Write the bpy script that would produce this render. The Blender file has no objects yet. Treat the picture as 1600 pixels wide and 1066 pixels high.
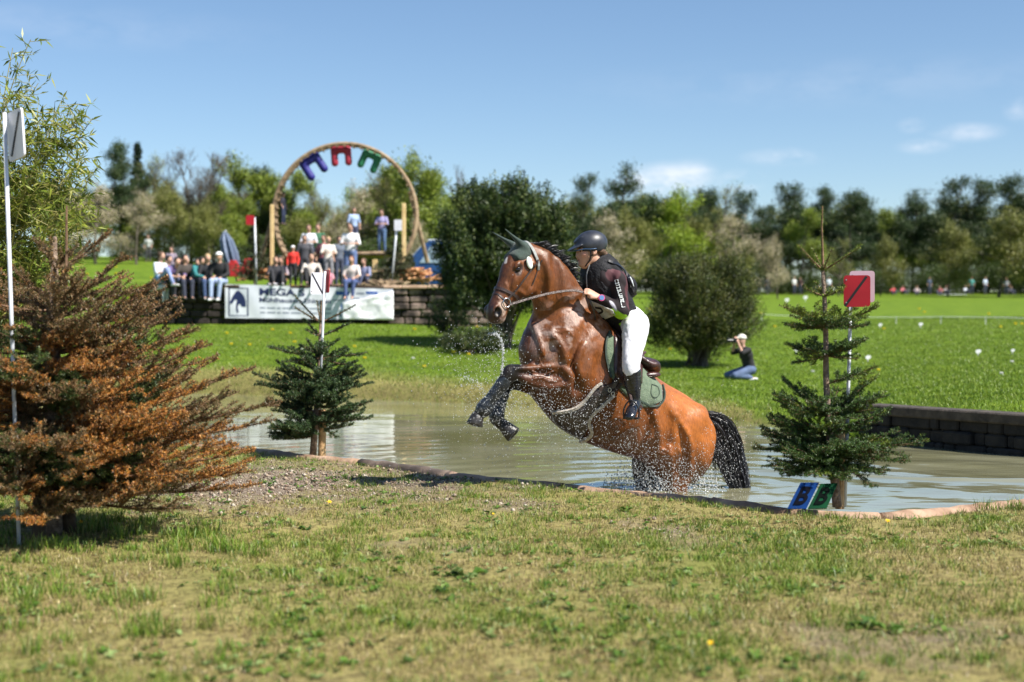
import bpy, math, random
import numpy as np
from mathutils import Vector, Matrix
from mathutils.bvhtree import BVHTree
R = math.radians
# ------------------------------------------------------------------ camera, world, sun, exposure
scene = bpy.context.scene
COL = scene.collection
FPX = 2222.0; CAM_Z = 1.38; PITCH = math.atan(28 / FPX)
cam_d = bpy.data.cameras.new('camera'); cam_d.sensor_width = 36; cam_d.lens = 50
cam_d.clip_end = 2000; cam_d.clip_start = 0.1
cam_d.dof.use_dof = True; cam_d.dof.focus_distance = 11.15; cam_d.dof.aperture_fstop = 1.7
cam = bpy.data.objects.new('camera', cam_d); COL.objects.link(cam)
cam.location = (0, 0, CAM_Z); cam.rotation_euler = (R(90) - PITCH, 0, 0)
scene.camera = cam
SUN_EL, SUN_AZ = R(50), R(-30)          # azimuth from +X towards +Y
sund = bpy.data.lights.new('sun', 'SUN'); sund.energy = 5.0; sund.angle = R(0.5); sund.color = (1.0, 0.95, 0.87)
sun = bpy.data.objects.new('sun', sund); COL.objects.link(sun)
sdir = Vector((math.cos(SUN_EL) * math.cos(SUN_AZ), math.cos(SUN_EL) * math.sin(SUN_AZ), math.sin(SUN_EL)))
sun.rotation_euler = sdir.to_track_quat('Z', 'Y').to_euler(); sun.location = (20, -15, 30)
world = bpy.data.worlds.new('World'); scene.world = world; world.use_nodes = True
wn, wl = world.node_tree.nodes, world.node_tree.links
wn.clear()
w_out = wn.new('ShaderNodeOutputWorld'); w_bg = wn.new('ShaderNodeBackground')
sky = wn.new('ShaderNodeTexSky'); sky.sky_type = 'NISHITA'; sky.sun_disc = False
sky.sun_elevation = SUN_EL; sky.sun_rotation = R(90) - SUN_AZ
sky.air_density = 1.0; sky.dust_density = 0.35; sky.ozone_density = 3.2; sky.altitude = 500
w_bg.inputs['Strength'].default_value = 0.068
# a few small white clouds low over the wood, placed by direction in the sky
tc = wn.new('ShaderNodeTexCoord')
cl_map = wn.new('ShaderNodeMapping'); cl_map.inputs['Scale'].default_value = (1, 1, 2.3)
cl_n = wn.new('ShaderNodeTexNoise'); cl_n.inputs['Scale'].default_value = 26; cl_n.inputs['Detail'].default_value = 7
cl_n.inputs['Roughness'].default_value = 0.6
wl.new(tc.outputs['Generated'], cl_map.inputs['Vector']); wl.new(cl_map.outputs[0], cl_n.inputs['Vector'])
def sky_dir(u, v):
    d = Vector(((u - 800) / FPX, 1, (505 - v) / FPX)); d.normalize(); return d
acc = None
for (cu, cv, rx, rz, amp) in [(1045, 280, 52, 20, .72), (1008, 284, 30, 17, .55), (1080, 275, 34, 20, .62), (1150, 284, 34, 14, .38),
                         (1225, 246, 48, 11, .34), (1445, 229, 30, 9, .36), (1510, 208, 38, 11, .42),
                         (1424, 197, 16, 9, .34), (1595, 172, 18, 14, .4), (80, 40, 260, 26, .08), (1330, 130, 330, 30, .07)]:
    c = sky_dir(cu, cv)
    sub = wn.new('ShaderNodeVectorMath'); sub.operation = 'SUBTRACT'; sub.inputs[1].default_value = c
    wl.new(tc.outputs['Generated'], sub.inputs[0])
    mul = wn.new('ShaderNodeVectorMath'); mul.operation = 'MULTIPLY'
    mul.inputs[1].default_value = (FPX / rx, 0.4 * FPX / rx, FPX / rz)
    wl.new(sub.outputs[0], mul.inputs[0])
    ln = wn.new('ShaderNodeVectorMath'); ln.operation = 'LENGTH'; wl.new(mul.outputs[0], ln.inputs[0])
    mr = wn.new('ShaderNodeMapRange'); mr.interpolation_type = 'SMOOTHSTEP'
    mr.inputs['From Min'].default_value = 1.7; mr.inputs['From Max'].default_value = 0.0
    mr.inputs['To Max'].default_value = amp
    wl.new(ln.outputs['Value'], mr.inputs['Value'])
    if acc is None: acc = mr.outputs[0]
    else:
        ad = wn.new('ShaderNodeMath'); ad.operation = 'MAXIMUM'
        wl.new(acc, ad.inputs[0]); wl.new(mr.outputs[0], ad.inputs[1]); acc = ad.outputs[0]
nm = wn.new('ShaderNodeMapRange'); nm.inputs['From Min'].default_value = .36; nm.inputs['From Max'].default_value = .62
wl.new(cl_n.outputs[0], nm.inputs['Value'])
cm = wn.new('ShaderNodeMath'); cm.operation = 'MULTIPLY'; wl.new(acc, cm.inputs[0]); wl.new(nm.outputs[0], cm.inputs[1])
mixc = wn.new('ShaderNodeMix'); mixc.data_type = 'RGBA'
wl.new(cm.outputs[0], mixc.inputs[0]); hs_ = wn.new('ShaderNodeHueSaturation'); hs_.inputs['Saturation'].default_value = 1.04; hs_.inputs['Value'].default_value = 1.10; wl.new(sky.outputs[0], hs_.inputs['Color']); wl.new(hs_.outputs[0], mixc.inputs[6]); mixc.inputs[7].default_value = (9.5, 9.3, 9.6, 1)
wl.new(mixc.outputs[2], w_bg.inputs['Color']); wl.new(w_bg.outputs[0], w_out.inputs['Surface'])
scene.view_settings.view_transform = 'Standard'; scene.view_settings.look = 'None'
scene.view_settings.exposure = 0.92; scene.view_settings.gamma = 1.0
scene.cycles.use_denoising = True
scene.cycles.max_bounces = 6; scene.cycles.transparent_max_bounces = 8
scene.cycles.caustics_reflective = False; scene.cycles.caustics_refractive = False

# ------------------------------------------------------------------ helpers
def P(u, v, Y):
    """point of the place at depth Y that the photograph shows at (u, v)"""
    dx = (u - 800) / FPX; dy = -(v - 533) / FPX
    cp, sp = math.cos(PITCH), math.sin(PITCH)
    ry = cp + dy * sp; rz = -sp + dy * cp
    k = Y / ry
    return Vector((dx * k, Y, CAM_Z + rz * k))
def nrm(v): v = Vector(v); v.normalize(); return v
rng0 = np.random.default_rng(7)

def tag(o, label=None, cat=None, group=None, kind=None):
    if label: o['label'] = label
    if cat: o['category'] = cat
    if group: o['group'] = group
    if kind: o['kind'] = kind
    return o
def empty(name, loc, label=None, cat=None, group=None, rz=0):
    o = bpy.data.objects.new(name, None); COL.objects.link(o); o.location = loc; o.rotation_euler = (0, 0, rz)
    o.empty_display_size = .1
    return tag(o, label, cat, group)
def set_parent(o, parent):
    """parent while the mesh keeps the world coordinates it was built in"""
    if parent is not None:
        o.parent = parent
        q = parent; m = Matrix.Identity(4)
        chain = []
        while q is not None: chain.append(q); q = q.parent
        for q in reversed(chain):
            m = m @ q.matrix_parent_inverse @ Matrix.LocRotScale(q.location, q.rotation_euler, q.scale)
        o.matrix_parent_inverse = m.inverted()
def mesh_np(name, V, Q=None, T=None, col=None, smooth=False):
    """numpy mesh: Q quads, T triangles, col one rgb per vertex"""
    V = np.asarray(V, np.float32).reshape(-1, 3)
    nq = 0 if Q is None else len(Q); nt = 0 if T is None else len(T)
    me = bpy.data.meshes.new(name)
    me.vertices.add(len(V)); me.vertices.foreach_set('co', V.ravel())
    li = []
    if nq: li.append(np.asarray(Q, np.int32).ravel())
    if nt: li.append(np.asarray(T, np.int32).ravel())
    li = np.concatenate(li) if li else np.zeros(0, np.int32)
    me.loops.add(len(li)); me.loops.foreach_set('vertex_index', li)
    st = np.concatenate([np.arange(nq) * 4, nq * 4 + np.arange(nt) * 3]).astype(np.int32)
    me.polygons.add(nq + nt); me.polygons.foreach_set('loop_start', st)
    if smooth: me.polygons.foreach_set('use_smooth', np.ones(nq + nt, bool))
    me.update(calc_edges=True)
    if col is not None:
        a = me.color_attributes.new('Col', 'FLOAT_COLOR', 'POINT')
        c = np.ones((len(V), 4), np.float32); c[:, :3] = np.asarray(col, np.float32).reshape(-1, 3); a.data.foreach_set('color', c.ravel())
    return me
def link(name, me, mat, parent=None, world_coords=True):
    o = bpy.data.objects.new(name, me); COL.objects.link(o)
    if mat is not None and len(me.materials) == 0: me.materials.append(mat)
    if parent is not None:
        if world_coords: set_parent(o, parent)
        else: o.parent = parent
    return o
class MB:
    """collects boxes, tubes, prisms, lathes; build() links ONE mesh object"""
    def __init__(s): s.V = []; s.F = []; s.n = 0; s.C = []; s.c = None
    def add(s, V, F):
        V = [tuple(v) for v in V]; s.V += V; s.F += [tuple(i + s.n for i in f) for f in F]; s.n += len(V)
        if s.c is not None: s.C += [s.c] * len(V)
    def box(s, c, size, rot=None):
        c = Vector(c); hx, hy, hz = [k / 2 for k in size]
        M = rot if rot is not None else Matrix.Identity(3)
        vs = [c + M @ Vector((x * hx, y * hy, z * hz)) for z in (-1, 1) for y in (-1, 1) for x in (-1, 1)]
        s.add(vs, [(0, 2, 3, 1), (4, 5, 7, 6), (0, 1, 5, 4), (2, 6, 7, 3), (0, 4, 6, 2), (1, 3, 7, 5)]); return s
    def rbox(s, c, size, rot=None, b=.01):
        """box with chamfered vertical edges and top"""
        c = Vector(c); hx, hy, hz = [k / 2 for k in size]; M = rot if rot is not None else Matrix.Identity(3)
        rings = []
        for z, ins in ((-hz, b), (-hz + b, 0), (hz - b, 0), (hz, b)):
            X, Y = hx - ins, hy - ins; bb = b
            rings.append([(-X + bb, -Y, z), (X - bb, -Y, z), (X, -Y + bb, z), (X, Y - bb, z), (X - bb, Y, z), (-X + bb, Y, z), (-X, Y - bb, z), (-X, -Y + bb, z)])
        vs = [c + M @ Vector(p) for r in rings for p in r]; F = []
        for k in range(3):
            for i in range(8): F.append((k * 8 + i, k * 8 + (i + 1) % 8, (k + 1) * 8 + (i + 1) % 8, (k + 1) * 8 + i))
        F.append(tuple(reversed(range(8)))); F.append(tuple(range(24, 32))); s.add(vs, F); return s
    def tube(s, pts, rad, n=8, cap=True, up=None, flat=1.0):
        pts = [Vector(p) for p in pts]; m = len(pts)
        rad = [rad] * m if isinstance(rad, (int, float)) else list(rad)
        prev = None; rings = []
        for i, p in enumerate(pts):
            t = (pts[min(i + 1, m - 1)] - pts[max(i - 1, 0)])
            if t.length < 1e-9: t = Vector((0, 0, 1))
            t.normalize()
            if prev is None:
                a = Vector(up) if up is not None else (Vector((0, 0, 1)) if abs(t.z) < .9 else Vector((1, 0, 0)))
                x = a - t * a.dot(t); x.normalize()
            else:
                x = prev - t * prev.dot(t); x.normalize()
            prev = x; y = t.cross(x)
            rings.append([p + (x * math.cos(2 * math.pi * k / n) * flat + y * math.sin(2 * math.pi * k / n)) * rad[i] for k in range(n)])
        vs = [q for r in rings for q in r]; F = []
        for i in range(m - 1):
            for k in range(n): F.append((i * n + k, i * n + (k + 1) % n, (i + 1) * n + (k + 1) % n, (i + 1) * n + k))
        if cap:
            F.append(tuple(reversed(range(n)))); F.append(tuple(range((m - 1) * n, m * n)))
        s.add(vs, F); return s
    def prism(s, poly, d0, axes=None, o=(0, 0, 0)):
        """poly list of 2D points in plane (a,b), thickness vector d0"""
        a, b = axes if axes else (Vector((1, 0, 0)), Vector((0, 0, 1)))
        o = Vector(o); d = Vector(d0); n = len(poly)
        v0 = [o + a * x + b * y for x, y in poly]; v1 = [p + d for p in v0]
        F = [tuple(reversed(range(n))), tuple(range(n, 2 * n))] + [(i, (i + 1) % n, n + (i + 1) % n, n + i) for i in range(n)]
        s.add(v0 + v1, F); return s
    def build(s, name, mat, parent=None, smooth=False, world_coords=True, bevel=0):
        me = bpy.data.meshes.new(name); me.from_pydata(s.V, [], s.F)
        if s.C and len(s.C) == len(s.V):
            a = me.color_attributes.new('Col', 'FLOAT_COLOR', 'POINT')
            c = np.ones((len(s.V), 4), np.float32); c[:, :3] = np.asarray(s.C, np.float32); a.data.foreach_set('color', c.ravel())
        if smooth: me.polygons.foreach_set('use_smooth', np.ones(len(me.polygons), bool))
        me.update()
        o = link(name, me, mat, parent, world_coords)
        if bevel:
            m = o.modifiers.new('bevel', 'BEVEL'); m.width = bevel; m.segments = 2; m.limit_method = 'ANGLE'
        return o
def catmull(pts, n):
    """n samples per span through numpy rows"""
    pts = np.asarray(pts, float); m = len(pts); out = []
    for i in range(m - 1):
        p0 = pts[max(i - 1, 0)]; p1 = pts[i]; p2 = pts[i + 1]; p3 = pts[min(i + 2, m - 1)]
        if i == 0: p0 = 2 * p1 - p2
        if i == m - 2: p3 = 2 * p2 - p1
        for k in range(n):
            t = k / n
            out.append(.5 * ((2 * p1) + (-p0 + p2) * t + (2 * p0 - 5 * p1 + 4 * p2 - p3) * t * t + (-p0 + 3 * p1 - 3 * p2 + p3) * t ** 3))
    out.append(pts[-1]); return np.array(out)
def hash2(ix, iy, seed):
    n = (ix.astype(np.int64) * 374761393 + iy.astype(np.int64) * 668265263 + seed * 1442695040) & 0xffffffff
    n = ((n ^ (n >> 13)) * 1274126177) & 0xffffffff
    return ((n ^ (n >> 16)) & 0xffff) / 65535.0
def vnoise(x, y, sc=1.0, seed=0, octv=3):
    x = np.asarray(x, float) * sc; y = np.asarray(y, float) * sc; out = np.zeros(np.broadcast(x, y).shape); a = 1; tot = 0
    for o in range(octv):
        ix = np.floor(x); iy = np.floor(y); fx = x - ix; fy = y - iy
        fx = fx * fx * (3 - 2 * fx); fy = fy * fy * (3 - 2 * fy)
        h = lambda dx, dy: hash2(ix + dx, iy + dy, seed + o * 17)
        out = out + a * ((h(0, 0) * (1 - fx) + h(1, 0) * fx) * (1 - fy) + (h(0, 1) * (1 - fx) + h(1, 1) * fx) * fy)
        tot += a; a *= .5; x = x * 2.03 + 5.1; y = y * 2.03 + 1.7
    return out / tot

# ---- signed distance modelling: smooth unions turned into one continuous surface
class Field:
    def __init__(s, lo, hi, h):
        s.h = h; s.lo = np.array(lo, float); n = np.ceil((np.array(hi) - s.lo) / h).astype(int) + 1
        s.n = n; s.f = np.full(n, 1.0, np.float32)
        s.ax = [(s.lo[i] + h * np.arange(n[i])).astype(np.float32) for i in range(3)]
    def _sub(s, lo, hi):
        a = np.clip(np.floor((np.array(lo) - s.lo) / s.h).astype(int), 0, s.n - 1)
        b = np.clip(np.ceil((np.array(hi) - s.lo) / s.h).astype(int) + 1, 1, s.n)
        sl = tuple(slice(a[i], max(b[i], a[i] + 1)) for i in range(3))
        X = s.ax[0][sl[0]][:, None, None]; Y = s.ax[1][sl[1]][None, :, None]; Z = s.ax[2][sl[2]][None, None, :]
        return sl, X, Y, Z
    def _merge(s, sl, d, k, sub=False):
        a = s.f[sl]
        if sub:
            d = -d; hh = np.maximum(k - np.abs(a - d), 0) / k; s.f[sl] = np.maximum(a, d) + hh * hh * k * .25
        else:
            hh = np.maximum(k - np.abs(a - d), 0) / k; s.f[sl] = np.minimum(a, d) - hh * hh * k * .25
    def seg(s, a, b, ra, rb, U, W, k=.03, sub=False, cap=1.0):
        """elliptic tapered segment; ra, rb = (radius along U, radius along W)"""
        a = np.array(a, float); b = np.array(b, float); A = b - a; L = np.linalg.norm(A); A = A / max(L, 1e-9)
        mr = max(max(ra), max(rb)) + k + s.h * 2
        sl, X, Y, Z = s._sub(np.minimum(a, b) - mr, np.maximum(a, b) + mr)
        U = np.array(U, float); U = U - A * U.dot(A); U /= np.linalg.norm(U); W = np.cross(A, U)
        px, py, pz = X - a[0], Y - a[1], Z - a[2]
        ax = px * A[0] + py * A[1] + pz * A[2]
        t = np.clip(ax / max(L, 1e-9), 0, 1); ex = ax - t * L
        qu = px * U[0] + py * U[1] + pz * U[2]; qw = px * W[0] + py * W[1] + pz * W[2]
        ru = ra[0] + (rb[0] - ra[0]) * t; rw = ra[1] + (rb[1] - ra[1]) * t; re = np.minimum(ru, rw) * cap
        x = qu / ru; y = qw / rw; z = ex / re
        k0 = np.sqrt(x * x + y * y + z * z) + 1e-6; k1 = np.sqrt((x / ru) ** 2 + (y / rw) ** 2 + (z / re) ** 2) + 1e-6
        s._merge(sl, k0 * (k0 - 1) / k1, k, sub); return s
    def ell(s, c, r, ax=None, k=.03, sub=False):
        """ellipsoid, r = 3 radii along the rows of ax"""
        c = np.array(c, float); ax = np.eye(3) if ax is None else np.array([np.array(v, float) / np.linalg.norm(v) for v in ax])
        mr = max(r) + k + s.h * 2
        sl, X, Y, Z = s._sub(c - mr, c + mr); px, py, pz = X - c[0], Y - c[1], Z - c[2]
        k0 = 0; k1 = 0
        for i in range(3):
            q = (px * ax[i][0] + py * ax[i][1] + pz * ax[i][2]) / r[i]; k0 = k0 + q * q; k1 = k1 + (q / r[i]) ** 2
        k0 = np.sqrt(k0) + 1e-6; k1 = np.sqrt(k1) + 1e-6
        s._merge(sl, k0 * (k0 - 1) / k1, k, sub); return s
    def loft(s, st, n=4, k=.02, k0=.04, cap=1.0, sub=False):
        """st rows: (center, U dir, ru, rw)"""
        rows = np.array([list(c) + list(U) + [ru, rw] for c, U, ru, rw in st], float)
        sm = catmull(rows, n)
        g = Field.__new__(Field); g.h = s.h; g.lo = s.lo; g.n = s.n; g.ax = s.ax; g.f = np.full(s.n, 1.0, np.float32)
        for i in range(len(sm) - 1):
            p, q = sm[i], sm[i + 1]
            g.seg(p[:3], q[:3], np.maximum((p[6], p[7]), .003), np.maximum((q[6], q[7]), .003), p[3:6] + q[3:6], None, k=k if i else .001, cap=cap)
        mr = max(sm[:, 6].max(), sm[:, 7].max()) + k0 + s.h * 2
        sl, *_ = s._sub(sm[:, :3].min(0) - mr, sm[:, :3].max(0) + mr)
        s._merge(sl, g.f[sl], k0, sub); return s
    def tub(s, pts, rad, k=.02, k0=None, n=3, flat=1.0, U=(0, 0, 1)):
        return s.loft([(p, U, r * flat, r) for p, r in zip(pts, rad)], n=n, k=k, k0=k0 or k)
    def mesh(s, smooth_it=2):
        f = s.f; f[0] = f[-1] = 1; f[:, 0] = f[:, -1] = 1; f[:, :, 0] = f[:, :, -1] = 1
        S = f < 0
        off = [(0, 0, 0), (1, 0, 0), (0, 1, 0), (1, 1, 0), (0, 0, 1), (1, 0, 1), (0, 1, 1), (1, 1, 1)]
        nx, ny, nz = f.shape; cs = np.zeros((nx - 1, ny - 1, nz - 1), np.int8)
        for o in off: cs += S[o[0]:nx - 1 + o[0], o[1]:ny - 1 + o[1], o[2]:nz - 1 + o[2]]
        act = (cs > 0) & (cs < 8); ijk = np.argwhere(act); m = len(ijk)
        idx = np.full(act.shape, -1, np.int32); idx[act] = np.arange(m)
        cv = np.stack([f[ijk[:, 0] + o[0], ijk[:, 1] + o[1], ijk[:, 2] + o[2]] for o in off], 1)
        acc = np.zeros((m, 3)); cnt = np.zeros(m); offs = np.array(off, float)
        for i in range(8):
            for j in range(i + 1, 8):
                if np.abs(offs[i] - offs[j]).sum() != 1: continue
                a, b = cv[:, i], cv[:, j]; mk = (a < 0) != (b < 0)
                t = np.where(mk, a / np.where(mk, a - b, 1), 0)
                acc += mk[:, None] * (offs[i] + t[:, None] * (offs[j] - offs[i])); cnt += mk
        V = s.lo + (ijk + acc / cnt[:, None]) * s.h
        Q = []
        for ax in range(3):
            o1, o2 = [(1, 2), (2, 0), (0, 1)][ax]
            sl0 = [slice(1, None)] * 3; sl1 = [slice(1, None)] * 3
            sl0[ax] = slice(0, -1); sl1[ax] = slice(1, None)
            a = S[tuple(sl0)]; b = S[tuple(sl1)]; dif = np.argwhere(a != b)
            sgn = a[tuple(dif.T)]
            base = dif.copy(); base[:, o1] += 1; base[:, o2] += 1
            ok = np.all(base < np.array(act.shape), axis=1); base = base[ok]; sgn = sgn[ok]
            def cid(d1, d2):
                c = base.copy(); c[:, o1] -= d1; c[:, o2] -= d2; return idx[tuple(c.T)]
            q = np.stack([cid(1, 1), cid(0, 1), cid(0, 0), cid(1, 0)], 1)
            q[~sgn] = q[~sgn][:, ::-1]; Q.append(q)
        Q = np.concatenate(Q); Q = Q[(Q >= 0).all(1)]
        for it in range(smooth_it):
            A = np.zeros_like(V); n = np.zeros(len(V))
            for k in range(4):
                np.add.at(A, Q[:, k], V[Q[:, (k + 1) % 4]]); np.add.at(A, Q[:, (k + 1) % 4], V[Q[:, k]])
                np.add.at(n, Q[:, k], 1); np.add.at(n, Q[:, (k + 1) % 4], 1)
            V = V + .5 * (A / np.maximum(n, 1)[:, None] - V)
        return V, Q
def sdf_obj(name, fld, mat, parent=None, col=None, smooth_it=2):
    V, Q = fld.mesh(smooth_it)
    c = col(V) if callable(col) else None
    return link(name, mesh_np(name, V, Q, None, c, True), mat, parent)

# ---- materials
def new_mat(name):
    m = bpy.data.materials.new(name); m.use_nodes = True; nt = m.node_tree; b = nt.nodes['Principled BSDF']; return m, nt, b
def N(nt, typ, **kw):
    n = nt.nodes.new(typ)
    for k, v in kw.items():
        if hasattr(n, k): setattr(n, k, v)
    return n
def mat_noise(name, c1, c2, scale=8, rough=.6, bump=.0, bscale=None, metal=0, spec=.5, detail=5, coat=0, sheen=0, contrast=(.35, .65), trans=0, obj=True):
    m, nt, b = new_mat(name)
    t = N(nt, 'ShaderNodeTexCoord'); n = N(nt, 'ShaderNodeTexNoise'); n.inputs['Scale'].default_value = scale; n.inputs['Detail'].default_value = detail
    nt.links.new(t.outputs['Object'], n.inputs['Vector'])
    r = N(nt, 'ShaderNodeValToRGB'); r.color_ramp.elements[0].color = (*c1, 1); r.color_ramp.elements[1].color = (*c2, 1)
    r.color_ramp.elements[0].position, r.color_ramp.elements[1].position = contrast
    nt.links.new(n.outputs[0], r.inputs[0]); nt.links.new(r.outputs[0], b.inputs['Base Color'])
    b.inputs['Roughness'].default_value = rough; b.inputs['Metallic'].default_value = metal; b.inputs['Specular IOR Level'].default_value = spec
    b.inputs['Coat Weight'].default_value = coat; b.inputs['Sheen Weight'].default_value = sheen
    if bump:
        n2 = N(nt, 'ShaderNodeTexNoise'); n2.inputs['Scale'].default_value = bscale or scale * 4; n2.inputs['Detail'].default_value = 6
        nt.links.new(t.outputs['Object'], n2.inputs['Vector'])
        bp = N(nt, 'ShaderNodeBump'); bp.inputs['Strength'].default_value = bump; bp.inputs['Distance'].default_value = .02
        nt.links.new(n2.outputs[0], bp.inputs['Height']); nt.links.new(bp.outputs[0], b.inputs['Normal'])
    return m
def mat_leaf(name, tint=(1, 1, 1), rough=.55, transl=.3, spec=.3):
    """foliage: colour from the leaves' own colour attribute, some light passes through"""
    m, nt, b = new_mat(name)
    a = N(nt, 'ShaderNodeVertexColor'); a.layer_name = 'Col'
    mx = N(nt, 'ShaderNodeMix'); mx.data_type = 'RGBA'; mx.blend_type = 'MULTIPLY'; mx.inputs[0].default_value = 1
    mx.inputs[7].default_value = (*tint, 1); nt.links.new(a.outputs[0], mx.inputs[6])
    nt.links.new(mx.outputs[2], b.inputs['Base Color']); b.inputs['Roughness'].default_value = rough; b.inputs['Specular IOR Level'].default_value = spec
    if transl:
        tr = N(nt, 'ShaderNodeBsdfTranslucent'); nt.links.new(mx.outputs[2], tr.inputs['Color'])
        ms = N(nt, 'ShaderNodeMixShader'); ms.inputs[0].default_value = transl
        nt.links.new(b.outputs[0], ms.inputs[1]); nt.links.new(tr.outputs[0], ms.inputs[2])
        nt.links.new(ms.outputs[0], nt.nodes['Material Output'].inputs['Surface'])
    return m
_plain = {}
def plain(rgb, rough=.7, name=None, **kw):
    key = (rgb, rough, name, tuple(sorted(kw.items())))
    if key not in _plain:
        c1 = tuple(k * .85 for k in rgb); c2 = tuple(min(1, k * 1.12) for k in rgb)
        _plain[key] = mat_noise(name or 'surface', c1, c2, scale=kw.pop('scale', 14), rough=rough, **kw)
    return _plain[key]
# ------------------------------------------------------------------ the ground, the pond, the grass
def G(u, v, z=0.0):
    """point at height z that the photograph shows at (u, v)"""
    D = FPX * (CAM_Z - z) / (v - 505); 
    for _ in range(3):
        p = P(u, v, D); D *= (CAM_Z - z) / (CAM_Z - p.z)
    return P(u, v, D)
log_uv = [(400, 702), (480, 712), (560, 718), (640, 727), (740, 742), (840, 752), (940, 762), (1080, 774), (1160, 783), (1230, 793), (1318, 799), (1400, 799), (1520, 788), (1600, 779)]
LOGP = [G(u, v, .10) for u, v in log_uv]
LOGP = [Vector((-5.6, 16.8, .1)), Vector((-3.9, 15.4, .1))] + LOGP + [Vector((5.2, 11.3, .1)), Vector((7.2, 12.4, .1))]
WALLP = [G(1600, 713), G(1417, 696), G(1345, 689)]
WALLP = [Vector((WALLP[0].x + 2.4, WALLP[0].y - 2.6, 0))] + WALLP
FAR = [G(u, v) for u, v in [(1262, 677), (1180, 665), (1100, 656), (1000, 648), (855, 637), (675, 630), (562, 624), (337, 617), (150, 613)]]
POND = np.array([(p.x, p.y) for p in LOGP + WALLP + FAR] + [(-13.5, 27), (-13.5, 20), (-9, 18.3)])
def poly_sd(x, y, poly):
    """signed distance to polygon, negative inside"""
    x = np.asarray(x, float); y = np.asarray(y, float); d = np.full(x.shape, 1e9); ins = np.zeros(x.shape, bool)
    n = len(poly)
    for i in range(n):
        ax, ay = poly[i]; bx, by = poly[(i + 1) % n]; ex, ey = bx - ax, by - ay
        t = np.clip(((x - ax) * ex + (y - ay) * ey) / (ex * ex + ey * ey), 0, 1)
        d = np.minimum(d, (x - ax - t * ex) ** 2 + (y - ay - t * ey) ** 2)
        c = ((ay > y) != (by > y)) & (x < (bx - ax) * (y - ay) / (by - ay + 1e-12) + ax); ins ^= c
    d = np.sqrt(d); return np.where(ins, -d, d)
def sstep(a, b, x): t = np.clip((x - a) / (b - a), 0, 1); return t * t * (3 - 2 * t)
AZ = [-.42, -.27, -.12, .0, .1, .2, .36, .6]
YS = [0, 12, 14, 17, 20, 24, 28, 33, 38, 42.8, 60, 90, 120, 160, 220, 400]
ZT = [  # rows: azimuth x/y; heights along YS
    [.1, .1, .1, .1, .1, .1, .35, .8, 1.1, 1.3, 3.2, 5.7, 7.8, 9.6, 11.5, 14],
    [.1, .1, .1, .1, .1, .1, .40, .75, 1.05, 1.32, 3.0, 5.3, 7.0, 8.6, 10.5, 13],
    [.1, .1, .1, .1, .1, .1, .45, .75, 1.05, 1.35, 2.6, 3.9, 5.0, 6.3, 8.0, 10],
    [.1, .1, .1, .1, .1, .25, .42, .62, .9, 1.25, 2.3, 3.0, 3.9, 5.1, 6.6, 8],
    [.1, .1, .1, .1, .12, .2, .25, .38, .6, .85, 1.6, 2.5, 3.5, 4.9, 6.3, 8],
    [.1, .1, .1, .14, .14, .17, .2, .32, .5, .7, 1.45, 2.4, 3.5, 4.9, 6.3, 8],
    [.1, .1, .3, .46, .47, .5, .55, .65, .8, .95, 1.6, 2.5, 3.5, 4.9, 6.3, 8],
    [.1, .3, .46, .5, .5, .55, .6, .7, .85, 1.0, 1.6, 2.5, 3.5, 4.9, 6.3, 8]]
ZT = np.array(ZT)
def gz(x, y):
    x = np.asarray(x, float); y = np.asarray(y, float); x, y = np.broadcast_arrays(x, y)
    a = np.clip(x / np.maximum(y, 3), AZ[0], AZ[-1] - 1e-6); ai = np.clip(np.searchsorted(AZ, a, 'right') - 1, 0, len(AZ) - 2)
    yy = np.clip(y, 0, 399.9); yi = np.clip(np.searchsorted(YS, yy, 'right') - 1, 0, len(YS) - 2)
    A_, Y_ = np.array(AZ), np.array(YS, float)
    fa = (a - A_[ai]) / (A_[ai + 1] - A_[ai]); fy = (yy - Y_[yi]) / (Y_[yi + 1] - Y_[yi])
    fa = fa * fa * (3 - 2 * fa)
    z = (ZT[ai, yi] * (1 - fa) + ZT[ai + 1, yi] * fa) * (1 - fy) + (ZT[ai, yi + 1] * (1 - fa) + ZT[ai + 1, yi + 1] * fa) * fy
    # terrace behind the stone wall
    terr = sstep(43.05, 43.35, y) * sstep(-13.2, -11.8, x) * (1 - sstep(-.6, 1.6, x)) * (1 - sstep(52, 75, y))
    z = z + terr * np.maximum(2.42 - z, 0)
    z = z + (vnoise(x, y, 14, 9, 3) - .5) * .03 * (y < 16) * (y > 8) * (x > -4.5) * (x < 1.8) * (x + y < 13) + (vnoise(x, y, .9, 3) - .5) * .05 + (vnoise(x, y, 5, 5, 2) - .5) * .018 * (y < 20)
    # platform edge behind the sunk pond wall
    sd = poly_sd(x, y, POND)
    near = y < 14 + np.maximum(0, -x) * .8
    bank = sstep(0.0, 0.75, sd)
    wallside = (x > 3.4) & (y > 11.5) & (x / np.maximum(y, 1) > .235)
    z = np.where(sd > 0, np.where(wallside, np.where(sd < .24, -.3, z), np.where(near, z, -.06 + (z + .06) * bank)), np.maximum(-.5, -.08 + sd * .9))
    z = np.where((sd > -.05) & near & (sd < .25), z - .05, z)
    return z
def gp(x, y): return Vector((x, y, float(gz(np.array([x]), np.array([y]))[0])))
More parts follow.
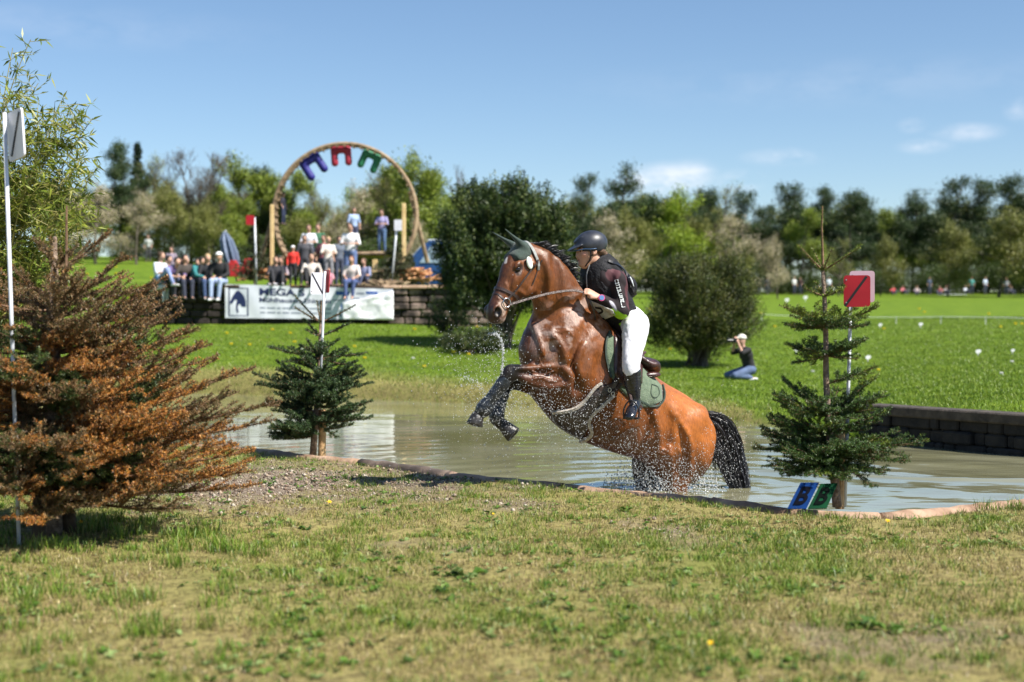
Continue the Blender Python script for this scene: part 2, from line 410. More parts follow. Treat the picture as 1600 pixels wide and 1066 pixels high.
# grid with rows getting coarser with distance
ys = np.concatenate([np.arange(-6, 3, .6), np.arange(3, 18, .06), np.arange(18, 30, .1), np.arange(30, 43, .25), np.arange(43, 43.5, .05), np.arange(43.5, 60, .6), np.arange(60, 120, 2), np.arange(120, 420, 8), [520, 700, 1000]])
us = np.concatenate([np.linspace(-2.5, -.5, 22)[:-1], np.linspace(-.5, .5, 300), np.linspace(.5, 2.5, 22)[1:]])
YY, UU = np.meshgrid(ys, us, indexing='ij'); XX = UU * np.maximum(YY, 0) * 1.0 + UU * 6
ZZ = gz(XX, YY)
ny, nx = XX.shape; ii = np.arange(ny * nx).reshape(ny, nx)
Qg = np.stack([ii[:-1, :-1], ii[:-1, 1:], ii[1:, 1:], ii[1:, :-1]], -1).reshape(-1, 4)
def ground_mat():
    m, nt, b = new_mat('turf_and_soil'); L = nt.links.new
    g = N(nt, 'ShaderNodeNewGeometry')
    def noise(scale, det=5, rough=.55):
        n = N(nt, 'ShaderNodeTexNoise'); n.inputs['Scale'].default_value = scale; n.inputs['Detail'].default_value = det; n.inputs['Roughness'].default_value = rough
        L(g.outputs['Position'], n.inputs['Vector']); return n.outputs[0]
    def ramp(src, els):
        r = N(nt, 'ShaderNodeValToRGB'); e = r.color_ramp.elements
        while len(e) < len(els): e.new(.5)
        for k, (p, c) in enumerate(els): e[k].position = p; e[k].color = (*c, 1)
        L(src, r.inputs[0]); return r.outputs[0]
    def mixf(f, a, b_):
        mx = N(nt, 'ShaderNodeMix'); mx.data_type = 'RGBA'; L(f, mx.inputs[0]); L(a, mx.inputs[6]); L(b_, mx.inputs[7]); return mx.outputs[2]
    turf_near = ramp(noise(17, 8, .85), [(.32, (.05, .038, .02)), (.44, (.16, .13, .05)), (.56, (.34, .29, .11)), (.7, (.16, .18, .04))])
    lawn = ramp(noise(1.3, 8, .7), [(.3, (.05, .09, .006)), (.5, (.10, .165, .010)), (.72, (.16, .22, .018))])
    soil = ramp(noise(30, 6, .75), [(.3, (.07, .05, .035)), (.5, (.20, .155, .115)), (.68, (.34, .28, .22))])
    mud = ramp(noise(4, 6, .7), [(.35, (.07, .06, .022)), (.55, (.17, .155, .05)), (.75, (.11, .14, .025))])
    a = N(nt, 'ShaderNodeVertexColor'); a.layer_name = 'Col'
    sx = N(nt, 'ShaderNodeSeparateColor'); L(a.outputs[0], sx.inputs[0])
    c = mixf(sx.outputs[0], turf_near, lawn)      # R: lawn share
    c = mixf(sx.outputs[2], c, mud)               # B: shore mud share
    c = mixf(sx.outputs[1], c, soil)              # G: bare gravel share
    L(c, b.inputs['Base Color']); b.inputs['Roughness'].default_value = .95; b.inputs['Specular IOR Level'].default_value = .15
    bp = N(nt, 'ShaderNodeBump'); bp.inputs['Strength'].default_value = .7; bp.inputs['Distance'].default_value = .03
    L(noise(38, 8, .75), bp.inputs['Height']); L(bp.outputs[0], b.inputs['Normal'])
    return m
def soil_mask(x, y):
    """bare gravelly strip on the near bank, left half"""
    t = np.full(np.shape(x), 0.0)
    for cu, cv, ru, rv, amp in [(430, 752, 150, 26, 1.0), (640, 757, 130, 20, .75), (800, 790, 60, 10, .55), (330, 762, 90, 26, .9), (640, 735, 110, 10, .6), (840, 762, 70, 7, .6), (1040, 830, 60, 14, .35), (1400, 1000, 190, 26, .35), (700, 860, 90, 12, .3)]:
        c = G(cu, cv, .1); ex = ru / FPX * c.y; ey = abs(G(cu, cv - rv, .1).y - c.y)
        t = np.maximum(t, amp * np.exp(-(((x - c.x) / ex) ** 2 + ((y - c.y) / ey) ** 2) * .9))
    return np.clip(t * 1.25 + (vnoise(x, y, 4, 11) - .5) * 1.2 * (t > .03), 0, 1)
sdG = poly_sd(XX, YY, POND)
far_side = (YY > 14 + np.maximum(0, -XX) * .8) | ((XX > 3.4) & (YY > 12.5))
rr = np.where(far_side, np.clip(sstep(.2, 2.5, sdG) * .8 + sstep(20, 40, YY) * .4 + (vnoise(XX, YY, .7, 21) - .5) * .5, 0, 1), np.clip((vnoise(XX, YY, .8, 23) - .45) * 1.4, 0, .5))
rr = np.where(XX > 3.4, np.where(far_side, 1, rr), rr)
gg = np.where(far_side, 0, soil_mask(XX, YY)); gg = np.where(sdG < 0.0, .55, gg)
bb = np.where(far_side & (XX < 3.8), (1 - sstep(.10, .8, sdG)) * .8, np.where(~far_side & (sdG < .25), .7, 0))
gcol = np.stack([rr, gg, bb], -1).reshape(-1, 3)
ground = link('ground', mesh_np('ground', np.stack([XX, YY, ZZ], -1), Qg, None, gcol, True), ground_mat()); tag(ground, kind='structure')

def water_mat():
    m, nt, b = new_mat('murky_water'); L = nt.links.new
    g = N(nt, 'ShaderNodeNewGeometry')
    n = N(nt, 'ShaderNodeTexNoise'); n.inputs['Scale'].default_value = .5; n.inputs['Detail'].default_value = 5; L(g.outputs['Position'], n.inputs['Vector'])
    r = N(nt, 'ShaderNodeValToRGB'); r.color_ramp.elements[0].color = (.165, .16, .075, 1); r.color_ramp.elements[1].color = (.27, .265, .175, 1)
    r.color_ramp.elements[0].position = .35; r.color_ramp.elements[1].position = .7
    L(n.outputs[0], r.inputs[0]); L(r.outputs[0], b.inputs['Base Color'])
    b.inputs['Roughness'].default_value = .07; b.inputs['Specular IOR Level'].default_value = .75; b.inputs['IOR'].default_value = 1.6
    return m
# water surface with real low ripples, stronger round the horse and on the right
wx0, wy0 = -14, 9.2
gx = np.concatenate([np.arange(-14, -4, .2), np.arange(-4, 7.8, .03)]); gy = np.concatenate([np.arange(9.2, 15, .03), np.arange(15, 29.5, .06)])
WX, WY = np.meshgrid(gx, gy)
def ripples(x, y):
    z = np.zeros_like(x)
    hx, hy = 1.25, 11.7
    d = np.hypot(x - hx, (y - hy)); fall = np.exp(-d / 3.2)
    z += .0045 * fall * np.sin(d * 13 + vnoise(x, y, .8, 31) * 7)
    z += .012 * np.exp(-d / .75) * (vnoise(x, y, 6, 37) - .5) * 2
    right = sstep(1.5, 4.0, x)
    ww = (vnoise(x * .55 + y * .25, y * 1.25 - x * .3, 2.2, 41, 3) - .5)
    z += (.009 * right + .0013) * ww
    z += .0035 * right * np.sin((y * .9 + x * .35) * 6.5 + vnoise(x, y, .7, 43) * 9)
    z += .0030 * (vnoise(x * .6, y * 1.3, 7, 47, 3) - .5)
    z += .0009 * np.sin((y + .15 * x) * 4.6 + vnoise(x, y, .35, 45) * 8) * (1 - .5 * right)
    # the wake curling from the horse to the right
    w = np.abs((y - 13.2) + (x - 2.2) * .35 + .12 * np.sin(x * 2.1)); z += .02 * np.exp(-(w / .10) ** 2) * sstep(1.9, 2.6, x) * (1 - sstep(5.0, 6.0, x))
    return z
WZ = ripples(WX, WY); ny, nx = WX.shape; ii = np.arange(ny * nx).reshape(ny, nx)
Qw = np.stack([ii[:-1, :-1], ii[:-1, 1:], ii[1:, 1:], ii[1:, :-1]], -1).reshape(-1, 4)
cx = WX.reshape(-1)[Qw].mean(1); cy = WY.reshape(-1)[Qw].mean(1); Qw = Qw[poly_sd(cx, cy, POND) < .35]
used = np.unique(Qw); rm = np.full(ny * nx, -1); rm[used] = np.arange(len(used))
water = link('pond_water', mesh_np('pond_water', np.stack([WX, WY, WZ], -1).reshape(-1, 3)[used], rm[Qw], None, None, True), water_mat()); tag(water, kind='structure')

# ---- grass: individual blades as one uncountable mass per area
MAT_GRASS = mat_leaf('grass_blades', rough=.45, transl=.18, spec=.4)
def blades(name, x, y, z, L, W, col, lean=.55, seed=1, parent=None, mat=None):
    rg = np.random.default_rng(seed); n = len(x)
    th = rg.uniform(0, 2 * np.pi, n); ph = rg.uniform(0, 2 * np.pi, n); ln = L * lean * rg.uniform(.2, 1.3, n)
    dx, dy = np.cos(ph) * ln, np.sin(ph) * ln; wx, wy = np.cos(th) * W / 2, np.sin(th) * W / 2
    V = np.zeros((n, 5, 3)); b = np.stack([x, y, z - .004], -1)
    V[:, 0] = b - np.stack([wx, wy, 0 * wx], -1); V[:, 1] = b + np.stack([wx, wy, 0 * wx], -1)
    mid = b + np.stack([dx * .35, dy * .35, L * .6], -1); V[:, 2] = mid + np.stack([wx, wy, 0 * wx], -1) * .8; V[:, 3] = mid - np.stack([wx, wy, 0 * wx], -1) * .8
    V[:, 4] = b + np.stack([dx, dy, L * np.sqrt(np.clip(1 - (ln / L * .5) ** 2, .2, 1))], -1)
    i0 = (np.arange(n) * 5)[:, None]; Q = i0 + np.array([[0, 1, 2, 3]]); T = i0 + np.array([[3, 2, 4]])
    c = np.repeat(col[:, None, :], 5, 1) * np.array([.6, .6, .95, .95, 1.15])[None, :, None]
    return link(name, mesh_np(name, V.reshape(-1, 3), Q, T, c.reshape(-1, 3)), mat or MAT_GRASS, parent)
def area_pts(n, y0, y1, amax, seed, power=1.0, a0=None):
    rg = np.random.default_rng(seed); t = rg.uniform(0, 1, n)
    y = (y0 ** (2 - power) + t * (y1 ** (2 - power) - y0 ** (2 - power))) ** (1 / (2 - power))
    lo = -amax if a0 is None else a0
    return rg.uniform(lo, amax, n) * y, y, rg
def pal(rg, n, cols, w=None):
    cols = np.array(cols); i = rg.choice(len(cols), n, p=w); return cols[i] * rg.uniform(.8, 1.2, (n, 1))
# near turf: short, mown, straw coloured with green patches
x, y, rg = area_pts(430000, 4.6, 17.5, .52, 3, power=.45)
sd = poly_sd(x, y, POND); sm = soil_mask(x, y); bare = vnoise(x, y, 3.2, 57, 4); sm = np.maximum(sm, np.clip((bare - .57) * 8, 0, .96)); k = (sd > .12) & (y < 14 + np.maximum(0, -x) * .8) & (rg.uniform(0, 1, len(x)) > sm * .96)
x, y = x[k], y[k]; n = len(x); g1 = vnoise(x, y, 1.1, 51); g2 = vnoise(x, y, 6, 53)
green = np.clip((g1 - .5) * 3.6 + (g2 - .5) * 5.0 + .28, 0, 1) + sstep(-2.2, -4, x) * .3
isg = rg.uniform(0, 1, n) < green
col = np.where(isg[:, None], pal(rg, n, [(.10, .18, .012), (.16, .24, .018), (.06, .115, .012), (.24, .30, .035)]), pal(rg, n, [(.38, .31, .11), (.28, .25, .06), (.24, .16, .075), (.52, .42, .20), (.20, .21, .035), (.12, .085, .04), (.30, .21, .11)]))
L = rg.uniform(.012, .034, n) * (1 + 1.6 * isg * g2 * g1) * (.6 + .9 * vnoise(x, y, 9, 59)); W = rg.uniform(.0022, .0045, n)
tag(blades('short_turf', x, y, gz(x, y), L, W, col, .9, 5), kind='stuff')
# taller tufts, many round the brown spruce and on the left
def tufts(name, spots, seed, colr, per=60, hmul=1.0, wid=.0045):
    rg = np.random.default_rng(seed); X = []; Y = []; Ls = []; Cs = []
    for (tx, ty, r, h) in spots:
        m = max(6, int(per * (r / .08))); q = rg.normal(0, r * .5, (m, 2)); X.append(tx + q[:, 0]); Y.append(ty + q[:, 1])
        Ls.append(h * hmul * rg.uniform(.45, 1.1, m)); Cs.append(pal(rg, m, colr))
    X = np.concatenate(X); Y = np.concatenate(Y); Ls = np.concatenate(Ls); Cs = np.concatenate(Cs)
    sd = poly_sd(X, Y, POND); k = (sd > .03); X, Y, Ls, Cs = X[k], Y[k], Ls[k], Cs[k]
    return blades(name, X, Y, gz(X, Y), Ls, np.full(len(X), wid), Cs, .5, seed)
GREENS = [(.10, .20, .014), (.14, .25, .02), (.07, .14, .012), (.22, .30, .04), (.26, .26, .07)]
rg = np.random.default_rng(72); sp = []
for i in range(900):
    yy = rg.uniform(5, 12.5); xx = rg.uniform(-.39, .39) * yy
    if vnoise(np.array([xx]), np.array([yy]), 1.6, 63)[0] > .46 and poly_sd(np.array([xx]), np.array([yy]), POND)[0] > .1: sp.append((xx, yy, rg.uniform(.015, .045), rg.uniform(.02, .045)))
tag(tufts('dry_grass_tufts', sp, 74, [(.42, .33, .11), (.28, .24, .06), (.18, .20, .035), (.55, .46, .22), (.16, .11, .05)], 46, wid=.0038), kind='stuff')
rg = np.random.default_rng(71); sp = []
for u, v, r, h in [(395, 868, .10, .09), (318, 835, .12, .11), (530, 915, .10, .08), (560, 900, .07, .06), (455, 905, .08, .06), (890, 762, .05, .06), (300, 840, .12, .10),
                   (1540, 790, .10, .12), (1570, 792, .09, .10), (1590, 795, .09, .10), (1500, 800, .05, .05), (1080, 785, .05, .06), (1115, 786, .05, .05), (875, 754, .05, .08), (895, 756, .04, .07), (730, 770, .08, .05), (740, 780, .06, .05),
                   (500, 706, .07, .07), (470, 704, .06, .05), (1302, 800, .05, .08), (1310, 803, .04, .06), (1260, 803, .05, .04), (560, 712, .05, .04)]:
    p = G(u, v, .1); sp.append((p.x, p.y, r, h))
for i in range(220):
    yy = rg.uniform(5, 12.0); xx = rg.uniform(-.39, .39) * yy
    if vnoise(np.array([xx]), np.array([yy]), 1.1, 51)[0] > .5: sp.append((xx, yy, rg.uniform(.03, .08), rg.uniform(.03, .055)))
for i in range(70):
    yy = rg.uniform(5.2, 9.2); sp.append((rg.uniform(-.38, -.2) * yy, yy, rg.uniform(.04, .1), rg.uniform(.05, .12)))
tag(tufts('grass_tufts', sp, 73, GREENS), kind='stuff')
# broad leaved weeds in the turf (clover, plantain, dandelion leaves): small rosettes
def rosettes(name, spots, seed, cols):
    rg = np.random.default_rng(seed); V = []; Q = []; C = []; n = 0
    for (tx, ty, r) in spots:
        z0 = gp(tx, ty).z; m = rg.integers(5, 10); c0 = np.array(cols[rg.integers(len(cols))])
        for j in range(m):
            a = rg.uniform(0, 6.28); l = r * rg.uniform(.6, 1.2); w = l * rg.uniform(.16, .3); h = l * rg.uniform(.15, .6)
            d = np.array([math.cos(a), math.sin(a), 0]); s = np.array([-d[1], d[0], 0]); o = np.array([tx, ty, z0 + .004])
            V += [o, o + d * l * .55 + s * w + [0, 0, h], o + d * l + [0, 0, h * .7], o + d * l * .55 - s * w + [0, 0, h * .8]]
            Q.append([n, n + 1, n + 2, n + 3]); n += 4; C += [c0 * rg.uniform(.8, 1.2)] * 4
    return link(name, mesh_np(name, np.array(V), np.array(Q), None, np.array(C)), MAT_GRASS)
sp = []
for i in range(3600):
    yy = rg.uniform(5, 13.5) ; xx = rg.uniform(-.39, .39) * yy
    if poly_sd(np.array([xx]), np.array([yy]), POND)[0] > .15 and vnoise(np.array([xx]), np.array([yy]), 2.2, 61)[0] > .48: sp.append((xx, yy, rg.uniform(.012, .045)))
for u, v, r in [(720, 905, .07), (715, 908, .06), (690, 930, .06), (900, 955, .05), (1370, 985, .08), (1040, 815, .04), (900, 760, .06), (885, 757, .07), (605, 790, .05), (1120, 775, .05), (1090, 780, .05)]:
    p = G(u, v, .1); sp += [(p.x + rg.normal(0, .02), p.y + rg.normal(0, .03), r) for _ in range(2)]
tag(rosettes('broadleaf_weeds', sp, 77, [(.08, .16, .02), (.12, .21, .03), (.055, .11, .018), (.22, .30, .10)]), kind='stuff')
# far bank and field
x, y, rg = area_pts(440000, 14.0, 62, .50, 81, power=1.35)
sd = poly_sd(x, y, POND); fs = (y > 14 + np.maximum(0, -x) * .8) | ((x > 3.4) & (y > 12.5))
k = (sd > np.where(x > 3.4, .45, .10)) & fs & ~((y > 42.7) & (y < 43.4) & (x < .5)); x, y = x[k], y[k]; n = len(x); sd = sd[k]
dry = np.clip((1 - sstep(.3, 2.6, sd)) * .30 + (vnoise(x, y, .8, 83) - .5) * .6, 0, 1) * (x < 3.8)
isd = rg.uniform(0, 1, n) < dry
col = np.where(isd[:, None], pal(rg, n, [(.21, .22, .05), (.17, .20, .035), (.12, .145, .025), (.28, .25, .085)]), pal(rg, n, [(.12, .20, .010), (.16, .24, .014), (.085, .155, .010), (.22, .28, .025)]))
L = rg.uniform(.025, .065, n) * (1 + isd * (sd < 1.5) * (sd > .2) * .8); W = rg.uniform(.005, .010, n) * (.6 + y / 40)
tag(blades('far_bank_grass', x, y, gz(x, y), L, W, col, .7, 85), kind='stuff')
x, y, rg = area_pts(260, 15, 80, .42, 91, power=1.0); sd = poly_sd(x, y, POND)
k = (sd > 1.2) & (y > 18) & (vnoise(x, y, .25, 93) > .5); x, y = x[k], y[k]; n = len(x)
V = []; Q = []; C = []
for i in range(n):
    s = .016 + y[i] * .0007; z = float(gz(x[i:i + 1], y[i:i + 1])[0]) + .07; o = np.array([x[i], y[i], z])
    V += [o + [-s, 0, -s * .5], o + [s, 0, -s * .5], o + [s, 0, s * .6], o + [-s, 0, s * .6], o + [0, -s, 0], o + [0, s, 0], o + [-s, 0, .3 * s], o + [s, 0, .3 * s]]
    Q += [[8 * i, 8 * i + 1, 8 * i + 2, 8 * i + 3], [8 * i + 4, 8 * i + 7, 8 * i + 5, 8 * i + 6]]; C += [(.70, .55, .02) if y[i] > 34 or rg.uniform() < .8 else (.6, .6, .55)] * 8
tag(link('field_flowers', mesh_np('field_flowers', np.array(V), np.array(Q), None, np.array(C)), MAT_GRASS), kind='stuff')
# gravel and clods on the bare strip
rg = np.random.default_rng(101); V = []; F = []; n = 0
x = rg.uniform(-4.2, 1.6, 60000); y = rg.uniform(8.5, 15.2, 60000); sm = soil_mask(x, y); sd = poly_sd(x, y, POND)
k = (rg.uniform(0, 1, len(x)) < sm ** 1.5) & (sd > .12) & (y < 14 + np.maximum(0, -x) * .8); x, y = x[k][:16000], y[k][:16000]; z = gz(x, y); n = len(x)
s = rg.uniform(.003, .009, n) * (1 + 1.5 * (rg.uniform(0, 1, n) > .93)); o = np.stack([x, y, z + s * .3], -1)
dirs = np.array([[1, 0, 0], [0, 1, 0], [-1, 0, 0], [0, -1, 0], [0, 0, .8], [0, 0, -.8]], float)
V = o[:, None, :] + dirs[None] * s[:, None, None] * rg.uniform(.6, 1.3, (n, 6, 1))
T = np.array([[0, 1, 4], [1, 2, 4], [2, 3, 4], [3, 0, 4], [1, 0, 5], [2, 1, 5], [3, 2, 5], [0, 3, 5]]); T = (np.arange(n) * 6)[:, None, None] + T[None]
cc = np.repeat(pal(rg, n, [(.28, .22, .17), (.40, .35, .28), (.10, .07, .05), (.34, .26, .19), (.16, .11, .08)])[:, None], 6, 1)
MAT_VC = mat_leaf('clod_surface', rough=.9, transl=0, spec=.2)
tag(link('gravel', mesh_np('gravel', V.reshape(-1, 3), None, T.reshape(-1, 3), cc.reshape(-1, 3)), MAT_VC), kind='stuff')

# shore logs laid end to end, each a half sunken round timber
m_log = mat_noise('weathered_log', (.22, .13, .08), (.42, .28, .19), scale=5, rough=.85, bump=.6, bscale=30)
m_logd = mat_noise('shadow_dark_log', (.06, .045, .035), (.15, .11, .085), scale=5, rough=.7, bump=.6, bscale=30)  # the horse's cast shadow put into one log's colour
sm_log = catmull([tuple(p) for p in LOGP], 8); cum = np.concatenate([[0], np.cumsum(np.linalg.norm(np.diff(sm_log, axis=0), axis=1))])
tot = cum[-1]; s0 = 0; li = 0
loglab = ['half sunken shore log behind the brown spruce', 'shore log left of the small spruce', 'shore log from the small spruce along the gravel strip', 'shore log lying left of the horse', 'shore log in painted horse shadow below the raised front hooves',
          'shore log below the belly of the horse', 'shore log in front of the hind legs of the horse', 'shore log running from the black tail towards the letter boards', 'shore log behind the letter boards and the right spruce', 'pale shore log right of the right spruce', 'shore log at the right edge beside the tall tuft', 'shore log at the right corner of the pond']
bounds = np.linspace(0, tot, 13)
lg_rng = random.Random(5)
for li in range(12):
    a, b_ = bounds[li] + .006, bounds[li + 1] - .006
    pts = [Vector([np.interp(s, cum, sm_log[:, i]) for i in range(3)]) for s in np.linspace(a, b_, 14)]
    r = lg_rng.uniform(.075, .09)
    pts = [p + Vector((lg_rng.uniform(-.006, .006), lg_rng.uniform(-.006, .006), -.077 + lg_rng.uniform(-.004, .004))) for p in pts]
    mb = MB(); mb.tube(pts, [r * lg_rng.uniform(.94, 1.06) for _ in pts], n=12)
    c = sum(pts, Vector()) / len(pts)
    o = mb.build('shore_log', m_logd if li in (4,) else m_log, smooth=True); tag(o, loglab[li], 'log', 'logs edging the pond')

# sunk stone wall on the right side of the pond, with a coping
m_dark_stone = mat_noise('dark_rubble', (.006, .005, .004), (.022, .018, .014), scale=7, rough=.9, bump=1.0, bscale=14)
m_coping = mat_noise('worn_concrete', (.028, .022, .017), (.08, .063, .048), scale=9, rough=.9, bump=.5, bscale=40)
w_root = empty('pond_wall', tuple(WALLP[1]), 'low dark stone wall with concrete coping along the right side of the pond', 'wall')
mbw = MB(); mbc = MB()
for i in range(len(WALLP) - 1):
    a, b_ = WALLP[i], WALLP[i + 1]; d = nrm(b_ - a); nr = Vector((d.y, -d.x, 0));
    if nr.x < 0: nr = -nr
    n = int((b_ - a).length / .22); rgw = random.Random(i)
    top = .33
    for row in range(4):
        s = rgw.uniform(-.15, 0)
        while s < (b_ - a).length:
            l = rgw.uniform(.10, .42); e = min(s + l, (b_ - a).length + .05)
            c = a + d * ((s + e) / 2) + nr * (.11 + rgw.uniform(-.035, .035)); c.z = -.22 + row * .14 + .07
            mbw.rbox(c, (e - s - .004, .22, .137), Matrix((d, nr, Vector((0, 0, 1)))).transposed(), .018); s = e
    c = (a + b_) / 2 + nr * .14; c.z = .375; mbc.rbox(c, ((b_ - a).length + .04, .34, .115), Matrix((d, nr, Vector((0, 0, 1)))).transposed(), .015)
mbw.build('rubble_courses', m_dark_stone, w_root); mbc.build('coping', m_coping, w_root)
# ------------------------------------------------------------------ the horse, rising out of the water
LAT = Vector((math.sin(R(24)), -math.cos(R(24)), 0))      # towards the horse's left, the side seen
FWD = Vector((-math.cos(R(24)), -math.sin(R(24)), 0))
def sta(t, b, Y, w, lat=LAT):
    """cross-section from a top and a bottom outline point and a half width"""
    p, q = P(t[0], t[1], Y), P(b[0], b[1], Y); c = (p + q) / 2; U = (p - q); ru = U.length / 2
    return (tuple(c), tuple(U.normalized()), ru, w)
hlo, hhi = (-.62, 10.15, -.35), (1.85, 12.6, 2.2)
hb = Field(hlo, hhi, .0095)
# trunk
hb.loft([sta((1091, 676), (1090, 728), 11.86, .10), sta((1081, 648), (1068, 760), 11.80, .19), sta((1062, 617), (1030, 735), 11.73, .265), sta((1035, 600), (995, 716), 11.63, .27),
         sta((1006, 580), (958, 705), 11.52, .295), sta((978, 552), (915, 690), 11.42, .30), sta((955, 524), (878, 668), 11.32, .265), sta((925, 500), (846, 622), 11.24, .225),
         sta((884, 520), (826, 584), 11.17, .175), sta((848, 535), (821, 566), 11.12, .12)], n=4, k=.03)
# neck
hb.loft([sta((948, 512), (850, 612), 11.27, .18), sta((925, 486), (832, 562), 11.22, .165), sta((905, 455), (845, 514), 11.16, .120), sta((890, 430), (846, 490), 11.11, .100),
         sta((868, 405), (842, 468), 11.07, .092), sta((843, 389), (833, 447), 11.03, .088), sta((822, 384), (816, 428), 11.0, .075)], n=4, k=.03, k0=.12)
# crest line, windpipe and brachial muscle
hb.tub([P(940, 507, 11.27), P(903, 459, 11.16), P(866, 409, 11.06), P(826, 388, 11.0)], [.05, .038, .034, .04], k=.03)
def off(u, v, Y, s): return P(u, v, Y) + LAT * s
# shoulder, breast, triceps
hb.ell(off(880, 555, 11.25, .15), (.27, .12, .10), [nrm(P(845, 595, 11.2) - P(925, 505, 11.3)), FWD, LAT], k=.05)
hb.ell(off(905, 592, 11.28, .17), (.15, .12, .10), [nrm(P(880, 625, 11.2) - P(930, 550, 11.3)), FWD, LAT], k=.05)
hb.ell(off(880, 555, 11.25, -.15), (.27, .12, .10), [nrm(P(845, 595, 11.2) - P(925, 505, 11.3)), FWD, LAT], k=.05)
hb.ell(off(842, 562, 11.13, .08), (.12, .08, .07), [Vector((0, 0, 1)), FWD, LAT], k=.05)
hb.ell(off(838, 562, 11.13, -.08), (.12, .08, .07), [Vector((0, 0, 1)), FWD, LAT], k=.05)
# croup, hip point, thigh and stifle of both hind legs
for s, dy in ((1, 0), (-1, 0)):
    hb.ell(off(1052, 662, 11.74, .14 * s), (.15, .16, .12), [nrm(P(1085, 665, 11.8) - P(1030, 615, 11.65)), Vector((0, 0, 1)), LAT], k=.06)
    hb.ell(off(1028, 640, 11.66, .20 * s), (.07, .06, .045), None, k=.07)
# near hind leg (its hock and cannon stand in the murky water)
def leg(pts, k0=.05, n=4):
    hb.loft([(tuple(c), tuple(U), ru, rw) for c, U, ru, rw in pts], n=n, k=.012, k0=k0, cap=.9)
UX = Vector((1, 0, .15))
YN, YF = 11.70, 12.0
leg([(P(1072, 660, 11.72), UX, .17, .13), (P(1062, 692, YN), UX, .175, .125), (P(1054, 722, YN), UX, .155, .105), (P(1053, 750, YN), UX, .125, .085), (P(1058, 785, YN), UX, .085, .06), (P(1072, 822, YN + .05), UX, .055, .04), (P(1066, 850, YN + .03), UX, .035, .03), (P(1050, 900, YN - .05), UX, .035, .03)], k0=.06)
leg([(P(1040, 665, YF), UX, .17, .11), (P(1024, 695, YF), UX, .15, .105), (P(1010, 722, YF - .02), UX, .125, .085), (P(1010, 750, YF - .04), UX, .10, .07), (P(1014, 785, YF - .05), UX, .07, .05), (P(1026, 815, YF), UX, .05, .038), (P(1012, 890, YF - .1), UX, .033, .028)], k0=.05)
hb.ell(off(1022, 704, 11.62, .14), (.085, .08, .06), None, k=.07)       # stifle
hb.ell(off(1084, 700, 11.8, .11), (.08, .17, .09), [UX, Vector((0, 0, 1)), LAT], k=.06)   # hamstring
hb.ell(off(1000, 706, 11.68, 0.02), (.075, .05, .05), [FWD, Vector((0, 0, 1)), LAT], k=.04)  # sheath
# near foreleg: forearm level, knee bent, cannon down and back
yn = 11.02
UZ = Vector((.15, 0, 1))
leg([(P(893, 610, 11.16), Vector((.3, 0, 1)), .125, .09), (P(872, 598, 11.10), UZ, .125, .09), (P(848, 591, yn + .02), UZ, .098, .075), (P(824, 585, yn - .03), UZ, .072, .058), (P(808, 582, yn - .05), UZ, .060, .05), (P(796, 583, yn - .06), Vector((.6, 0, 1)), .066, .052)], k0=.05)
UC = Vector((1, 0, .9))
leg([(P(797, 583, yn - .06), UC, .060, .05), (P(789, 594, yn - .06), UC, .050, .043), (P(778, 609, yn - .05), UC, .040, .034), (P(766, 625, yn - .04), UC, .039, .034), (P(757, 637, yn - .03), UC, .053, .045), (P(751, 644, yn - .03), Vector((1, 0, .3)), .042, .037), (P(747, 651, yn - .03), UX, .043, .042)], k0=.015)
hb.ell(P(765, 641, yn - .03), (.028, .028, .028), None, k=.02)
# far foreleg folded under
yf = 11.30
leg([(P(885, 618, yf + .05), Vector((-.2, 0, 1)), .105, .08), (P(856, 607, yf), Vector((-.2, 0, 1)), .095, .07), (P(828, 602, yf - .04), Vector((-.2, 0, 1)), .070, .055), (P(806, 597, yf - .08), UZ, .060, .05), (P(794, 598, yf - .1), UC, .060, .05)], k0=.04)
leg([(P(793, 599, yf - .1), UX, .055, .046), (P(785, 615, yf - .12), UX, .042, .036), (P(780, 634, yf - .14), UX, .038, .034), (P(776, 651, yf - .15), UX, .05, .044), (P(780, 660, yf - .15), Vector((.6, 0, 1)), .042, .038), (P(787, 664, yf - .15), Vector((.5, 0, 1)), .043, .040)], k0=.015)
# chest between the legs
hb.ell(off(858, 612, 11.2, 0), (.13, .11, .12), [FWD, Vector((0, 0, 1)), LAT], k=.06)
# ---- head in its own frame
HP = P(819, 396, 10.99); HA = nrm((-.245, -.165, -.50)); HL = nrm((math.sin(R(34)), -math.cos(R(34)), 0)); HL = nrm(HL - HA * HL.dot(HA)); HF = HA.cross(HL)
if HF.x > 0: HF = -HF
def H(s, t, l=0): return HP + HA * s + HF * t * 1.27 + HL * l * 1.14
def hs(s, tf, tb, w, sh=0): return (tuple(H(s, (tf + tb) / 2)), tuple(HF), (tf - tb) / 2 * 1.27, w * 1.12)
hb.loft([hs(-.02, .04, -.09, .060), hs(.04, .072, -.11, .075), hs(.10, .088, -.135, .088), hs(.16, .090, -.150, .089), hs(.22, .085, -.150, .080), hs(.28, .078, -.125, .066), hs(.34, .070, -.085, .056),
         hs(.40, .062, -.068, .050), hs(.46, .058, -.068, .052), hs(.51, .054, -.070, .056), hs(.55, .040, -.060, .050), hs(.575, .018, -.040, .036)], n=3, k=.015, k0=.035)
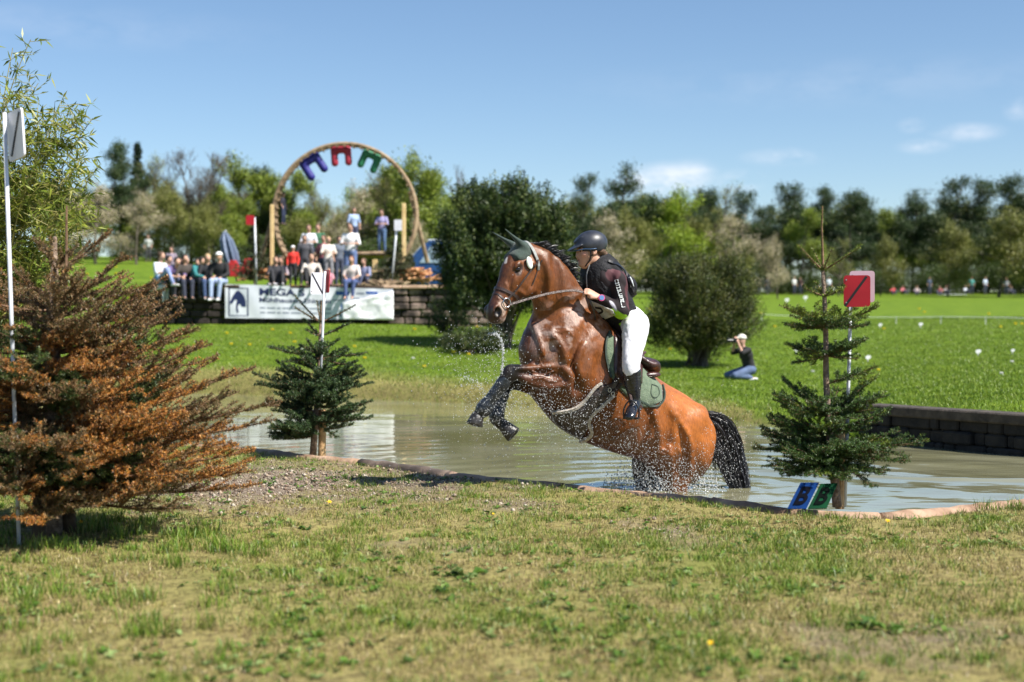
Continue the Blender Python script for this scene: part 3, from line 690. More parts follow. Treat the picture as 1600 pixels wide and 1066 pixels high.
for s in (1, -1):
    hb.ell(H(.20, -.088, .052 * s), (.100, .098, .040), [HA, HF, HL], k=.025)            # cheek
    hb.ell(H(.145, .045, .080 * s), (.038, .022, .020), [nrm(HA - HF * .3), HF, HL], k=.02)  # brow
    hb.tub([H(.20, .01, .082 * s), H(.27, .0, .064 * s), H(.33, -.005, .052 * s)], [.012, .013, .008], k=.015)   # facial crest
    hb.ell(H(.172, .030, .094 * s), (.021, .014, .012), [HA, HF, HL], k=.01, sub=True)
    hb.ell(H(.535, .022, .050 * s), (.044, .040, .026), [nrm(HA + HF * .35), HF, HL], k=.015)  # flared nostril rim
    hb.ell(H(.537, .016, .066 * s), (.034, .028, .030), [nrm(HA + HF * .35), HF, HL], k=.010, sub=True)
    hb.ell(H(.06, -.05, .07 * s), (.05, .05, .03), None, k=.03)
hb.ell(H(.548, -.060, 0), (.034, .026, .036), [HA, HF, HL], k=.02)      # chin and lips
for s in (1, -1): hb.seg(H(.585, -.022, .030 * s), H(.49, -.030, .066 * s), (.008, .010), (.006, .010), HF, None, k=.010, sub=True)
hb.seg(H(.40, .012, .054), H(.30, .02, .066), (.010, .004), (.010, .004), HF, None, k=.015, sub=True)
# grooves between muscles
def groove(pts, r=.012, k=.035):
    for a, b in zip(pts[:-1], pts[1:]): hb.seg(a, b, (r, r), (r, r), (0, 0, 1) if abs((b - a).normalized().z) < .9 else (1, 0, 0), None, k=k, sub=True)
bv_tmp = None
V, Q = hb.mesh(2)
bvh = BVHTree.FromPolygons([tuple(v) for v in V], [tuple(q) for q in Q])
CAMP = Vector((0, 0, CAM_Z))
def hit(u, v, tree=None, off=.0):
    d = (P(u, v, 10) - CAMP).normalized(); r = (tree or bvh).ray_cast(CAMP, d, 60)
    if r[0] is None: return None
    return r[0] + r[1] * off
def surf_pts(uv, off=.0):
    out = []
    for u, v in uv:
        h = hit(u, v, off=off)
        if h is not None: out.append(h)
    return out
def soft_line(uv, r, out, k=.05, sub=True):
    """a broad shallow furrow (or a low ridge) lying on the skin"""
    uvs = catmull(uv, 4); pts = [h for h in (hit(u, v, off=out) for u, v in uvs) if h is not None]
    for a, b in zip(pts[:-1], pts[1:]):
        if (b - a).length < .15: hb.seg(a, b, (r, r), (r, r), (0, 0, 1) if abs((b - a).normalized().z) < .9 else (1, 0, 0), None, k=k, sub=sub)
for uv, r, out in [([(915, 512), (900, 545), (895, 580), (902, 610)], .022, .020), ([(868, 535), (850, 560), (842, 575)], .018, .014), ([(1004, 690), (1012, 660), (1016, 632)], .03, .026),
                   ([(1064, 668), (1070, 705), (1068, 740)], .022, .020), ([(842, 408), (848, 435), (846, 462)], .016, .012), ([(866, 402), (872, 440), (862, 485)], .022, .020), ([(936, 560), (930, 600), (905, 640)], .025, .022), ([(905, 470), (872, 485), (848, 500)], .02, .018),
                   ([(868, 587), (845, 584), (815, 582)], .010, .008), ([(1040, 640), (1046, 665), (1040, 700)], .02, .018)]:
    soft_line(uv, r, out)
for uv, r, out in [([(870, 572), (840, 574), (806, 576)], .008, -.004), ([(886, 600), (856, 606), (820, 596)], .010, -.004), ([(815, 426), (805, 452), (797, 470)], .005, -.002), ([(832, 505), (842, 530), (850, 556)], .010, -.003), ([(1000, 640), (985, 665), (960, 685)], .02, -.012), ([(955, 580), (945, 615)], .02, -.012), ([(912, 540), (903, 565), (908, 590)], .02, -.012), ([(862, 520), (880, 545), (884, 565)], .016, -.006), ([(1058, 650), (1078, 690), (1078, 735)], .02, -.010), ([(1046, 700), (1050, 740), (1050, 762)], .012, -.006), ([(800, 448), (806, 432)], .004, -.001), ([(812, 455), (822, 462), (830, 452)], .004, -.001), ([(1022, 640), (1030, 680), (1024, 705)], .02, -.01), ([(880, 575), (892, 590), (886, 612)], .02, -.006)]:
    soft_line(uv, r, out, .03, False)
for uv in ([(788, 440), (793, 452), (789, 462), (794, 470)], [(806, 436), (799, 448), (803, 458)], [(776, 462), (781, 470), (777, 480)], [(880, 592), (862, 596), (846, 590), (828, 594)], [(866, 580), (848, 584), (830, 580)], [(930, 640), (950, 655), (968, 652), (985, 668), (1000, 664)], [(1004, 690), (1020, 684), (1028, 700), (1044, 706), (1050, 724)], [(842, 530), (848, 545), (843, 560), (850, 575)],
           [(900, 560), (892, 576), (896, 592), (886, 604)], [(1060, 700), (1066, 716), (1062, 732)], [(860, 512), (874, 520), (886, 516), (896, 526)]):
    soft_line(uv, .0045, -.001, .012, False)
V, Q = hb.mesh(2)
bvh = BVHTree.FromPolygons([tuple(v) for v in V], [tuple(q) for q in Q])
def seg_dist(V, a, b):
    a, b = np.array(a), np.array(b); t = np.clip(((V - a) @ (b - a)) / max((b - a) @ (b - a), 1e-9), 0, 1); return np.linalg.norm(V - a - t[:, None] * (b - a), axis=1)
def coat(V):
    n = len(V); nz = vnoise(V[:, 0] * 1 + V[:, 2] * .7, V[:, 1] + V[:, 2] * .6, 3.5, 201); 
    c = np.zeros((n, 3)); base = np.array([.27, .086, .021]); dark = np.array([.09, .030, .011])
    t = np.clip(.25 + (nz - .5) * 1.0, 0, 1)[:, None]
    c[:] = base * (1 - t) + dark * t
    # forehand is darker, hindquarters more orange
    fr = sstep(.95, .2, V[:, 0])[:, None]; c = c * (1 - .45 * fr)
    hind = sstep(1.05, 1.4, V[:, 0])[:, None]; c = c * (1 - hind) + np.array([.34, .105, .020]) * hind * (.8 + .4 * nz[:, None])
    # underside shade of the barrel painted into the wet coat below the flank line
    shade_h = (V[:, 2] - (1.18 - .50 * (V[:, 0] + .1))) + (vnoise(V[:, 0] + V[:, 1], V[:, 2], 6, 205) - .5) * .28
    c = c * (1 - .45 * sstep(.10, -.22, shade_h)[:, None])
    hd = np.clip(1 - seg_dist(V, H(.05, .09, 0), H(.50, .06, 0)) / .10, 0, 1)[:, None]; c = c * (1 - .55 * hd)  # front of the face: its shaded tone painted in darker
    st = vnoise(V[:, 0] * 3 + V[:, 2] * 5, V[:, 2] * 2 - V[:, 0] * 1.2 + V[:, 1] * 3, 9, 207, 4)[:, None]; c = c * (.72 + .56 * st)
    black = np.array([.012, .011, .012])
    def darken(d, r0, r1, colr=black, amt=1.0):
        nonlocal c; w = (amt * (1 - sstep(r0, r1, d)))[:, None]; c = c * (1 - w) + np.array(colr) * w
    # lower legs black
    for a, b, r0, r1 in [(P(803, 580, 10.98), P(745, 655, 11.0), .07, .15), (P(797, 596, 11.2), P(785, 662, 11.15), .07, .13)]: darken(seg_dist(V, a, b), r0, r1)
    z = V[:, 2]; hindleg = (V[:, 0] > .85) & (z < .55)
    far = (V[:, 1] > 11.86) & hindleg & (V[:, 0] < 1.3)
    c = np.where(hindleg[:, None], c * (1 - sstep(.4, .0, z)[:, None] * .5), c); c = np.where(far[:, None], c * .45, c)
    darken(seg_dist(V, P(985, 712, 11.65), P(1015, 712, 11.65)), .03, .10, (.03, .02, .018), .8)
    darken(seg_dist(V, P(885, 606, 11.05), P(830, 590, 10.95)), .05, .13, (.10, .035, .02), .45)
    # head: dark muzzle, pale skin under the lip, star
    darken(seg_dist(V, H(.53, .02, 0), H(.58, 0, 0)), .05, .10, (.03, .02, .02), .9)
    darken(seg_dist(V, H(.36, .075, 0), H(.5, .06, 0)), .03, .09, (.05, .02, .014), .6)
    darken(seg_dist(V, H(.47, .005, .055), H(.515, -.02, .06)), .018, .045, (.50, .38, .31), .75)
    darken(seg_dist(V, H(.56, -.024, .05), H(.50, -.030, .066)), .006, .012, (.02, .01, .01), .9)
    darken(seg_dist(V, H(.10, .10, 0), H(.40, .08, 0)), .05, .09, (.07, .028, .014), .6)
    darken(seg_dist(V, H(.56, -.05, .02), H(.53, -.075, .02)), .015, .045, (.36, .27, .23), .8)
    darken(seg_dist(V, H(.15, .03, .09), H(.19, .025, .09)), .02, .04, (.03, .018, .014), .9)
    darken(seg_dist(V, H(.12, .09, -.005), H(.155, .09, .01)), .008, .018, (.6, .56, .52), .9)
    # dark line inside nostril
    darken(seg_dist(V, H(.537, .012, .055), H(.54, .012, .05)), .034, .046, (.003, .002, .002))
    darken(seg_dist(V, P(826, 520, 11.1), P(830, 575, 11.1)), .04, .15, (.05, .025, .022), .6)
    # highlights on shoulder and breast painted into the coat as pale patches
    shine = np.clip(1 - seg_dist(V, P(905, 495, 11.1), P(870, 525, 11.05)) / .30, 0, 1) * sstep(.50, .68, vnoise(V[:, 0] * 1.5 + V[:, 1], V[:, 2] * 2.4, 9, 211, 4))
    c = c * (1 - .55 * shine[:, None]) + np.array([.62, .50, .45]) * .55 * shine[:, None]
    shine = np.clip(1 - seg_dist(V, P(826, 520, 11.05), P(850, 545, 11.0)) / .20, 0, 1) * sstep(.52, .66, vnoise(V[:, 0] * 1.5, V[:, 2] * .9, 11, 213, 4))
    c = c * (1 - .4 * shine[:, None]) + np.array([.3, .26, .26]) * .4 * shine[:, None]
    return np.clip(c, 0, 1)
def coat_mat():
    m, nt, b = new_mat('wet_bay_coat'); L = nt.links.new
    a = N(nt, 'ShaderNodeVertexColor'); a.layer_name = 'Col'; t = N(nt, 'ShaderNodeTexCoord')
    n = N(nt, 'ShaderNodeTexNoise'); n.inputs['Scale'].default_value = 80; n.inputs['Detail'].default_value = 6; n.inputs['Roughness'].default_value = .7
    mp = N(nt, 'ShaderNodeMapping'); mp.inputs['Scale'].default_value = (1, 1, .35); mp.inputs['Rotation'].default_value = (0, R(35), 0)
    L(t.outputs['Object'], mp.inputs['Vector']); L(mp.outputs[0], n.inputs['Vector'])
    mr = N(nt, 'ShaderNodeMapRange'); mr.inputs['From Min'].default_value = .3; mr.inputs['From Max'].default_value = .7; mr.inputs['To Min'].default_value = .62; mr.inputs['To Max'].default_value = 1.35
    L(n.outputs[0], mr.inputs['Value'])
    vm = N(nt, 'ShaderNodeVectorMath', operation='SCALE'); L(a.outputs[0], vm.inputs[0]); L(mr.outputs[0], vm.inputs['Scale']); L(vm.outputs[0], b.inputs['Base Color'])
    n2 = N(nt, 'ShaderNodeTexNoise'); n2.inputs['Scale'].default_value = 16; n2.inputs['Detail'].default_value = 5; L(t.outputs['Object'], n2.inputs['Vector'])
    m2 = N(nt, 'ShaderNodeMapRange'); m2.inputs['From Min'].default_value = .35; m2.inputs['From Max'].default_value = .65; m2.inputs['To Min'].default_value = .28; m2.inputs['To Max'].default_value = .58
    L(n2.outputs[0], m2.inputs['Value']); L(m2.outputs[0], b.inputs['Roughness'])
    b.inputs['Specular IOR Level'].default_value = .42; b.inputs['Specular Tint'].default_value = (1, .93, .88, 1)
    b.inputs['Coat Weight'].default_value = .06; b.inputs['Coat Roughness'].default_value = .3
    bp = N(nt, 'ShaderNodeBump'); bp.inputs['Strength'].default_value = .5; bp.inputs['Distance'].default_value = .006; L(n.outputs[0], bp.inputs['Height'])
    n3 = N(nt, 'ShaderNodeTexNoise'); n3.inputs['Scale'].default_value = 16; n3.inputs['Detail'].default_value = 4; n3.inputs['Distortion'].default_value = 1.2; L(mp.outputs[0], n3.inputs['Vector'])
    bp2 = N(nt, 'ShaderNodeBump'); bp2.inputs['Strength'].default_value = .5; bp2.inputs['Distance'].default_value = .012; L(n3.outputs[0], bp2.inputs['Height']); L(bp.outputs[0], bp2.inputs['Normal'])
    L(bp2.outputs[0], b.inputs['Normal']); return m
horse = empty('horse', (P(1030, 700, 11.7).x, 11.7, 0), 'wet bay horse leaping out of the pond with bent forelegs and black tail', 'horse')
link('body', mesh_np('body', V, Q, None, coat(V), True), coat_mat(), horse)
m_black_gloss = mat_noise('wet_black_hair', (.006, .006, .007), (.022, .02, .022), scale=40, rough=.38, spec=.6)
m_eye = plain((.01, .006, .005), .05, 'horse_eye')
for s in (1, -1):
    f = Field(H(.17, .03, .078 * s) - Vector((.05, .05, .05)), H(.17, .03, .078 * s) + Vector((.05, .05, .05)), .004); f.ell(H(.172, .030, .080 * s), (.025, .020, .018), [HA, HF, HL], k=.001)
    sdf_obj('eye', f, m_eye, horse)
# hooves with black shoes
m_hoof = mat_noise('wet_hoof', (.012, .011, .012), (.05, .045, .042), scale=20, rough=.35, bump=.2)
def hoof(a, b, front, r0, r1, name='hoof'):
    """truncated cone from coronet a to sole b"""
    ax = nrm(b - a); fr = nrm(front - ax * front.dot(ax)); sd = ax.cross(fr); mb = MB(); V = []; F = []; n = 16
    for k, (t, r) in enumerate([(-.12, r0 * .8), (0, r0), (.35, r0 + (r1 - r0) * .4), (1, r1), (1.04, r1 * .96), (1.04, r1 * .6), (.93, r1 * .45)]):
        c = a + (b - a) * t
        for i in range(n):
            q = 2 * math.pi * i / n; e = 1.12 if math.cos(q) > 0 else .88
            V.append(c + fr * math.cos(q) * r * e + sd * math.sin(q) * r * .92)
    for k in range(6):
        for i in range(n): F.append((k * n + i, k * n + (i + 1) % n, (k + 1) * n + (i + 1) % n, (k + 1) * n + i))
    F.append(tuple(range(6 * n, 7 * n))); F.append(tuple(reversed(range(n)))); mb.add(V, F); return mb.build(name, m_hoof, horse, smooth=True, bevel=0)
hoof(P(748, 647, 10.99), P(743, 664, 10.97), Vector((-1, -.3, 0)), .044, .066)
hoof(P(785, 662, 11.15), P(803, 678, 11.12), Vector((-.3, -.3, -1)), .044, .068)
# tail
m_hair = mat_noise('black_hair', (.005, .005, .006), (.028, .026, .03), scale=90, rough=.42, spec=.5)
def strands(name, roots, seed, parent, w0=.0035, m=None, nseg=10):
    """roots: list of polylines; each becomes a thin two sided ribbon"""
    rg = np.random.default_rng(seed); V = []; Q = []; n = 0
    for pl in roots:
        pl = np.asarray(pl, float); t = np.gradient(pl, axis=0); t /= np.linalg.norm(t, axis=1)[:, None] + 1e-9
        w = np.cross(t, rg.normal(0, 1, 3)); w /= np.linalg.norm(w, axis=1)[:, None] + 1e-9
        ww = w0 * np.concatenate([np.full(len(pl) - 2, 1.0), [.6, .15]])
        for i in range(len(pl)):
            V.append(pl[i] - w[i] * ww[i]); V.append(pl[i] + w[i] * ww[i])
            if i: Q.append([n + 2 * i - 2, n + 2 * i - 1, n + 2 * i + 1, n + 2 * i])
        n += 2 * len(pl)
    return link(name, mesh_np(name, np.array(V), np.array(Q), None, None, True), m or m_hair, parent)
rgt = np.random.default_rng(300)
tc_ = [P(1088, 650, 11.86), P(1104, 654, 11.9), P(1122, 668, 11.93), P(1135, 695, 11.95), P(1145, 725, 11.94), P(1154, 752, 11.9), P(1163, 782, 11.86)]
tw = [.035, .08, .115, .12, .11, .095, .06]
tcs = catmull([tuple(p) for p in tc_], 4); tws = np.interp(np.linspace(0, 1, len(tcs)), np.linspace(0, 1, 7), tw)
pls = []
for i in range(3400):
    a = rgt.uniform(0, 2 * np.pi); r = np.sqrt(rgt.uniform(0, 1)); s0 = rgt.uniform(0, .35) if i % 3 else 0; e = rgt.uniform(.6, 1.02)
    idx = np.linspace(s0, e, 14) * (len(tcs) - 1)
    c = np.stack([np.interp(idx, np.arange(len(tcs)), tcs[:, k]) for k in range(3)], 1); w = np.interp(idx, np.arange(len(tcs)), tws)
    wav = rgt.normal(0, .014, 3) * np.sin(np.linspace(0, rgt.uniform(3, 8), 14))[:, None]
    side = np.array([1, 0, .55]); side /= np.linalg.norm(side)
    pls.append(c + side * (math.cos(a) * r * w)[:, None] + np.array([0, 1, 0]) * (math.sin(a) * r * w * .55)[:, None] + wav)
for i in range(90):      # loose strands hanging on the near side
    u0 = rgt.uniform(1098, 1125); v0 = 652 + (u0 - 1098) * .6 + rgt.uniform(0, 20); l = rgt.uniform(40, 82)
    p0 = np.array(P(u0, v0, 11.86)); p1 = np.array(P(u0 + rgt.uniform(-4, 6), v0 + l * .5, 11.84)); p2 = np.array(P(u0 + rgt.uniform(2, 22), v0 + l, 11.84)); pls.append(catmull([p0, p1, p2], 4))
strands('tail', pls, 301, horse, .0024)
# mane along the crest, wind lifted
pls = []
cr = catmull([tuple(P(*c)) for c in [(818, 383, 11.0), (838, 386, 11.02), (856, 395, 11.05), (870, 407, 11.08), (884, 424, 11.11), (897, 444, 11.15), (910, 464, 11.2), (925, 488, 11.24)]], 6)
for i in range(2200):
    t = rgt.uniform(0, 1) ** .85; k = t * (len(cr) - 1); p = np.array([np.interp(k, np.arange(len(cr)), cr[:, j]) for j in range(3)])
    l = (.115 if t < .62 else .075) * rgt.uniform(.5, 1.15) * (.6 if t < .08 else 1)
    up = np.array([.60, 0, .70]) + rgt.normal(0, .10, 3); far = -np.array(LAT)
    clump = math.sin(t * 60) * .25
    p0 = p - up * .012 + far * rgt.uniform(-.02, .025)
    p1 = p0 + (up * .6 + np.array([.45 + clump * .4, 0, .1])) * l * .55; p2 = p1 + (up * .1 + far * .4 + np.array([.75, 0, -.12 + clump])) * l * .7
    pls.append(catmull([p0, p1, p2], 3))
strands('mane', pls, 302, horse, .0022)
# whiskers/forelock are under the bonnet: dark green ear bonnet as fitted cloth
m_bonnet = mat_noise('dark_green_cloth', (.008, .024, .017), (.024, .05, .036), scale=60, rough=.75, bump=.4, bscale=260, sheen=.3)
f = Field(HP - Vector((.3, .3, .3)), HP + Vector((.25, .25, .35)), .0065)
f.loft([hs(-.035, .05, -.085, .060), hs(.0, .078, -.10, .076), hs(.04, .088, -.05, .084), hs(.075, .094, .0, .089), hs(.10, .096, .035, .088)], n=3, k=.01, k0=.01, cap=.3)
f.ell(H(-.01, .03, 0), (.06, .06, .075), [HA, HF, HL], k=.02)
for s, tip in ((1, P(788, 357, 10.88)), (-1, P(768, 362, 11.08))):
    base = H(-.02, .045, .048 * s); md = base.lerp(tip, .45)
    f.loft([(tuple(base), tuple(HL), .032, .028), (tuple(base.lerp(tip, .25)), tuple(HL), .031, .022), (tuple(md), tuple(HL), .021, .014), (tuple(base.lerp(tip, .8)), tuple(HL), .009, .007), (tuple(tip), tuple(HL), .003, .003)], n=3, k=.006, k0=.03)
sdf_obj('ear_bonnet', f, m_bonnet, horse)
# tendon boots on the cannon bones
m_boot = mat_noise('wet_neoprene', (.01, .013, .018), (.03, .036, .045), scale=30, rough=.3, bump=.3, bscale=60, spec=.6)
for pts, rr in [([P(790, 593, yn - .06), P(781, 606, yn - .05), P(773, 616, yn - .045), P(765, 627, yn - .04), P(757, 638, yn - .03), P(753, 643, yn - .03)], [.052, .050, .046, .048, .062, .050]),
                ([P(787, 612, yf - .12), P(783, 624, yf - .13), P(780, 636, yf - .14), P(776, 650, yf - .15), P(777, 656, yf - .15)], [.050, .047, .046, .058, .05])]:
    f = Field(Vector([min(p[i] for p in pts) - .1 for i in range(3)]), Vector([max(p[i] for p in pts) + .1 for i in range(3)]), .006)
    f.tub(pts, rr, k=.01)
    cs = catmull([tuple(p) for p in pts], 6)
    for q in (.12, .4, .7):
        i = int(q * (len(cs) - 2)); a, b = Vector(cs[i]), Vector(cs[i + 1]); a2 = a + (b - a).normalized() * .022; r = np.interp(q, np.linspace(0, 1, len(rr)), rr) + .005
        f.seg(a, a2, (r, r), (r, r), LAT, None, k=.005, cap=.3)
    sdf_obj('tendon_boot', f, m_boot, horse)
# ------------------------------------------------------------------ tack and rider
def ribbon(name, pts, nrms, width, th, mat, parent, closed=False, wend=None):
    """flat strap with thickness, lying along pts with surface normals nrms"""
    m = len(pts); V = []; F = []
    for i in range(m):
        a = pts[(i - 1) % m if closed else max(i - 1, 0)]; b = pts[(i + 1) % m if closed else min(i + 1, m - 1)]
        t = nrm(b - a); n = nrm(nrms[i] - t * nrms[i].dot(t)); s = t.cross(n); w = width / 2
        if wend: w = (width + (wend - width) * i / (m - 1)) / 2
        V += [pts[i] - s * w, pts[i] - s * w * .85 + n * th, pts[i] + s * w * .85 + n * th, pts[i] + s * w]
    for i in range(m if closed else m - 1):
        j = (i + 1) % m
        for k in range(4): F.append((4 * i + k, 4 * i + (k + 1) % 4, 4 * j + (k + 1) % 4, 4 * j + k))
    if not closed: F += [(3, 2, 1, 0), (4 * m - 4, 4 * m - 3, 4 * m - 2, 4 * m - 1)]
    mb = MB(); mb.add(V, F); return mb.build(name, mat, parent, smooth=False)
def strap(name, uv, width, mat, parent, off=.002, th=.005, n=6, tree=None, wend=None):
    uvs = catmull(uv, n); pts = []; ns = []
    for u, v in uvs:
        d = (P(u, v, 10) - CAMP).normalized(); r = (tree or bvh).ray_cast(CAMP, d, 60)
        if r[0] is None: continue
        nn = r[1] if r[1].dot(d) < 0 else -r[1]; pts.append(r[0] + nn * off); ns.append(nn)
    for _ in range(2):
        pts = [pts[0]] + [(pts[i - 1] + pts[i] * 2 + pts[i + 1]) / 4 for i in range(1, len(pts) - 1)] + [pts[-1]]
        ns = [ns[0]] + [nrm(ns[i - 1] + ns[i] * 2 + ns[i + 1]) for i in range(1, len(ns) - 1)] + [ns[-1]]
    return ribbon(name, pts, ns, width, th, mat, parent, wend=wend)
def ring(name, c, a, b, width, mat, parent, off=.003, th=.005, n=36, tree=None, r0=.2):
    """strap all round a body part: rays shot inwards in the plane (a, b) through c"""
    a, b = nrm(a), nrm(b); pts = []; ns = []
    for i in range(n):
        q = 2 * math.pi * i / n; d = a * math.cos(q) + b * math.sin(q); r = (tree or bvh).ray_cast(c, d, r0)
        if r[0] is None: continue
        nn = r[1] if r[1].dot(d) > 0 else -r[1]; pts.append(r[0] + nn * off); ns.append(nrm(nn + d))
    m = len(pts)
    for _ in range(2): pts = [(pts[i - 1] + pts[i] * 2 + pts[(i + 1) % m]) / 4 for i in range(m)]
    return ribbon(name, pts, ns, width, th, mat, parent, closed=True)
def patch(name, e0, e1, mat, parent, off=.004, th=.012, nu=24, nv=14, tree=None, far=False, puff=0):
    """cloth or leather panel between two outline curves, laid on the body and given thickness"""
    A = catmull(e0, 6); B = catmull(e1, 6)
    def at(C, t): k = t * (len(C) - 1); return np.array([np.interp(k, np.arange(len(C)), C[:, j]) for j in range(2)])
    g = [[None] * (nv + 1) for _ in range(nu + 1)]; G2 = [[None] * (nv + 1) for _ in range(nu + 1)]
    for i in range(nu + 1):
        for j in range(nv + 1):
            u, v = at(A, i / nu) * (1 - j / nv) + at(B, i / nu) * j / nv
            d = (P(u, v, 10) - CAMP).normalized(); r = (tree or bvh).ray_cast(CAMP, d, 60)
            if r[0] is not None:
                nn = r[1] if r[1].dot(d) < 0 else -r[1]; p = r[0]
                if far:
                    r2 = (tree or bvh).ray_cast(p - LAT * 1.4, LAT, 3)
                    if r2[0] is not None: p = r2[0]; nn = -nn if False else (r2[1] if r2[1].dot(LAT) < 0 else -r2[1])
                g[i][j] = p; G2[i][j] = nn
    flat = [(i, j) for i in range(nu + 1) for j in range(nv + 1) if g[i][j] is not None]
    for i in range(nu + 1):
        for j in range(nv + 1):
            if g[i][j] is None:
                k = min(flat, key=lambda q: (q[0] - i) ** 2 + (q[1] - j) ** 2); u, v = at(A, i / nu) * (1 - j / nv) + at(B, i / nu) * j / nv
                g[i][j] = P(u, v, g[k[0]][k[1]].y + .02) if not far else g[k[0]][k[1]]; G2[i][j] = G2[k[0]][k[1]]
    V0 = []; V1 = []
    for i in range(nu + 1):
        for j in range(nv + 1):
            e = min(i, nu - i, j, nv - j); n_ = Vector()
            for di in (-1, 0, 1):
                for dj in (-1, 0, 1): n_ += G2[min(max(i + di, 0), nu)][min(max(j + dj, 0), nv)]
            n_.normalize(); t = th * (.45 if e == 0 else 1) + puff * min(e / 3, 1)
            V0.append(g[i][j] + n_ * off); V1.append(g[i][j] + n_ * (off + t))
    w = nv + 1; F = []; o = len(V0)
    for i in range(nu):
        for j in range(nv): q = (i * w + j, i * w + j + 1, (i + 1) * w + j + 1, (i + 1) * w + j); F.append(q); F.append(tuple(o + k for k in reversed(q)))
    rim = [i * w for i in range(nu + 1)] + [nu * w + j for j in range(1, w)] + [i * w + nv for i in range(nu - 1, -1, -1)] + [j for j in range(nv - 1, 0, -1)]
    for k in range(len(rim)): a, b = rim[k], rim[(k + 1) % len(rim)]; F.append((a, b, o + b, o + a))
    me = bpy.data.meshes.new(name); me.from_pydata([tuple(v) for v in V0 + V1], [], F); me.polygons.foreach_set('use_smooth', np.ones(len(F), bool)); me.update()
    return link(name, me, mat, parent)
m_lea = mat_noise('dark_brown_leather', (.018, .011, .009), (.055, .032, .026), scale=25, rough=.35, bump=.2, spec=.6)
m_leab = mat_noise('reddish_brown_leather', (.025, .011, .010), (.075, .032, .028), scale=18, rough=.35, bump=.2, spec=.6)
m_pad = mat_noise('olive_quilted_cloth', (.075, .115, .065), (.12, .165, .10), scale=30, rough=.8, bump=.5, bscale=120, sheen=.3)
m_padd = mat_noise('dark_green_piping', (.012, .028, .02), (.03, .05, .035), scale=40, rough=.7)
m_fleece = mat_noise('wet_sheepskin', (.42, .36, .29), (.68, .62, .55), scale=60, rough=.95, bump=.9, bscale=160)
m_metal = mat_noise('steel', (.45, .45, .46), (.6, .6, .6), scale=20, rough=.25, metal=1)
m_blackp = mat_noise('black_composite', (.008, .008, .010), (.022, .022, .026), scale=20, rough=.3)
# --- saddle pad
pad = empty('saddle_pad', tuple(P(985, 560, 11.4)), 'olive green quilted saddle pad with dark piping under the saddle of the bay horse', 'saddle pad')
patch('pad_panel', [(950, 519), (972, 540), (1000, 572), (1020, 590), (1033, 604)], [(944, 545), (956, 592), (985, 625), (1010, 637), (1034, 627)], m_pad, pad, .005, .010, puff=.006)
patch('pad_panel', [(950, 524), (972, 545), (1000, 576), (1020, 594), (1033, 608)], [(944, 550), (956, 592), (985, 620), (1010, 630), (1034, 622)], m_pad, pad, .005, .010, far=True)
strap('piping', [(1033, 603), (1036, 616), (1033, 628), (1021, 637), (1008, 631), (990, 622)], .016, m_padd, pad, .012, .012)
strap('piping', [(951, 519), (945, 535), (946, 560), (954, 590)], .018, m_padd, pad, .012, .012)
strap('emblem', [(1015, 602), (1024, 606), (1027, 616), (1022, 622), (1014, 617), (1015, 602)], .004, m_padd, pad, .024, .003)
# --- saddle
sad = empty('saddle', tuple(P(985, 540, 11.4)), 'dark brown leather jumping saddle with black stirrups on the bay horse', 'saddle')
f = Field((.55, 10.95, .75), (1.35, 11.9, 1.6), .009)
SP = lambda u, v, Y, s=0: P(u, v, Y) + LAT * s
f.loft([(SP(952, 518, 11.31), (0, 0, 1), .035, .06), (SP(962, 530, 11.34), (0, 0, 1), .045, .11), (SP(980, 551, 11.40), (0, 0, 1), .04, .13), (SP(1000, 568, 11.46), (0, 0, 1), .04, .17), (SP(1008, 569, 11.49), (0, 0, 1), .045, .16), (SP(1015, 579, 11.52), (0, 0, 1), .028, .12)], n=4, k=.02)
f.ell(SP(990, 551, 11.43), (.11, .045, .09), [FWD, (0, 0, 1), LAT], k=.03, sub=False)
f.ell(SP(983, 540, 11.41), (.15, .05, .10), [nrm((1, 0, -.6)), nrm((.6, 0, 1)), LAT], k=.03, sub=True)
for s in (1, -1): f.ell(SP(1003, 585, 11.48, .16 * s), (.075, .026, .035), [nrm((-1, -.3, .5)), (0, 0, 1), LAT], k=.02)
sdf_obj('seat', f, m_leab, sad)
patch('flap', [(956, 524), (966, 534), (980, 552), (1000, 574)], [(957, 586), (966, 600), (984, 608), (1000, 600)], m_leab, sad, .022, .014, nu=14, nv=14, puff=.01)
patch('flap', [(956, 530), (966, 538), (980, 556), (1000, 578)], [(957, 582), (966, 596), (984, 602), (1000, 596)], m_leab, sad, .022, .014, nu=14, nv=14, far=True)
print('flank', hit(990, 600), hit(960, 560)); gu = patch('stud_guard', [(862, 645), (885, 642), (908, 630), (924, 613), (940, 601), (955, 604)], [(866, 656), (885, 672), (908, 683), (920, 664), (932, 640), (955, 618)], mat_noise('wet_guard_leather', (.02, .014, .012), (.075, .055, .05), scale=30, rough=.3, bump=.4, spec=.6), sad, .006, .016, nu=26, nv=12, puff=.01)
strap('fleece_trim', [(865, 642), (890, 640), (912, 627), (926, 610), (940, 599)], .026, m_fleece, sad, .014, .022)
strap('fleece_trim', [(908, 686), (918, 682), (925, 674), (920, 660), (924, 648), (938, 634), (958, 617)], .028, m_fleece, sad, .014, .022)
strap('girth_strap', [(936, 611), (948, 606), (958, 598), (966, 586)], .05, m_lea, sad, .022, .012)
strap('girth_strap', [(941, 620), (952, 614), (962, 606), (970, 596)], .03, m_lea, sad, .022, .012)
for u, v in ((949, 608), (953, 614)):
    mbk = MB(); c = hit(u, v, off=.045); mbk.tube([c + Vector((math.cos(q) * .013, 0, math.sin(q) * .016)) for q in np.linspace(0, 2 * math.pi, 9)], .003, 6); mbk.build('buckle', m_metal, sad)
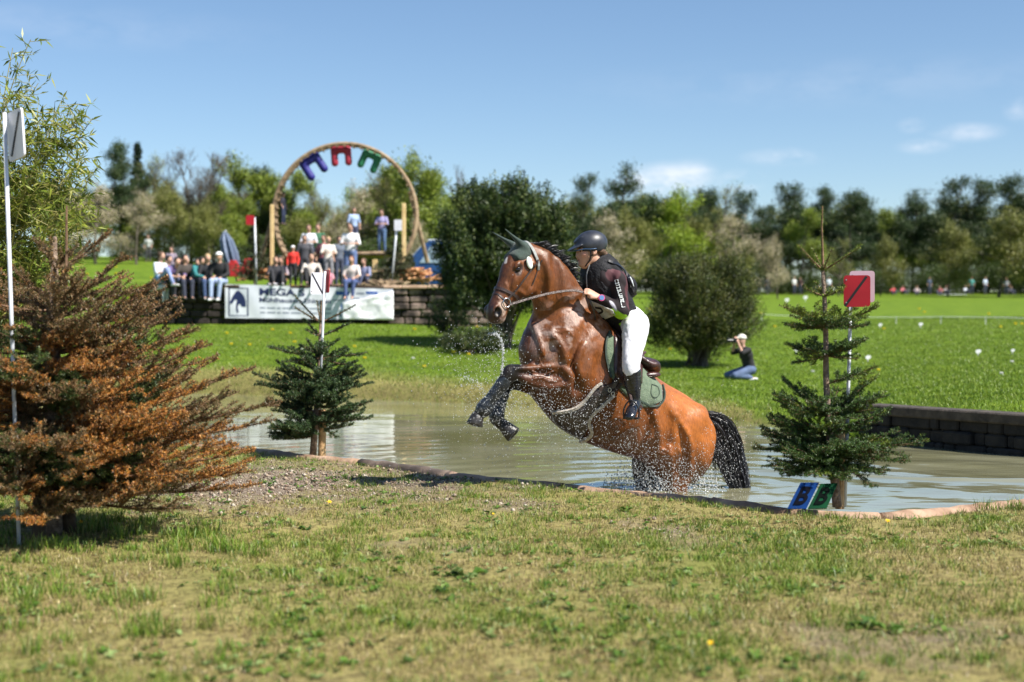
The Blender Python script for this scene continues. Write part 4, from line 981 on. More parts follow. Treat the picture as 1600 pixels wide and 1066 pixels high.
# --- bridle
bri = empty('bridle', tuple(HP), 'brown leather bridle with loose ring bit, white tassel and long reins on the bay horse', 'bridle')
ring('noseband', H(.355, -.01), HF + HA * .10, HL, .026, m_lea, bri, .003, .007)
ring('chin_strap', H(.435, -.02), HF - HA * .25, HL, .014, m_lea, bri, .002, .005)
for s in (1, -1):
    pts = []; ns = []
    for q in np.linspace(0, 1, 14):
        sx = .02 + q * .40; c = H(sx, -.055 + q * .045, 0); r = bvh.ray_cast(c, HL * s, .18)
        if r[0] is not None: nn = r[1] if r[1].dot(HL * s) > 0 else -r[1]; pts.append(r[0] + nn * (.004 if q > .15 else .014)); ns.append(nn)
    ribbon('cheekpiece', pts, ns, .017, .005, m_lea, bri)
    rc = pts[-1] + HA * .018 + HL * s * .008
    mb = MB(); mb.tube([rc + (HA * math.cos(q) + HF * math.sin(q)) * .034 for q in np.linspace(0, 2 * math.pi, 21)], .0045, 8); mb.build('bit_ring', m_metal, bri, smooth=True)
    if s == 1: bit_near = rc - HF * .03
    else: bit_far = rc - HF * .03
    pts = []; ns = []
    for q in np.linspace(0, 1, 12):
        c = H(.0 + q * .21, -.085 - q * .015, 0); r = bvh.ray_cast(c, HL * s, .18)
        if r[0] is not None: nn = r[1] if r[1].dot(HL * s) > 0 else -r[1]; pts.append(r[0] + nn * .004); ns.append(nn)
    if len(pts) > 2: ribbon('throat_lash', pts, ns, .010, .004, m_lea, bri)
ring('crown_piece', H(.0, -.03), HF * 1.0 - HA * .9 + HF * 0, HL, .026, mat_noise('grey_web', (.16, .17, .16), (.3, .31, .3), scale=30, rough=.6), bri, .013, .006)
f = Field(H(.10, -.10, .12) - Vector((.1, .1, .1)), H(.10, -.10, .12) + Vector((.1, .1, .1)), .004)
tp = hit(826, 411); tp = tp if tp is not None else H(.08, -.10, .10)
f = Field(tp - Vector((.08, .08, .1)), tp + Vector((.08, .08, .1)), .004)
f.ell(tp + HL * .012, (.050, .024, .013), [nrm((.22, 0, -1)), nrm((1, 0, .22)), HL], k=.01); sdf_obj('tassel', f, plain((.62, .68, .60), .8, 'pale_tassel'), bri)
# --- rider
RL = LAT; RC = lambda u, v, Y, s=0: P(u, v, Y) + RL * s
rider = empty('person', tuple(P(985, 520, 11.35)), 'rider in dark helmet, black vest and white breeches on the bay horse', 'person')
m_skin = mat_noise('skin', (.52, .30, .22), (.62, .38, .29), scale=14, rough=.5, spec=.35)
RF = nrm((-.95, -.28, -.12)); RLt = nrm((-RF.y * -1, 0, 0)) if False else nrm(Vector((0, 0, 1)).cross(RF)); RU = RF.cross(RLt)
HC = P(921, 392, 11.17)
def K(fw, la, up): return HC + RF * fw + RLt * la + RU * up
hands = {}
def hand(f, wrist, knuck, out, curl, flip=1):
    """closed hand: palm, four unequal bent fingers and a thumb from the side of the palm"""
    d = nrm(knuck - wrist); o = nrm(out - d * out.dot(d)); c = d.cross(o) * flip
    f.loft([(wrist, o, .019, .026), (wrist.lerp(knuck, .5), o, .017, .036), (knuck, o, .015, .040)], n=3, k=.006, k0=.01)
    for i, (sp, L1) in enumerate([(-.031, .028), (-.010, .032), (.011, .030), (.030, .024)]):
        a = knuck + c * sp; b = a + d * L1 * .8 - o * .010; e = b - o * .026 - d * .002; g = e - d * .022 - o * .002
        for p, q, r1, r2 in ((a, b, .0105, .0098), (b, e, .0098, .009), (e, g, .009, .0078)): f.seg(p, q, (r1, r1), (r2, r2), o, None, k=.004)
    t0 = wrist.lerp(knuck, .35) - c * .030; t1 = t0 - c * .010 + d * .030 - o * .012; t2 = t1 + d * .020 + c * .014 - o * .010
    f.seg(t0, t1, (.013, .013), (.011, .011), o, None, k=.008); f.seg(t1, t2, (.011, .011), (.009, .009), o, None, k=.004)
    return knuck - o * .02 + d * .01
f = Field((.30, 10.75, .5), (1.30, 11.85, 2.08), .0075)
f.ell(K(-.012, 0, .045), (.105, .082, .090), [RF, RLt, RU], k=.02)
f.loft([(K(.030, 0, .0), RF, .075, .064), (K(.035, 0, -.04), RF, .066, .060), (K(.045, 0, -.075), RF, .052, .050), (K(.055, 0, -.105), RF, .032, .034)], n=3, k=.01, k0=.02)
f.loft([(K(-.02, 0, -.04), RF, .06, .055), (K(-.045, 0, -.10), RF, .055, .055), (RC(938, 424, 11.24), RF, .062, .062)], n=3, k=.01, k0=.02)
f.loft([(K(.082, 0, .006), RF, .014, .009), (K(.098, 0, -.014), RF, .014, .010), (K(.106, 0, -.032), RF, .013, .012), (K(.094, 0, -.040), RF, .012, .014)], n=3, k=.005, k0=.014)
for s in (1, -1):
    f.ell(K(.092, .028 * s, .008), (.016, .014, .010), [RF, RLt, RU], k=.012, sub=True)
    f.ell(K(.082, .034 * s, .020), (.014, .024, .008), [RF, RLt, RU], k=.012)
    f.ell(K(.055, .048 * s, -.025), (.03, .02, .022), [RF, RLt, RU], k=.02)
    f.ell(K(-.012, .085 * s, -.010), (.022, .010, .032), [nrm(RF + RU * .2), RLt, RU], k=.008)
    f.ell(K(-.004, .092 * s, -.008), (.011, .006, .016), [RF, RLt, RU], k=.006, sub=True)
f.ell(K(.096, 0, -.056), (.014, .024, .007), [RF, RLt, RU], k=.006); f.ell(K(.094, 0, -.071), (.014, .021, .008), [RF, RLt, RU], k=.006)
f.ell(K(.108, 0, -.064), (.016, .024, .0025), [RF, RLt, RU], k=.004, sub=True)
f.ell(K(.086, 0, -.100), (.022, .024, .018), [RF, RLt, RU], k=.012)
# trunk and limbs of the same skin, under the clothes
tors = [(RC(985, 512, 11.36), nrm((-1, -.3, .4)), .105, .17), (RC(968, 487, 11.33), nrm((-1, -.3, .4)), .10, .14), (RC(949, 458, 11.29), nrm((-1, -.3, .5)), .12, .16), (RC(940, 432, 11.26), nrm((-1, -.3, .5)), .12, .175), (RC(940, 416, 11.25), nrm((-1, -.3, .5)), .07, .13)]
f.loft(tors, n=3, k=.02, k0=.03)
SH = RC(952, 437, 11.26, .15); EL = RC(966, 486, 11.13, 0) + RL * .05; WR = P(936, 465, 11.05); KN = P(919, 456, 11.03)
SH2 = RC(940, 430, 11.26, -.17); EL2 = RC(962, 480, 11.26, -.23); WR2 = RC(930, 464, 11.20, -.07); KN2 = RC(914, 457, 11.17, -.05)
for a, b, r1, r2 in ((SH, EL, .045, .040), (EL, WR, .038, .024), (SH2, EL2, .045, .040), (EL2, WR2, .038, .024)): f.seg(a, b, (r1, r1), (r2, r2), (0, 0, 1), None, k=.02)
g1 = hand(f, WR, KN, Vector((-.1, -.6, .8)), 1); g2 = hand(f, WR2, KN2, Vector((-.1, .6, .8)), 1, -1)
HIP = RC(982, 506, 11.30, .12); KNE = P(986, 571, 10.96); ANK = P(992, 632, 10.98); TOE = P(983, 652, 10.82); HEE = P(999, 640, 11.03)
HIP2 = RC(982, 506, 11.34, -.12); KNE2 = RC(988, 573, 11.44, -.40); ANK2 = RC(991, 634, 11.44, -.36); TOE2 = ANK2 + Vector((-.12, -.05, -.10)); HEE2 = ANK2 + Vector((.03, 0, -.05))
for h, kn, an in ((HIP, KNE, ANK), (HIP2, KNE2, ANK2)):
    f.seg(h, kn, (.085, .085), (.052, .052), (1, 0, 0), None, k=.03)
f2 = f
Vr, Qr = f.mesh(2)
def rskin(V):
    c = np.tile(np.array([.55, .31, .22]), (len(V), 1)) * (.92 + .16 * vnoise(V[:, 0], V[:, 2], 20, 401)[:, None])
    for p, r, k in ((K(.095, 0, -.064), .024, (.45, .09, .09)), (K(.06, .05, -.025), .03, (.62, .27, .2)), (K(.088, .034, .024), .016, (.12, .06, .04)), (K(.088, -.034, .024), .016, (.12, .06, .04)), (K(.1, 0, -.03), .02, (.6, .28, .22))):
        w = np.clip(1 - np.linalg.norm(V - np.array(p), axis=1) / r, 0, 1)[:, None] ** .6; c = c * (1 - w) + np.array(k) * w
    return c
m_skinv = mat_leaf('rider_skin', rough=.5, transl=0, spec=.35)
link('body', mesh_np('body', Vr, Qr, None, rskin(Vr), True), m_skinv, rider)
for s in (1, -1):
    mb = MB(); c = K(.080, .030 * s, .004)
    mb.tube([c + RF * (.010 * math.cos(q)) * 0 + RF * t for q, t in ((0, -.012), (0, .004), (0, .010))], [.012, .011, .004], 10); mb.build('eye', plain((.03, .02, .015), .1, 'dark_eye'), rider, smooth=True)
# helmet
m_helm = mat_noise('matt_navy_shell', (.016, .019, .028), (.034, .038, .05), scale=20, rough=.42, spec=.5)
f = Field(HC - Vector((.25, .25, .12)), HC + Vector((.25, .25, .25)), .006)
f.ell(K(-.018, 0, .050), (.134, .108, .108), [nrm(RF + RU * .06), RLt, RU], k=.01)
f.seg(K(.2, 0, -.098), K(-.2, 0, -.125), (.11, .2), (.11, .2), RU, None, k=.01, sub=True)
f.seg(K(.3, 0, .0), K(-.5, 0, -.35), (.001, .001), (.001, .001), RU, None, k=.002, sub=True)
f.loft([(K(.085, 0, .052), RU, .010, .09), (K(.125, 0, .036), RU, .009, .080), (K(.158, 0, .022), RU, .007, .055), (K(.172, 0, .015), RU, .005, .03)], n=3, k=.006, k0=.012, cap=.6)
f.seg(K(.12, 0, .02), K(.02, 0, .018), (.018, .07), (.018, .07), RU, None, k=.006, sub=True)
f.tub([K(.07, .055, .115), K(.105, .02, .085), K(.112, 0, .075), K(.105, -.02, .085), K(.07, -.055, .115)], [.004, .006, .007, .006, .004], k=.01)
sdf_obj('helmet', f, m_helm, rider)
mb = MB(); mb.tube([K(.150 * math.cos(q), .10 * math.sin(q), .022 - .012 * math.cos(q) * 1) if abs(q) < 1.2 else K(-.018 + .132 * math.cos(q), .108 * math.sin(q), .010) for q in np.linspace(-1.6, 1.6, 20)], .004, 6); mb.build('brim_edge', plain((.03, .07, .14), .4, 'blue_edge'), rider, smooth=True)
for s in (1, -1):
    mb = MB(); mb.tube([K(.03, .092 * s, .03), K(.02, .086 * s, -.03), K(.03, .070 * s, -.075), K(.06, .035 * s, -.115), K(.075, 0, -.122)], .006, 6, flat=1); mb.tube([K(-.05, .088 * s, .01), K(-.02, .084 * s, -.02), K(.022, .08 * s, -.045)], .005, 6); mb.build('chin_strap', m_blackp, rider, smooth=True)
# hair in a low knot
f = Field(K(-.09, 0, -.02) - Vector((.15, .15, .15)), K(-.09, 0, -.02) + Vector((.15, .15, .15)), .006)
f.ell(K(-.075, 0, -.01), (.050, .078, .05), [RF, RLt, RU], k=.02); f.ell(K(-.115, 0, -.045), (.036, .04, .032), [RF, RLt, RU], k=.02)
sdf_obj('hair', f, mat_noise('brown_hair', (.06, .032, .016), (.16, .085, .045), scale=60, rough=.5, bump=.6, bscale=120), rider)
# shirt: maroon and black long sleeves with lime patches
def shirtcol(V):
    c = np.tile(np.array([.020, .014, .016]), (len(V), 1)); d = seg_dist(V, SH + Vector((.03, 0, .02)), EL + Vector((.04, 0, .03)))
    w = (1 - sstep(.038, .046, d))[:, None]; c = c * (1 - w) + np.array([.075, .028, .034]) * w
    d = np.linalg.norm(V - np.array(P(958, 428, 11.08)), axis=1); w = (1 - sstep(.055, .065, d))[:, None]; c = c * (1 - w) + np.array([.085, .034, .04]) * w
    d = seg_dist(V, EL + Vector((.0, -.02, -.05)), EL + Vector((-.06, -.03, -.02))); w = (1 - sstep(.045, .05, d))[:, None]; c = c * (1 - w) + np.array([.30, .55, .02]) * w
    p = P(958, 478, 11.0); d = seg_dist(V, P(956, 470, 11.0), P(962, 488, 11.0)); w = (1 - sstep(.024, .028, d))[:, None]; c = c * (1 - w) + np.array([.55, .52, .60]) * w
    d = seg_dist(V, P(975, 502, 11.15), P(988, 496, 11.15)); w = (1 - sstep(.06, .066, d))[:, None]; c = c * (1 - w) + np.array([.30, .55, .02]) * w
    d = np.linalg.norm(V - np.array(P(992, 488, 11.2)), axis=1); w = (1 - sstep(.06, .066, d))[:, None]; c = c * (1 - w) + np.array([.075, .028, .034]) * w
    return c
m_cloth = mat_leaf('sports_cloth', rough=.75, transl=0, spec=.25)
def wrinkle(V, Q, amp, sc, seed):
    """push the cloth in and out along its normals in long creases"""
    n = np.cross(V[Q[:, 2]] - V[Q[:, 0]], V[Q[:, 3]] - V[Q[:, 1]]); N_ = np.zeros_like(V)
    for k in range(4): np.add.at(N_, Q[:, k], n)
    N_ /= np.linalg.norm(N_, axis=1)[:, None] + 1e-9
    a = vnoise(V[:, 0] * 1.6 + V[:, 2] * 1.1, V[:, 2] * .5 - V[:, 0] * .8 + V[:, 1] * 1.3, sc, seed, 2); r = 1 - np.abs(2 * a - 1) * 2
    return V + N_ * (r * amp * .6)[:, None]
f = Field((.40, 10.85, .75), (1.30, 11.85, 1.95), .0075)
f.loft([(c, U, a + .012, b + .012) for c, U, a, b in tors[:4]], n=3, k=.02, k0=.02)
f.ell(RC(978, 505, 11.34), (.12, .10, .16), [nrm((-1, -.3, .4)), nrm((.4, 0, 1)), RL], k=.03)
for a, b, r1, r2 in ((SH, EL, .066, .056), (EL, WR.lerp(EL, .12), .054, .036), (SH2, EL2, .066, .056), (EL2, WR2.lerp(EL2, .12), .054, .036)):
    f.seg(a, b, (r1, r1), (r2, r2), (0, 0, 1), None, k=.03)
Vs, Qs = f.mesh(2); Vs = wrinkle(Vs, Qs, .010, 9, 5); sh = link('shirt', mesh_np('shirt', Vs, Qs, None, shirtcol(Vs), True), m_cloth, rider); shirt_tree = BVHTree.FromPolygons([tuple(v) for v in Vs], [tuple(q) for q in Qs])
# body protector with collar and back pack
m_vest = mat_noise('black_vest', (.005, .005, .006), (.014, .014, .018), scale=30, rough=.7, bump=.5, bscale=70, spec=.3)
f = Field((.40, 10.85, .95), (1.25, 11.75, 1.97), .0075)
f.loft([(RC(968, 489, 11.32), nrm((-1, -.3, .4)), .128, .160), (RC(955, 470, 11.30), nrm((-1, -.3, .45)), .150, .172), (RC(944, 448, 11.28), nrm((-1, -.3, .5)), .170, .182), (RC(939, 428, 11.26), nrm((-1, -.3, .5)), .155, .165), (RC(939, 415, 11.25), nrm((-1, -.3, .5)), .10, .12)], n=3, k=.02)
f.ell(RC(981, 446, 11.33), (.10, .05, .13), [nrm((.5, 0, -1)), nrm((1, .3, .5)), RL], k=.03)
f.seg(SH + RL * .03 + Vector((0, 0, .03)), EL.lerp(SH, .3) + RL * .05, (.06, .06), (.055, .055), (0, 0, 1), None, k=.02, sub=True)
f.seg(SH2 - RL * .03, SH2 - RL * .15, (.07, .07), (.07, .07), (0, 0, 1), None, k=.02, sub=True)
f.loft([(RC(936, 412, 11.25), nrm((-1, -.3, .5)), .078, .080), (RC(934, 404, 11.25), nrm((-1, -.3, .5)), .074, .076)], n=3, k=.01, k0=.02, cap=.3)
f.seg(RC(930, 398, 11.24), RC(936, 412, 11.25), (.058, .06), (.05, .05), nrm((-1, -.3, .5)), None, k=.008, sub=True)
Vv, Qv = f.mesh(2); Vv = wrinkle(Vv, Qv, .014, 8, 8); link('body_protector', mesh_np('body_protector', Vv, Qv, None, None, True), m_vest, rider); vest_tree = BVHTree.FromPolygons([tuple(v) for v in Vv], [tuple(q) for q in Qv])
def jtree():
    Vj = [tuple(v) for v in Vv] + [tuple(v) for v in Vs]; o = len(Vv); return BVHTree.FromPolygons(Vj, [tuple(q) for q in Qv] + [tuple(int(k) + o for k in q) for q in Qs])
jt = jtree()
patch('number_bib', [(907, 459), (922, 468), (940, 476), (958, 484)], [(914, 479), (924, 490), (940, 499), (962, 492)], mat_noise('creased_bib', (.42, .40, .36), (.66, .64, .60), scale=20, rough=.8, bump=.7), rider, .006, .006, tree=jt, nu=16, nv=8)
for uv in ([(922, 474), (928, 478), (926, 490)], [(932, 479), (940, 481), (942, 486), (933, 490), (936, 495), (946, 496)]):
    strap('bib_digit', uv, .018, m_blackp, rider, .016, .003, tree=jt)
# sleeve lettering: small block characters, too small to read in the photograph
mb = MB(); lp = []
for i in range(13):
    t = i / 12; u = 963 + 11 * t ** 1.3 + 1.5 * math.sin(t * 3); v = 437 + 44 * t
    d = (P(u, v, 10) - CAMP).normalized(); r = shirt_tree.ray_cast(CAMP, d, 60)
    if r[0] is None: continue
    lp.append((r[0], r[1] if r[1].dot(d) < 0 else -r[1]))
lr = random.Random(3)
for i in range(len(lp) - 1):
    a, n1 = lp[i]; b = lp[i + 1][0]; t = nrm(b - a); s = n1.cross(t)
    if s.x < 0: s = -s
    L = (b - a).length
    for q, (dx, w_) in enumerate(((-.012, .006), (.012, .006))):
        if lr.random() < .85: mb.box(a + t * L * .45 + s * dx + n1 * .003, (w_, .004, L * .72), Matrix((s, n1, t)).transposed())
    for q in (0, .5, .9):
        if lr.random() < .6: mb.box(a + t * L * (.1 + q * .75) + n1 * .0035, (.028, .004, L * .16), Matrix((s, n1, t)).transposed())
mb.build('sleeve_lettering', plain((.75, .78, .78), .6, 'white_print'), rider)
# breeches
m_white = mat_noise('white_breeches', (.66, .66, .70), (.78, .78, .80), scale=8, rough=.75, bump=.15, sheen=.2)
f = Field((.55, 10.75, .55), (1.45, 12.1, 1.62), .0075)
f.loft([(RC(990, 519, 11.37), nrm((-1, -.3, .1)), .100, .165), (RC(984, 508, 11.36), nrm((-1, -.3, .4)), .112, .175), (RC(977, 496, 11.34), nrm((-1, -.3, .4)), .110, .160)], n=3, k=.03)
for s_, h, kn, an in ((1, HIP, KNE, ANK), (-1, HIP2, KNE2, ANK2)):
    mid = h.lerp(kn, .45)
    f.loft([(h, (1, 0, 0), .104, .10), (mid, (1, 0, 0), .084, .086), (kn, (1, 0, 0), .061, .064), (kn.lerp(an, .25), (1, 0, 0), .056, .058)], n=4, k=.02, k0=.05)
f.ell(RC(987, 504, 11.38, .05), (.08, .09, .10), None, k=.05)
for uv in ([(965, 520), (975, 540)], [(980, 560), (996, 566)], [(978, 548), (990, 556)]):
    pass
Vb, Qb = f.mesh(2); Vb = wrinkle(Vb, Qb, .006, 11, 15); link('breeches', mesh_np('breeches', Vb, Qb, None, None, True), m_white, rider)
m_bootr = mat_noise('polished_boot_leather', (.008, .009, .013), (.02, .022, .03), scale=12, rough=.2, bump=.15, spec=.7)
for an, kn, toe, hee in ((ANK, KNE, TOE, HEE), (ANK2, KNE2, TOE2, HEE2)):
    f = Field(Vector([min(an[i], kn[i], toe[i], hee[i]) - .1 for i in range(3)]), Vector([max(an[i], kn[i], toe[i], hee[i]) + .1 for i in range(3)]), .006)
    f.loft([(kn.lerp(an, .12), (1, 0, 0), .067, .068), (kn.lerp(an, .2), (1, 0, 0), .068, .070), (kn.lerp(an, .45), (1, 0, 0), .066, .068), (kn.lerp(an, .78), (1, 0, 0), .047, .05), (an, (1, 0, 0), .043, .047)], n=4, k=.01, cap=.3)
    sole = nrm(Vector((toe - hee)).cross(Vector((0, 0, 1)))).cross(toe - hee); sole = nrm(sole) * (1 if sole.z > 0 else -1)
    f.loft([(hee + Vector((0, 0, .02)), sole, .032, .030), (an.lerp(toe, .35), sole, .042, .037), (an.lerp(toe, .75), sole, .032, .042), (toe, sole, .024, .036)], n=3, k=.012, k0=.03)
    sdf_obj('boot', f, m_bootr, rider)
# wrist watch
wc = WR.lerp(EL, .10) + Vector((0, -.03, .006)); wn_ = nrm((.1, -1, .25)); s1 = nrm((1, .1, -.3)); s2 = wn_.cross(s1)
def disc(name, c, n_, r, th, mat, parent, seg=20):
    a = nrm(n_.cross(Vector((0, 0, 1)))); b = n_.cross(a); mb = MB(); mb.tube([c, c + n_ * th], r, seg); return mb.build(name, mat, parent)
wt = disc('wrist_watch', wc, wn_, .026, .010, plain((.55, .08, .22), .4, 'pink_case'), rider)
disc('watch_face', wc + wn_ * .010, wn_, .019, .003, plain((.12, .22, .45), .3, 'blue_dial'), wt)
pk = BVHTree.FromPolygons([tuple(v) for v in Vv], [tuple(q) for q in Qv]); strap('pack_print', [(983, 434), (986, 440), (988, 448)], .028, plain((.7, .74, .76), .6, 'white_print2'), rider, .004, .003, tree=pk)
strap('shoulder_strap', [(950, 408), (968, 416), (980, 430), (990, 452), (997, 476)], .022, m_blackp, rider, .006, .006, tree=pk)
strap('front_zip', [(922, 412), (917, 430), (918, 450)], .010, plain((.35, .36, .38), .4, 'zip'), rider, .003, .003, tree=pk)
# reins through both hands
for b0, hp_, g_, side in ((bit_near, 1, g1, 1), (bit_far, 1, g2, -1)):
    if side == 1: ctrl = [b0, P(830, 466, 10.86), P(862, 458, 10.93), P(895, 454, 11.0), g_]
    else: ctrl = [b0, b0.lerp(g_, .4) + Vector((.02, .05, .02)), g_]
    pts = [Vector(p) for p in catmull([tuple(p) for p in ctrl], 6)]; ribbon('rein', pts, [Vector((0, -1, .3))] * len(pts), .020, .005, m_leab if side < 0 else mat_noise('wet_rein', (.05, .035, .03), (.17, .13, .115), scale=60, rough=.3, bump=.5, bscale=150), bri)
pts = [Vector(p) for p in catmull([tuple(g1), tuple(P(926, 480, 11.05)), tuple(P(930, 500, 11.12)), tuple(P(925, 488, 11.22)), tuple(g2)], 6)]
ribbon('rein', pts, [Vector((0, -1, .3))] * len(pts), .016, .004, m_lea, bri)
# stirrups hang from the saddle
for an, kn, toe, far_ in ((ANK, KNE, TOE, False), (ANK2, KNE2, TOE2, True)):
    c = an.lerp(toe, .62) + Vector((0, 0, -.045)); st_ = MB(); fw = nrm(Vector((toe.x - an.x, toe.y - an.y, 0))); sd = Vector((-fw.y, fw.x, 0)); top = c + Vector((0, 0, .135))
    st_.rbox(c, (.125, .055, .016), Matrix((sd, fw, Vector((0, 0, 1)))).transposed(), .004)
    arc = [c - sd * .058, c - sd * .060 + Vector((0, 0, .06)), c - sd * .035 + Vector((0, 0, .115)), top, c + sd * .035 + Vector((0, 0, .115)), c + sd * .060 + Vector((0, 0, .06)), c + sd * .058]
    st_.tube([Vector(p) for p in catmull([tuple(p) for p in arc], 4)], .007, 8); so = st_.build('stirrup', m_blackp, sad, smooth=False, bevel=.002)
    mb = MB(); q = RC(975, 572, 11.18) if not far_ else RC(975, 572, 11.44, -.33)
    ribbon('stirrup_leather', [Vector(p) for p in catmull([tuple(top), tuple(top.lerp(q, .5)), tuple(q)], 5)], [LAT if not far_ else -LAT] * 11, .025, .006, m_lea, sad)
mb = MB(); c = P(983, 612, 10.99)
mb.tube([c + Vector((math.cos(q) * .014, 0, math.sin(q) * .022)) for q in np.linspace(.3, 5.6, 12)], .0035, 6); mb.tube([P(985, 610, 11.0), P(988, 622, 10.99), P(991, 632, 11.0)], .004, 6); mb.build('spur', m_metal, rider, smooth=True)
# ------------------------------------------------------------------ cut spruces, gate poles, letter boards, bamboo
MAT_NEEDLE = mat_leaf('spruce_needles', rough=.45, transl=.15, spec=.4)
m_bark = mat_noise('spruce_bark', (.12, .08, .055), (.30, .22, .16), scale=30, rough=.9, bump=.8, bscale=80)
m_twig = mat_noise('twig_bark', (.10, .055, .03), (.22, .13, .075), scale=30, rough=.85)
m_stake = mat_noise('peeled_stake', (.34, .20, .09), (.55, .36, .18), scale=12, rough=.75, bump=.4, bscale=50)
m_pole = mat_noise('galvanised_pole', (.50, .52, .56), (.66, .68, .72), scale=14, rough=.45, metal=.1)
class Twigs:
    """records twig segments, then turns them into bark tubes and needles"""
    def __init__(s): s.a = []; s.b = []; s.ra = []; s.rb = []; s.nd = []
    def path(s, pts, r0, r1, nd=True):
        m = len(pts)
        for i in range(m - 1):
            s.a.append(pts[i]); s.b.append(pts[i + 1]); s.ra.append(r0 + (r1 - r0) * i / (m - 1)); s.rb.append(r0 + (r1 - r0) * (i + 1) / (m - 1)); s.nd.append(nd if isinstance(nd, (bool, int)) else nd[i])
    def bark(s, name, mat, parent, n=4):
        A, B = np.array(s.a, float), np.array(s.b, float); ra, rb = np.array(s.ra), np.array(s.rb); t = B - A; t /= np.linalg.norm(t, axis=1)[:, None] + 1e-9
        x = np.cross(t, np.where(np.abs(t[:, 2:3]) < .9, [[0, 0, 1.]], [[1., 0, 0]])); x /= np.linalg.norm(x, axis=1)[:, None]; y = np.cross(t, x); m = len(A); V = np.zeros((m, 2 * n, 3))
        for k in range(n):
            q = 2 * np.pi * k / n; d = x * np.cos(q) + y * np.sin(q); V[:, k] = A + d * ra[:, None]; V[:, n + k] = B + d * rb[:, None]
        f = np.array([[k, (k + 1) % n, n + (k + 1) % n, n + k] for k in range(n)]); Q = (np.arange(m) * 2 * n)[:, None, None] + f[None]
        return link(name, mesh_np(name, V.reshape(-1, 3), Q.reshape(-1, 4), None, None, True), mat, parent)
    def needles(s, name, mat, parent, per_m, L, W, colf, seed, spread=.8, flat=.0):
        rg = np.random.default_rng(seed); A, B = np.array(s.a, float), np.array(s.b, float); nd = np.array(s.nd, float); ln = np.linalg.norm(B - A, axis=1) * nd
        cnt = rg.poisson(ln * per_m); idx = np.repeat(np.arange(len(A)), cnt); m = len(idx); t = rg.uniform(0, 1, (m, 1)); p = A[idx] * (1 - t) + B[idx] * t
        d = (B - A)[idx]; d /= np.linalg.norm(d, axis=1)[:, None]
        v = rg.normal(0, 1, (m, 3)); v[:, 2] = v[:, 2] * (1 - flat) + .25; v -= d * (v * d).sum(1)[:, None]; v /= np.linalg.norm(v, axis=1)[:, None] + 1e-9
        dr = d * (1 - spread * rg.uniform(.6, 1.1, (m, 1))) + v * spread; dr /= np.linalg.norm(dr, axis=1)[:, None]; l = L * rg.uniform(.6, 1.15, (m, 1))
        w = np.cross(dr, rg.normal(0, 1, (m, 3))); w /= np.linalg.norm(w, axis=1)[:, None] + 1e-9
        V = np.stack([p - w * W / 2, p + w * W / 2, p + dr * l * .7 + w * W * .45, p + dr * l, p + dr * l * .7 - w * W * .45], 1)
        o = (np.arange(m) * 5)[:, None]; c = colf(p, rg); c = np.repeat(c[:, None], 5, 1)
        return link(name, mesh_np(name, V.reshape(-1, 3), o + np.array([[0, 1, 2, 4]]), o + np.array([[4, 2, 3]]), c.reshape(-1, 3)), mat, parent)
def bough(T, base, tip, rg, side=.5, sub=1, r=.008, droop=.06, gap=.05, bare=.15, side_len=None, vb=0.0, ang=(.55, .95)):
    """main axis to tip with paired side twigs, and their own side twigs"""
    base, tip = np.array(base, float), np.array(tip, float); L = np.linalg.norm(tip - base); n = max(5, int(L / .07)); t = np.linspace(0, 1, n + 1)[:, None]
    mid = (base + tip) / 2 + np.array([0, 0, -droop * L]) + rg.normal(0, .02 * L, 3)
    pts = (1 - t) ** 2 * base + 2 * t * (1 - t) * mid + t * t * tip
    T.path(list(pts), r, r * .3, [1 if (i / n) > bare else 0 for i in range(n)])
    k = bare * L
    while k < L * .97:
        q = k / L; p = np.array([np.interp(q * n, np.arange(n + 1), pts[:, j]) for j in range(3)]); i = min(int(q * n), n - 1); d = pts[i + 1] - pts[i]; d /= np.linalg.norm(d)
        lat = np.cross(d, [0, 0, 1]); lat /= np.linalg.norm(lat) + 1e-9; sl = (side_len or side * L) * (1 - q) ** .75 * (0.35 + .65 * min(1, q / .3)) + .035
        for s in (1, -1):
            if rg.uniform() < .08: continue
            l = sl * rg.uniform(.65, 1.15); a = rg.uniform(*ang); vq = min(.9, rg.uniform(-.6, .6) + vb); dd = d * math.cos(a) + (lat * s * math.sqrt(1 - vq * vq) + np.array([0, 0, vq])) * math.sin(a)
            dd /= np.linalg.norm(dd); e = p + dd * l + np.array([0, 0, .05 * l]); mm = (p + e) / 2 + np.array([0, 0, -.04 * l])
            T.path([p, mm, e], r * .4, r * .15, 1)
            if sub and l > .10:
                kk = .05
                while kk < l * .9:
                    pp = p + (e - p) * kk / l; la2 = np.cross(dd, [0, 0, 1]); la2 /= np.linalg.norm(la2) + 1e-9; l2 = (l - kk) * .5 * rg.uniform(.6, 1.1) + .02
                    s2 = 1 if int(kk * 100) % 2 else -1
                    d2 = dd * .75 + la2 * s2 * .6 + np.array([0, 0, rg.uniform(-.25, .45)]); T.path([pp, pp + d2 * l2], r * .2, r * .12, 1); kk += gap * .9
        k += gap * rg.uniform(.7, 1.3)
def gate_pole(root, a, b, r=.013):
    mb = MB(); mb.tube([a, b], r, 10); mb.build('pole', m_pole, root, smooth=True)
m_signw = mat_noise('white_plastic_board', (.62, .61, .68), (.72, .71, .78), scale=5, rough=.4)
m_signr = mat_noise('red_plastic_board', (.36, .005, .014), (.46, .009, .02), scale=5, rough=.35)
m_line = plain((.012, .012, .014), .5, 'black_tape')
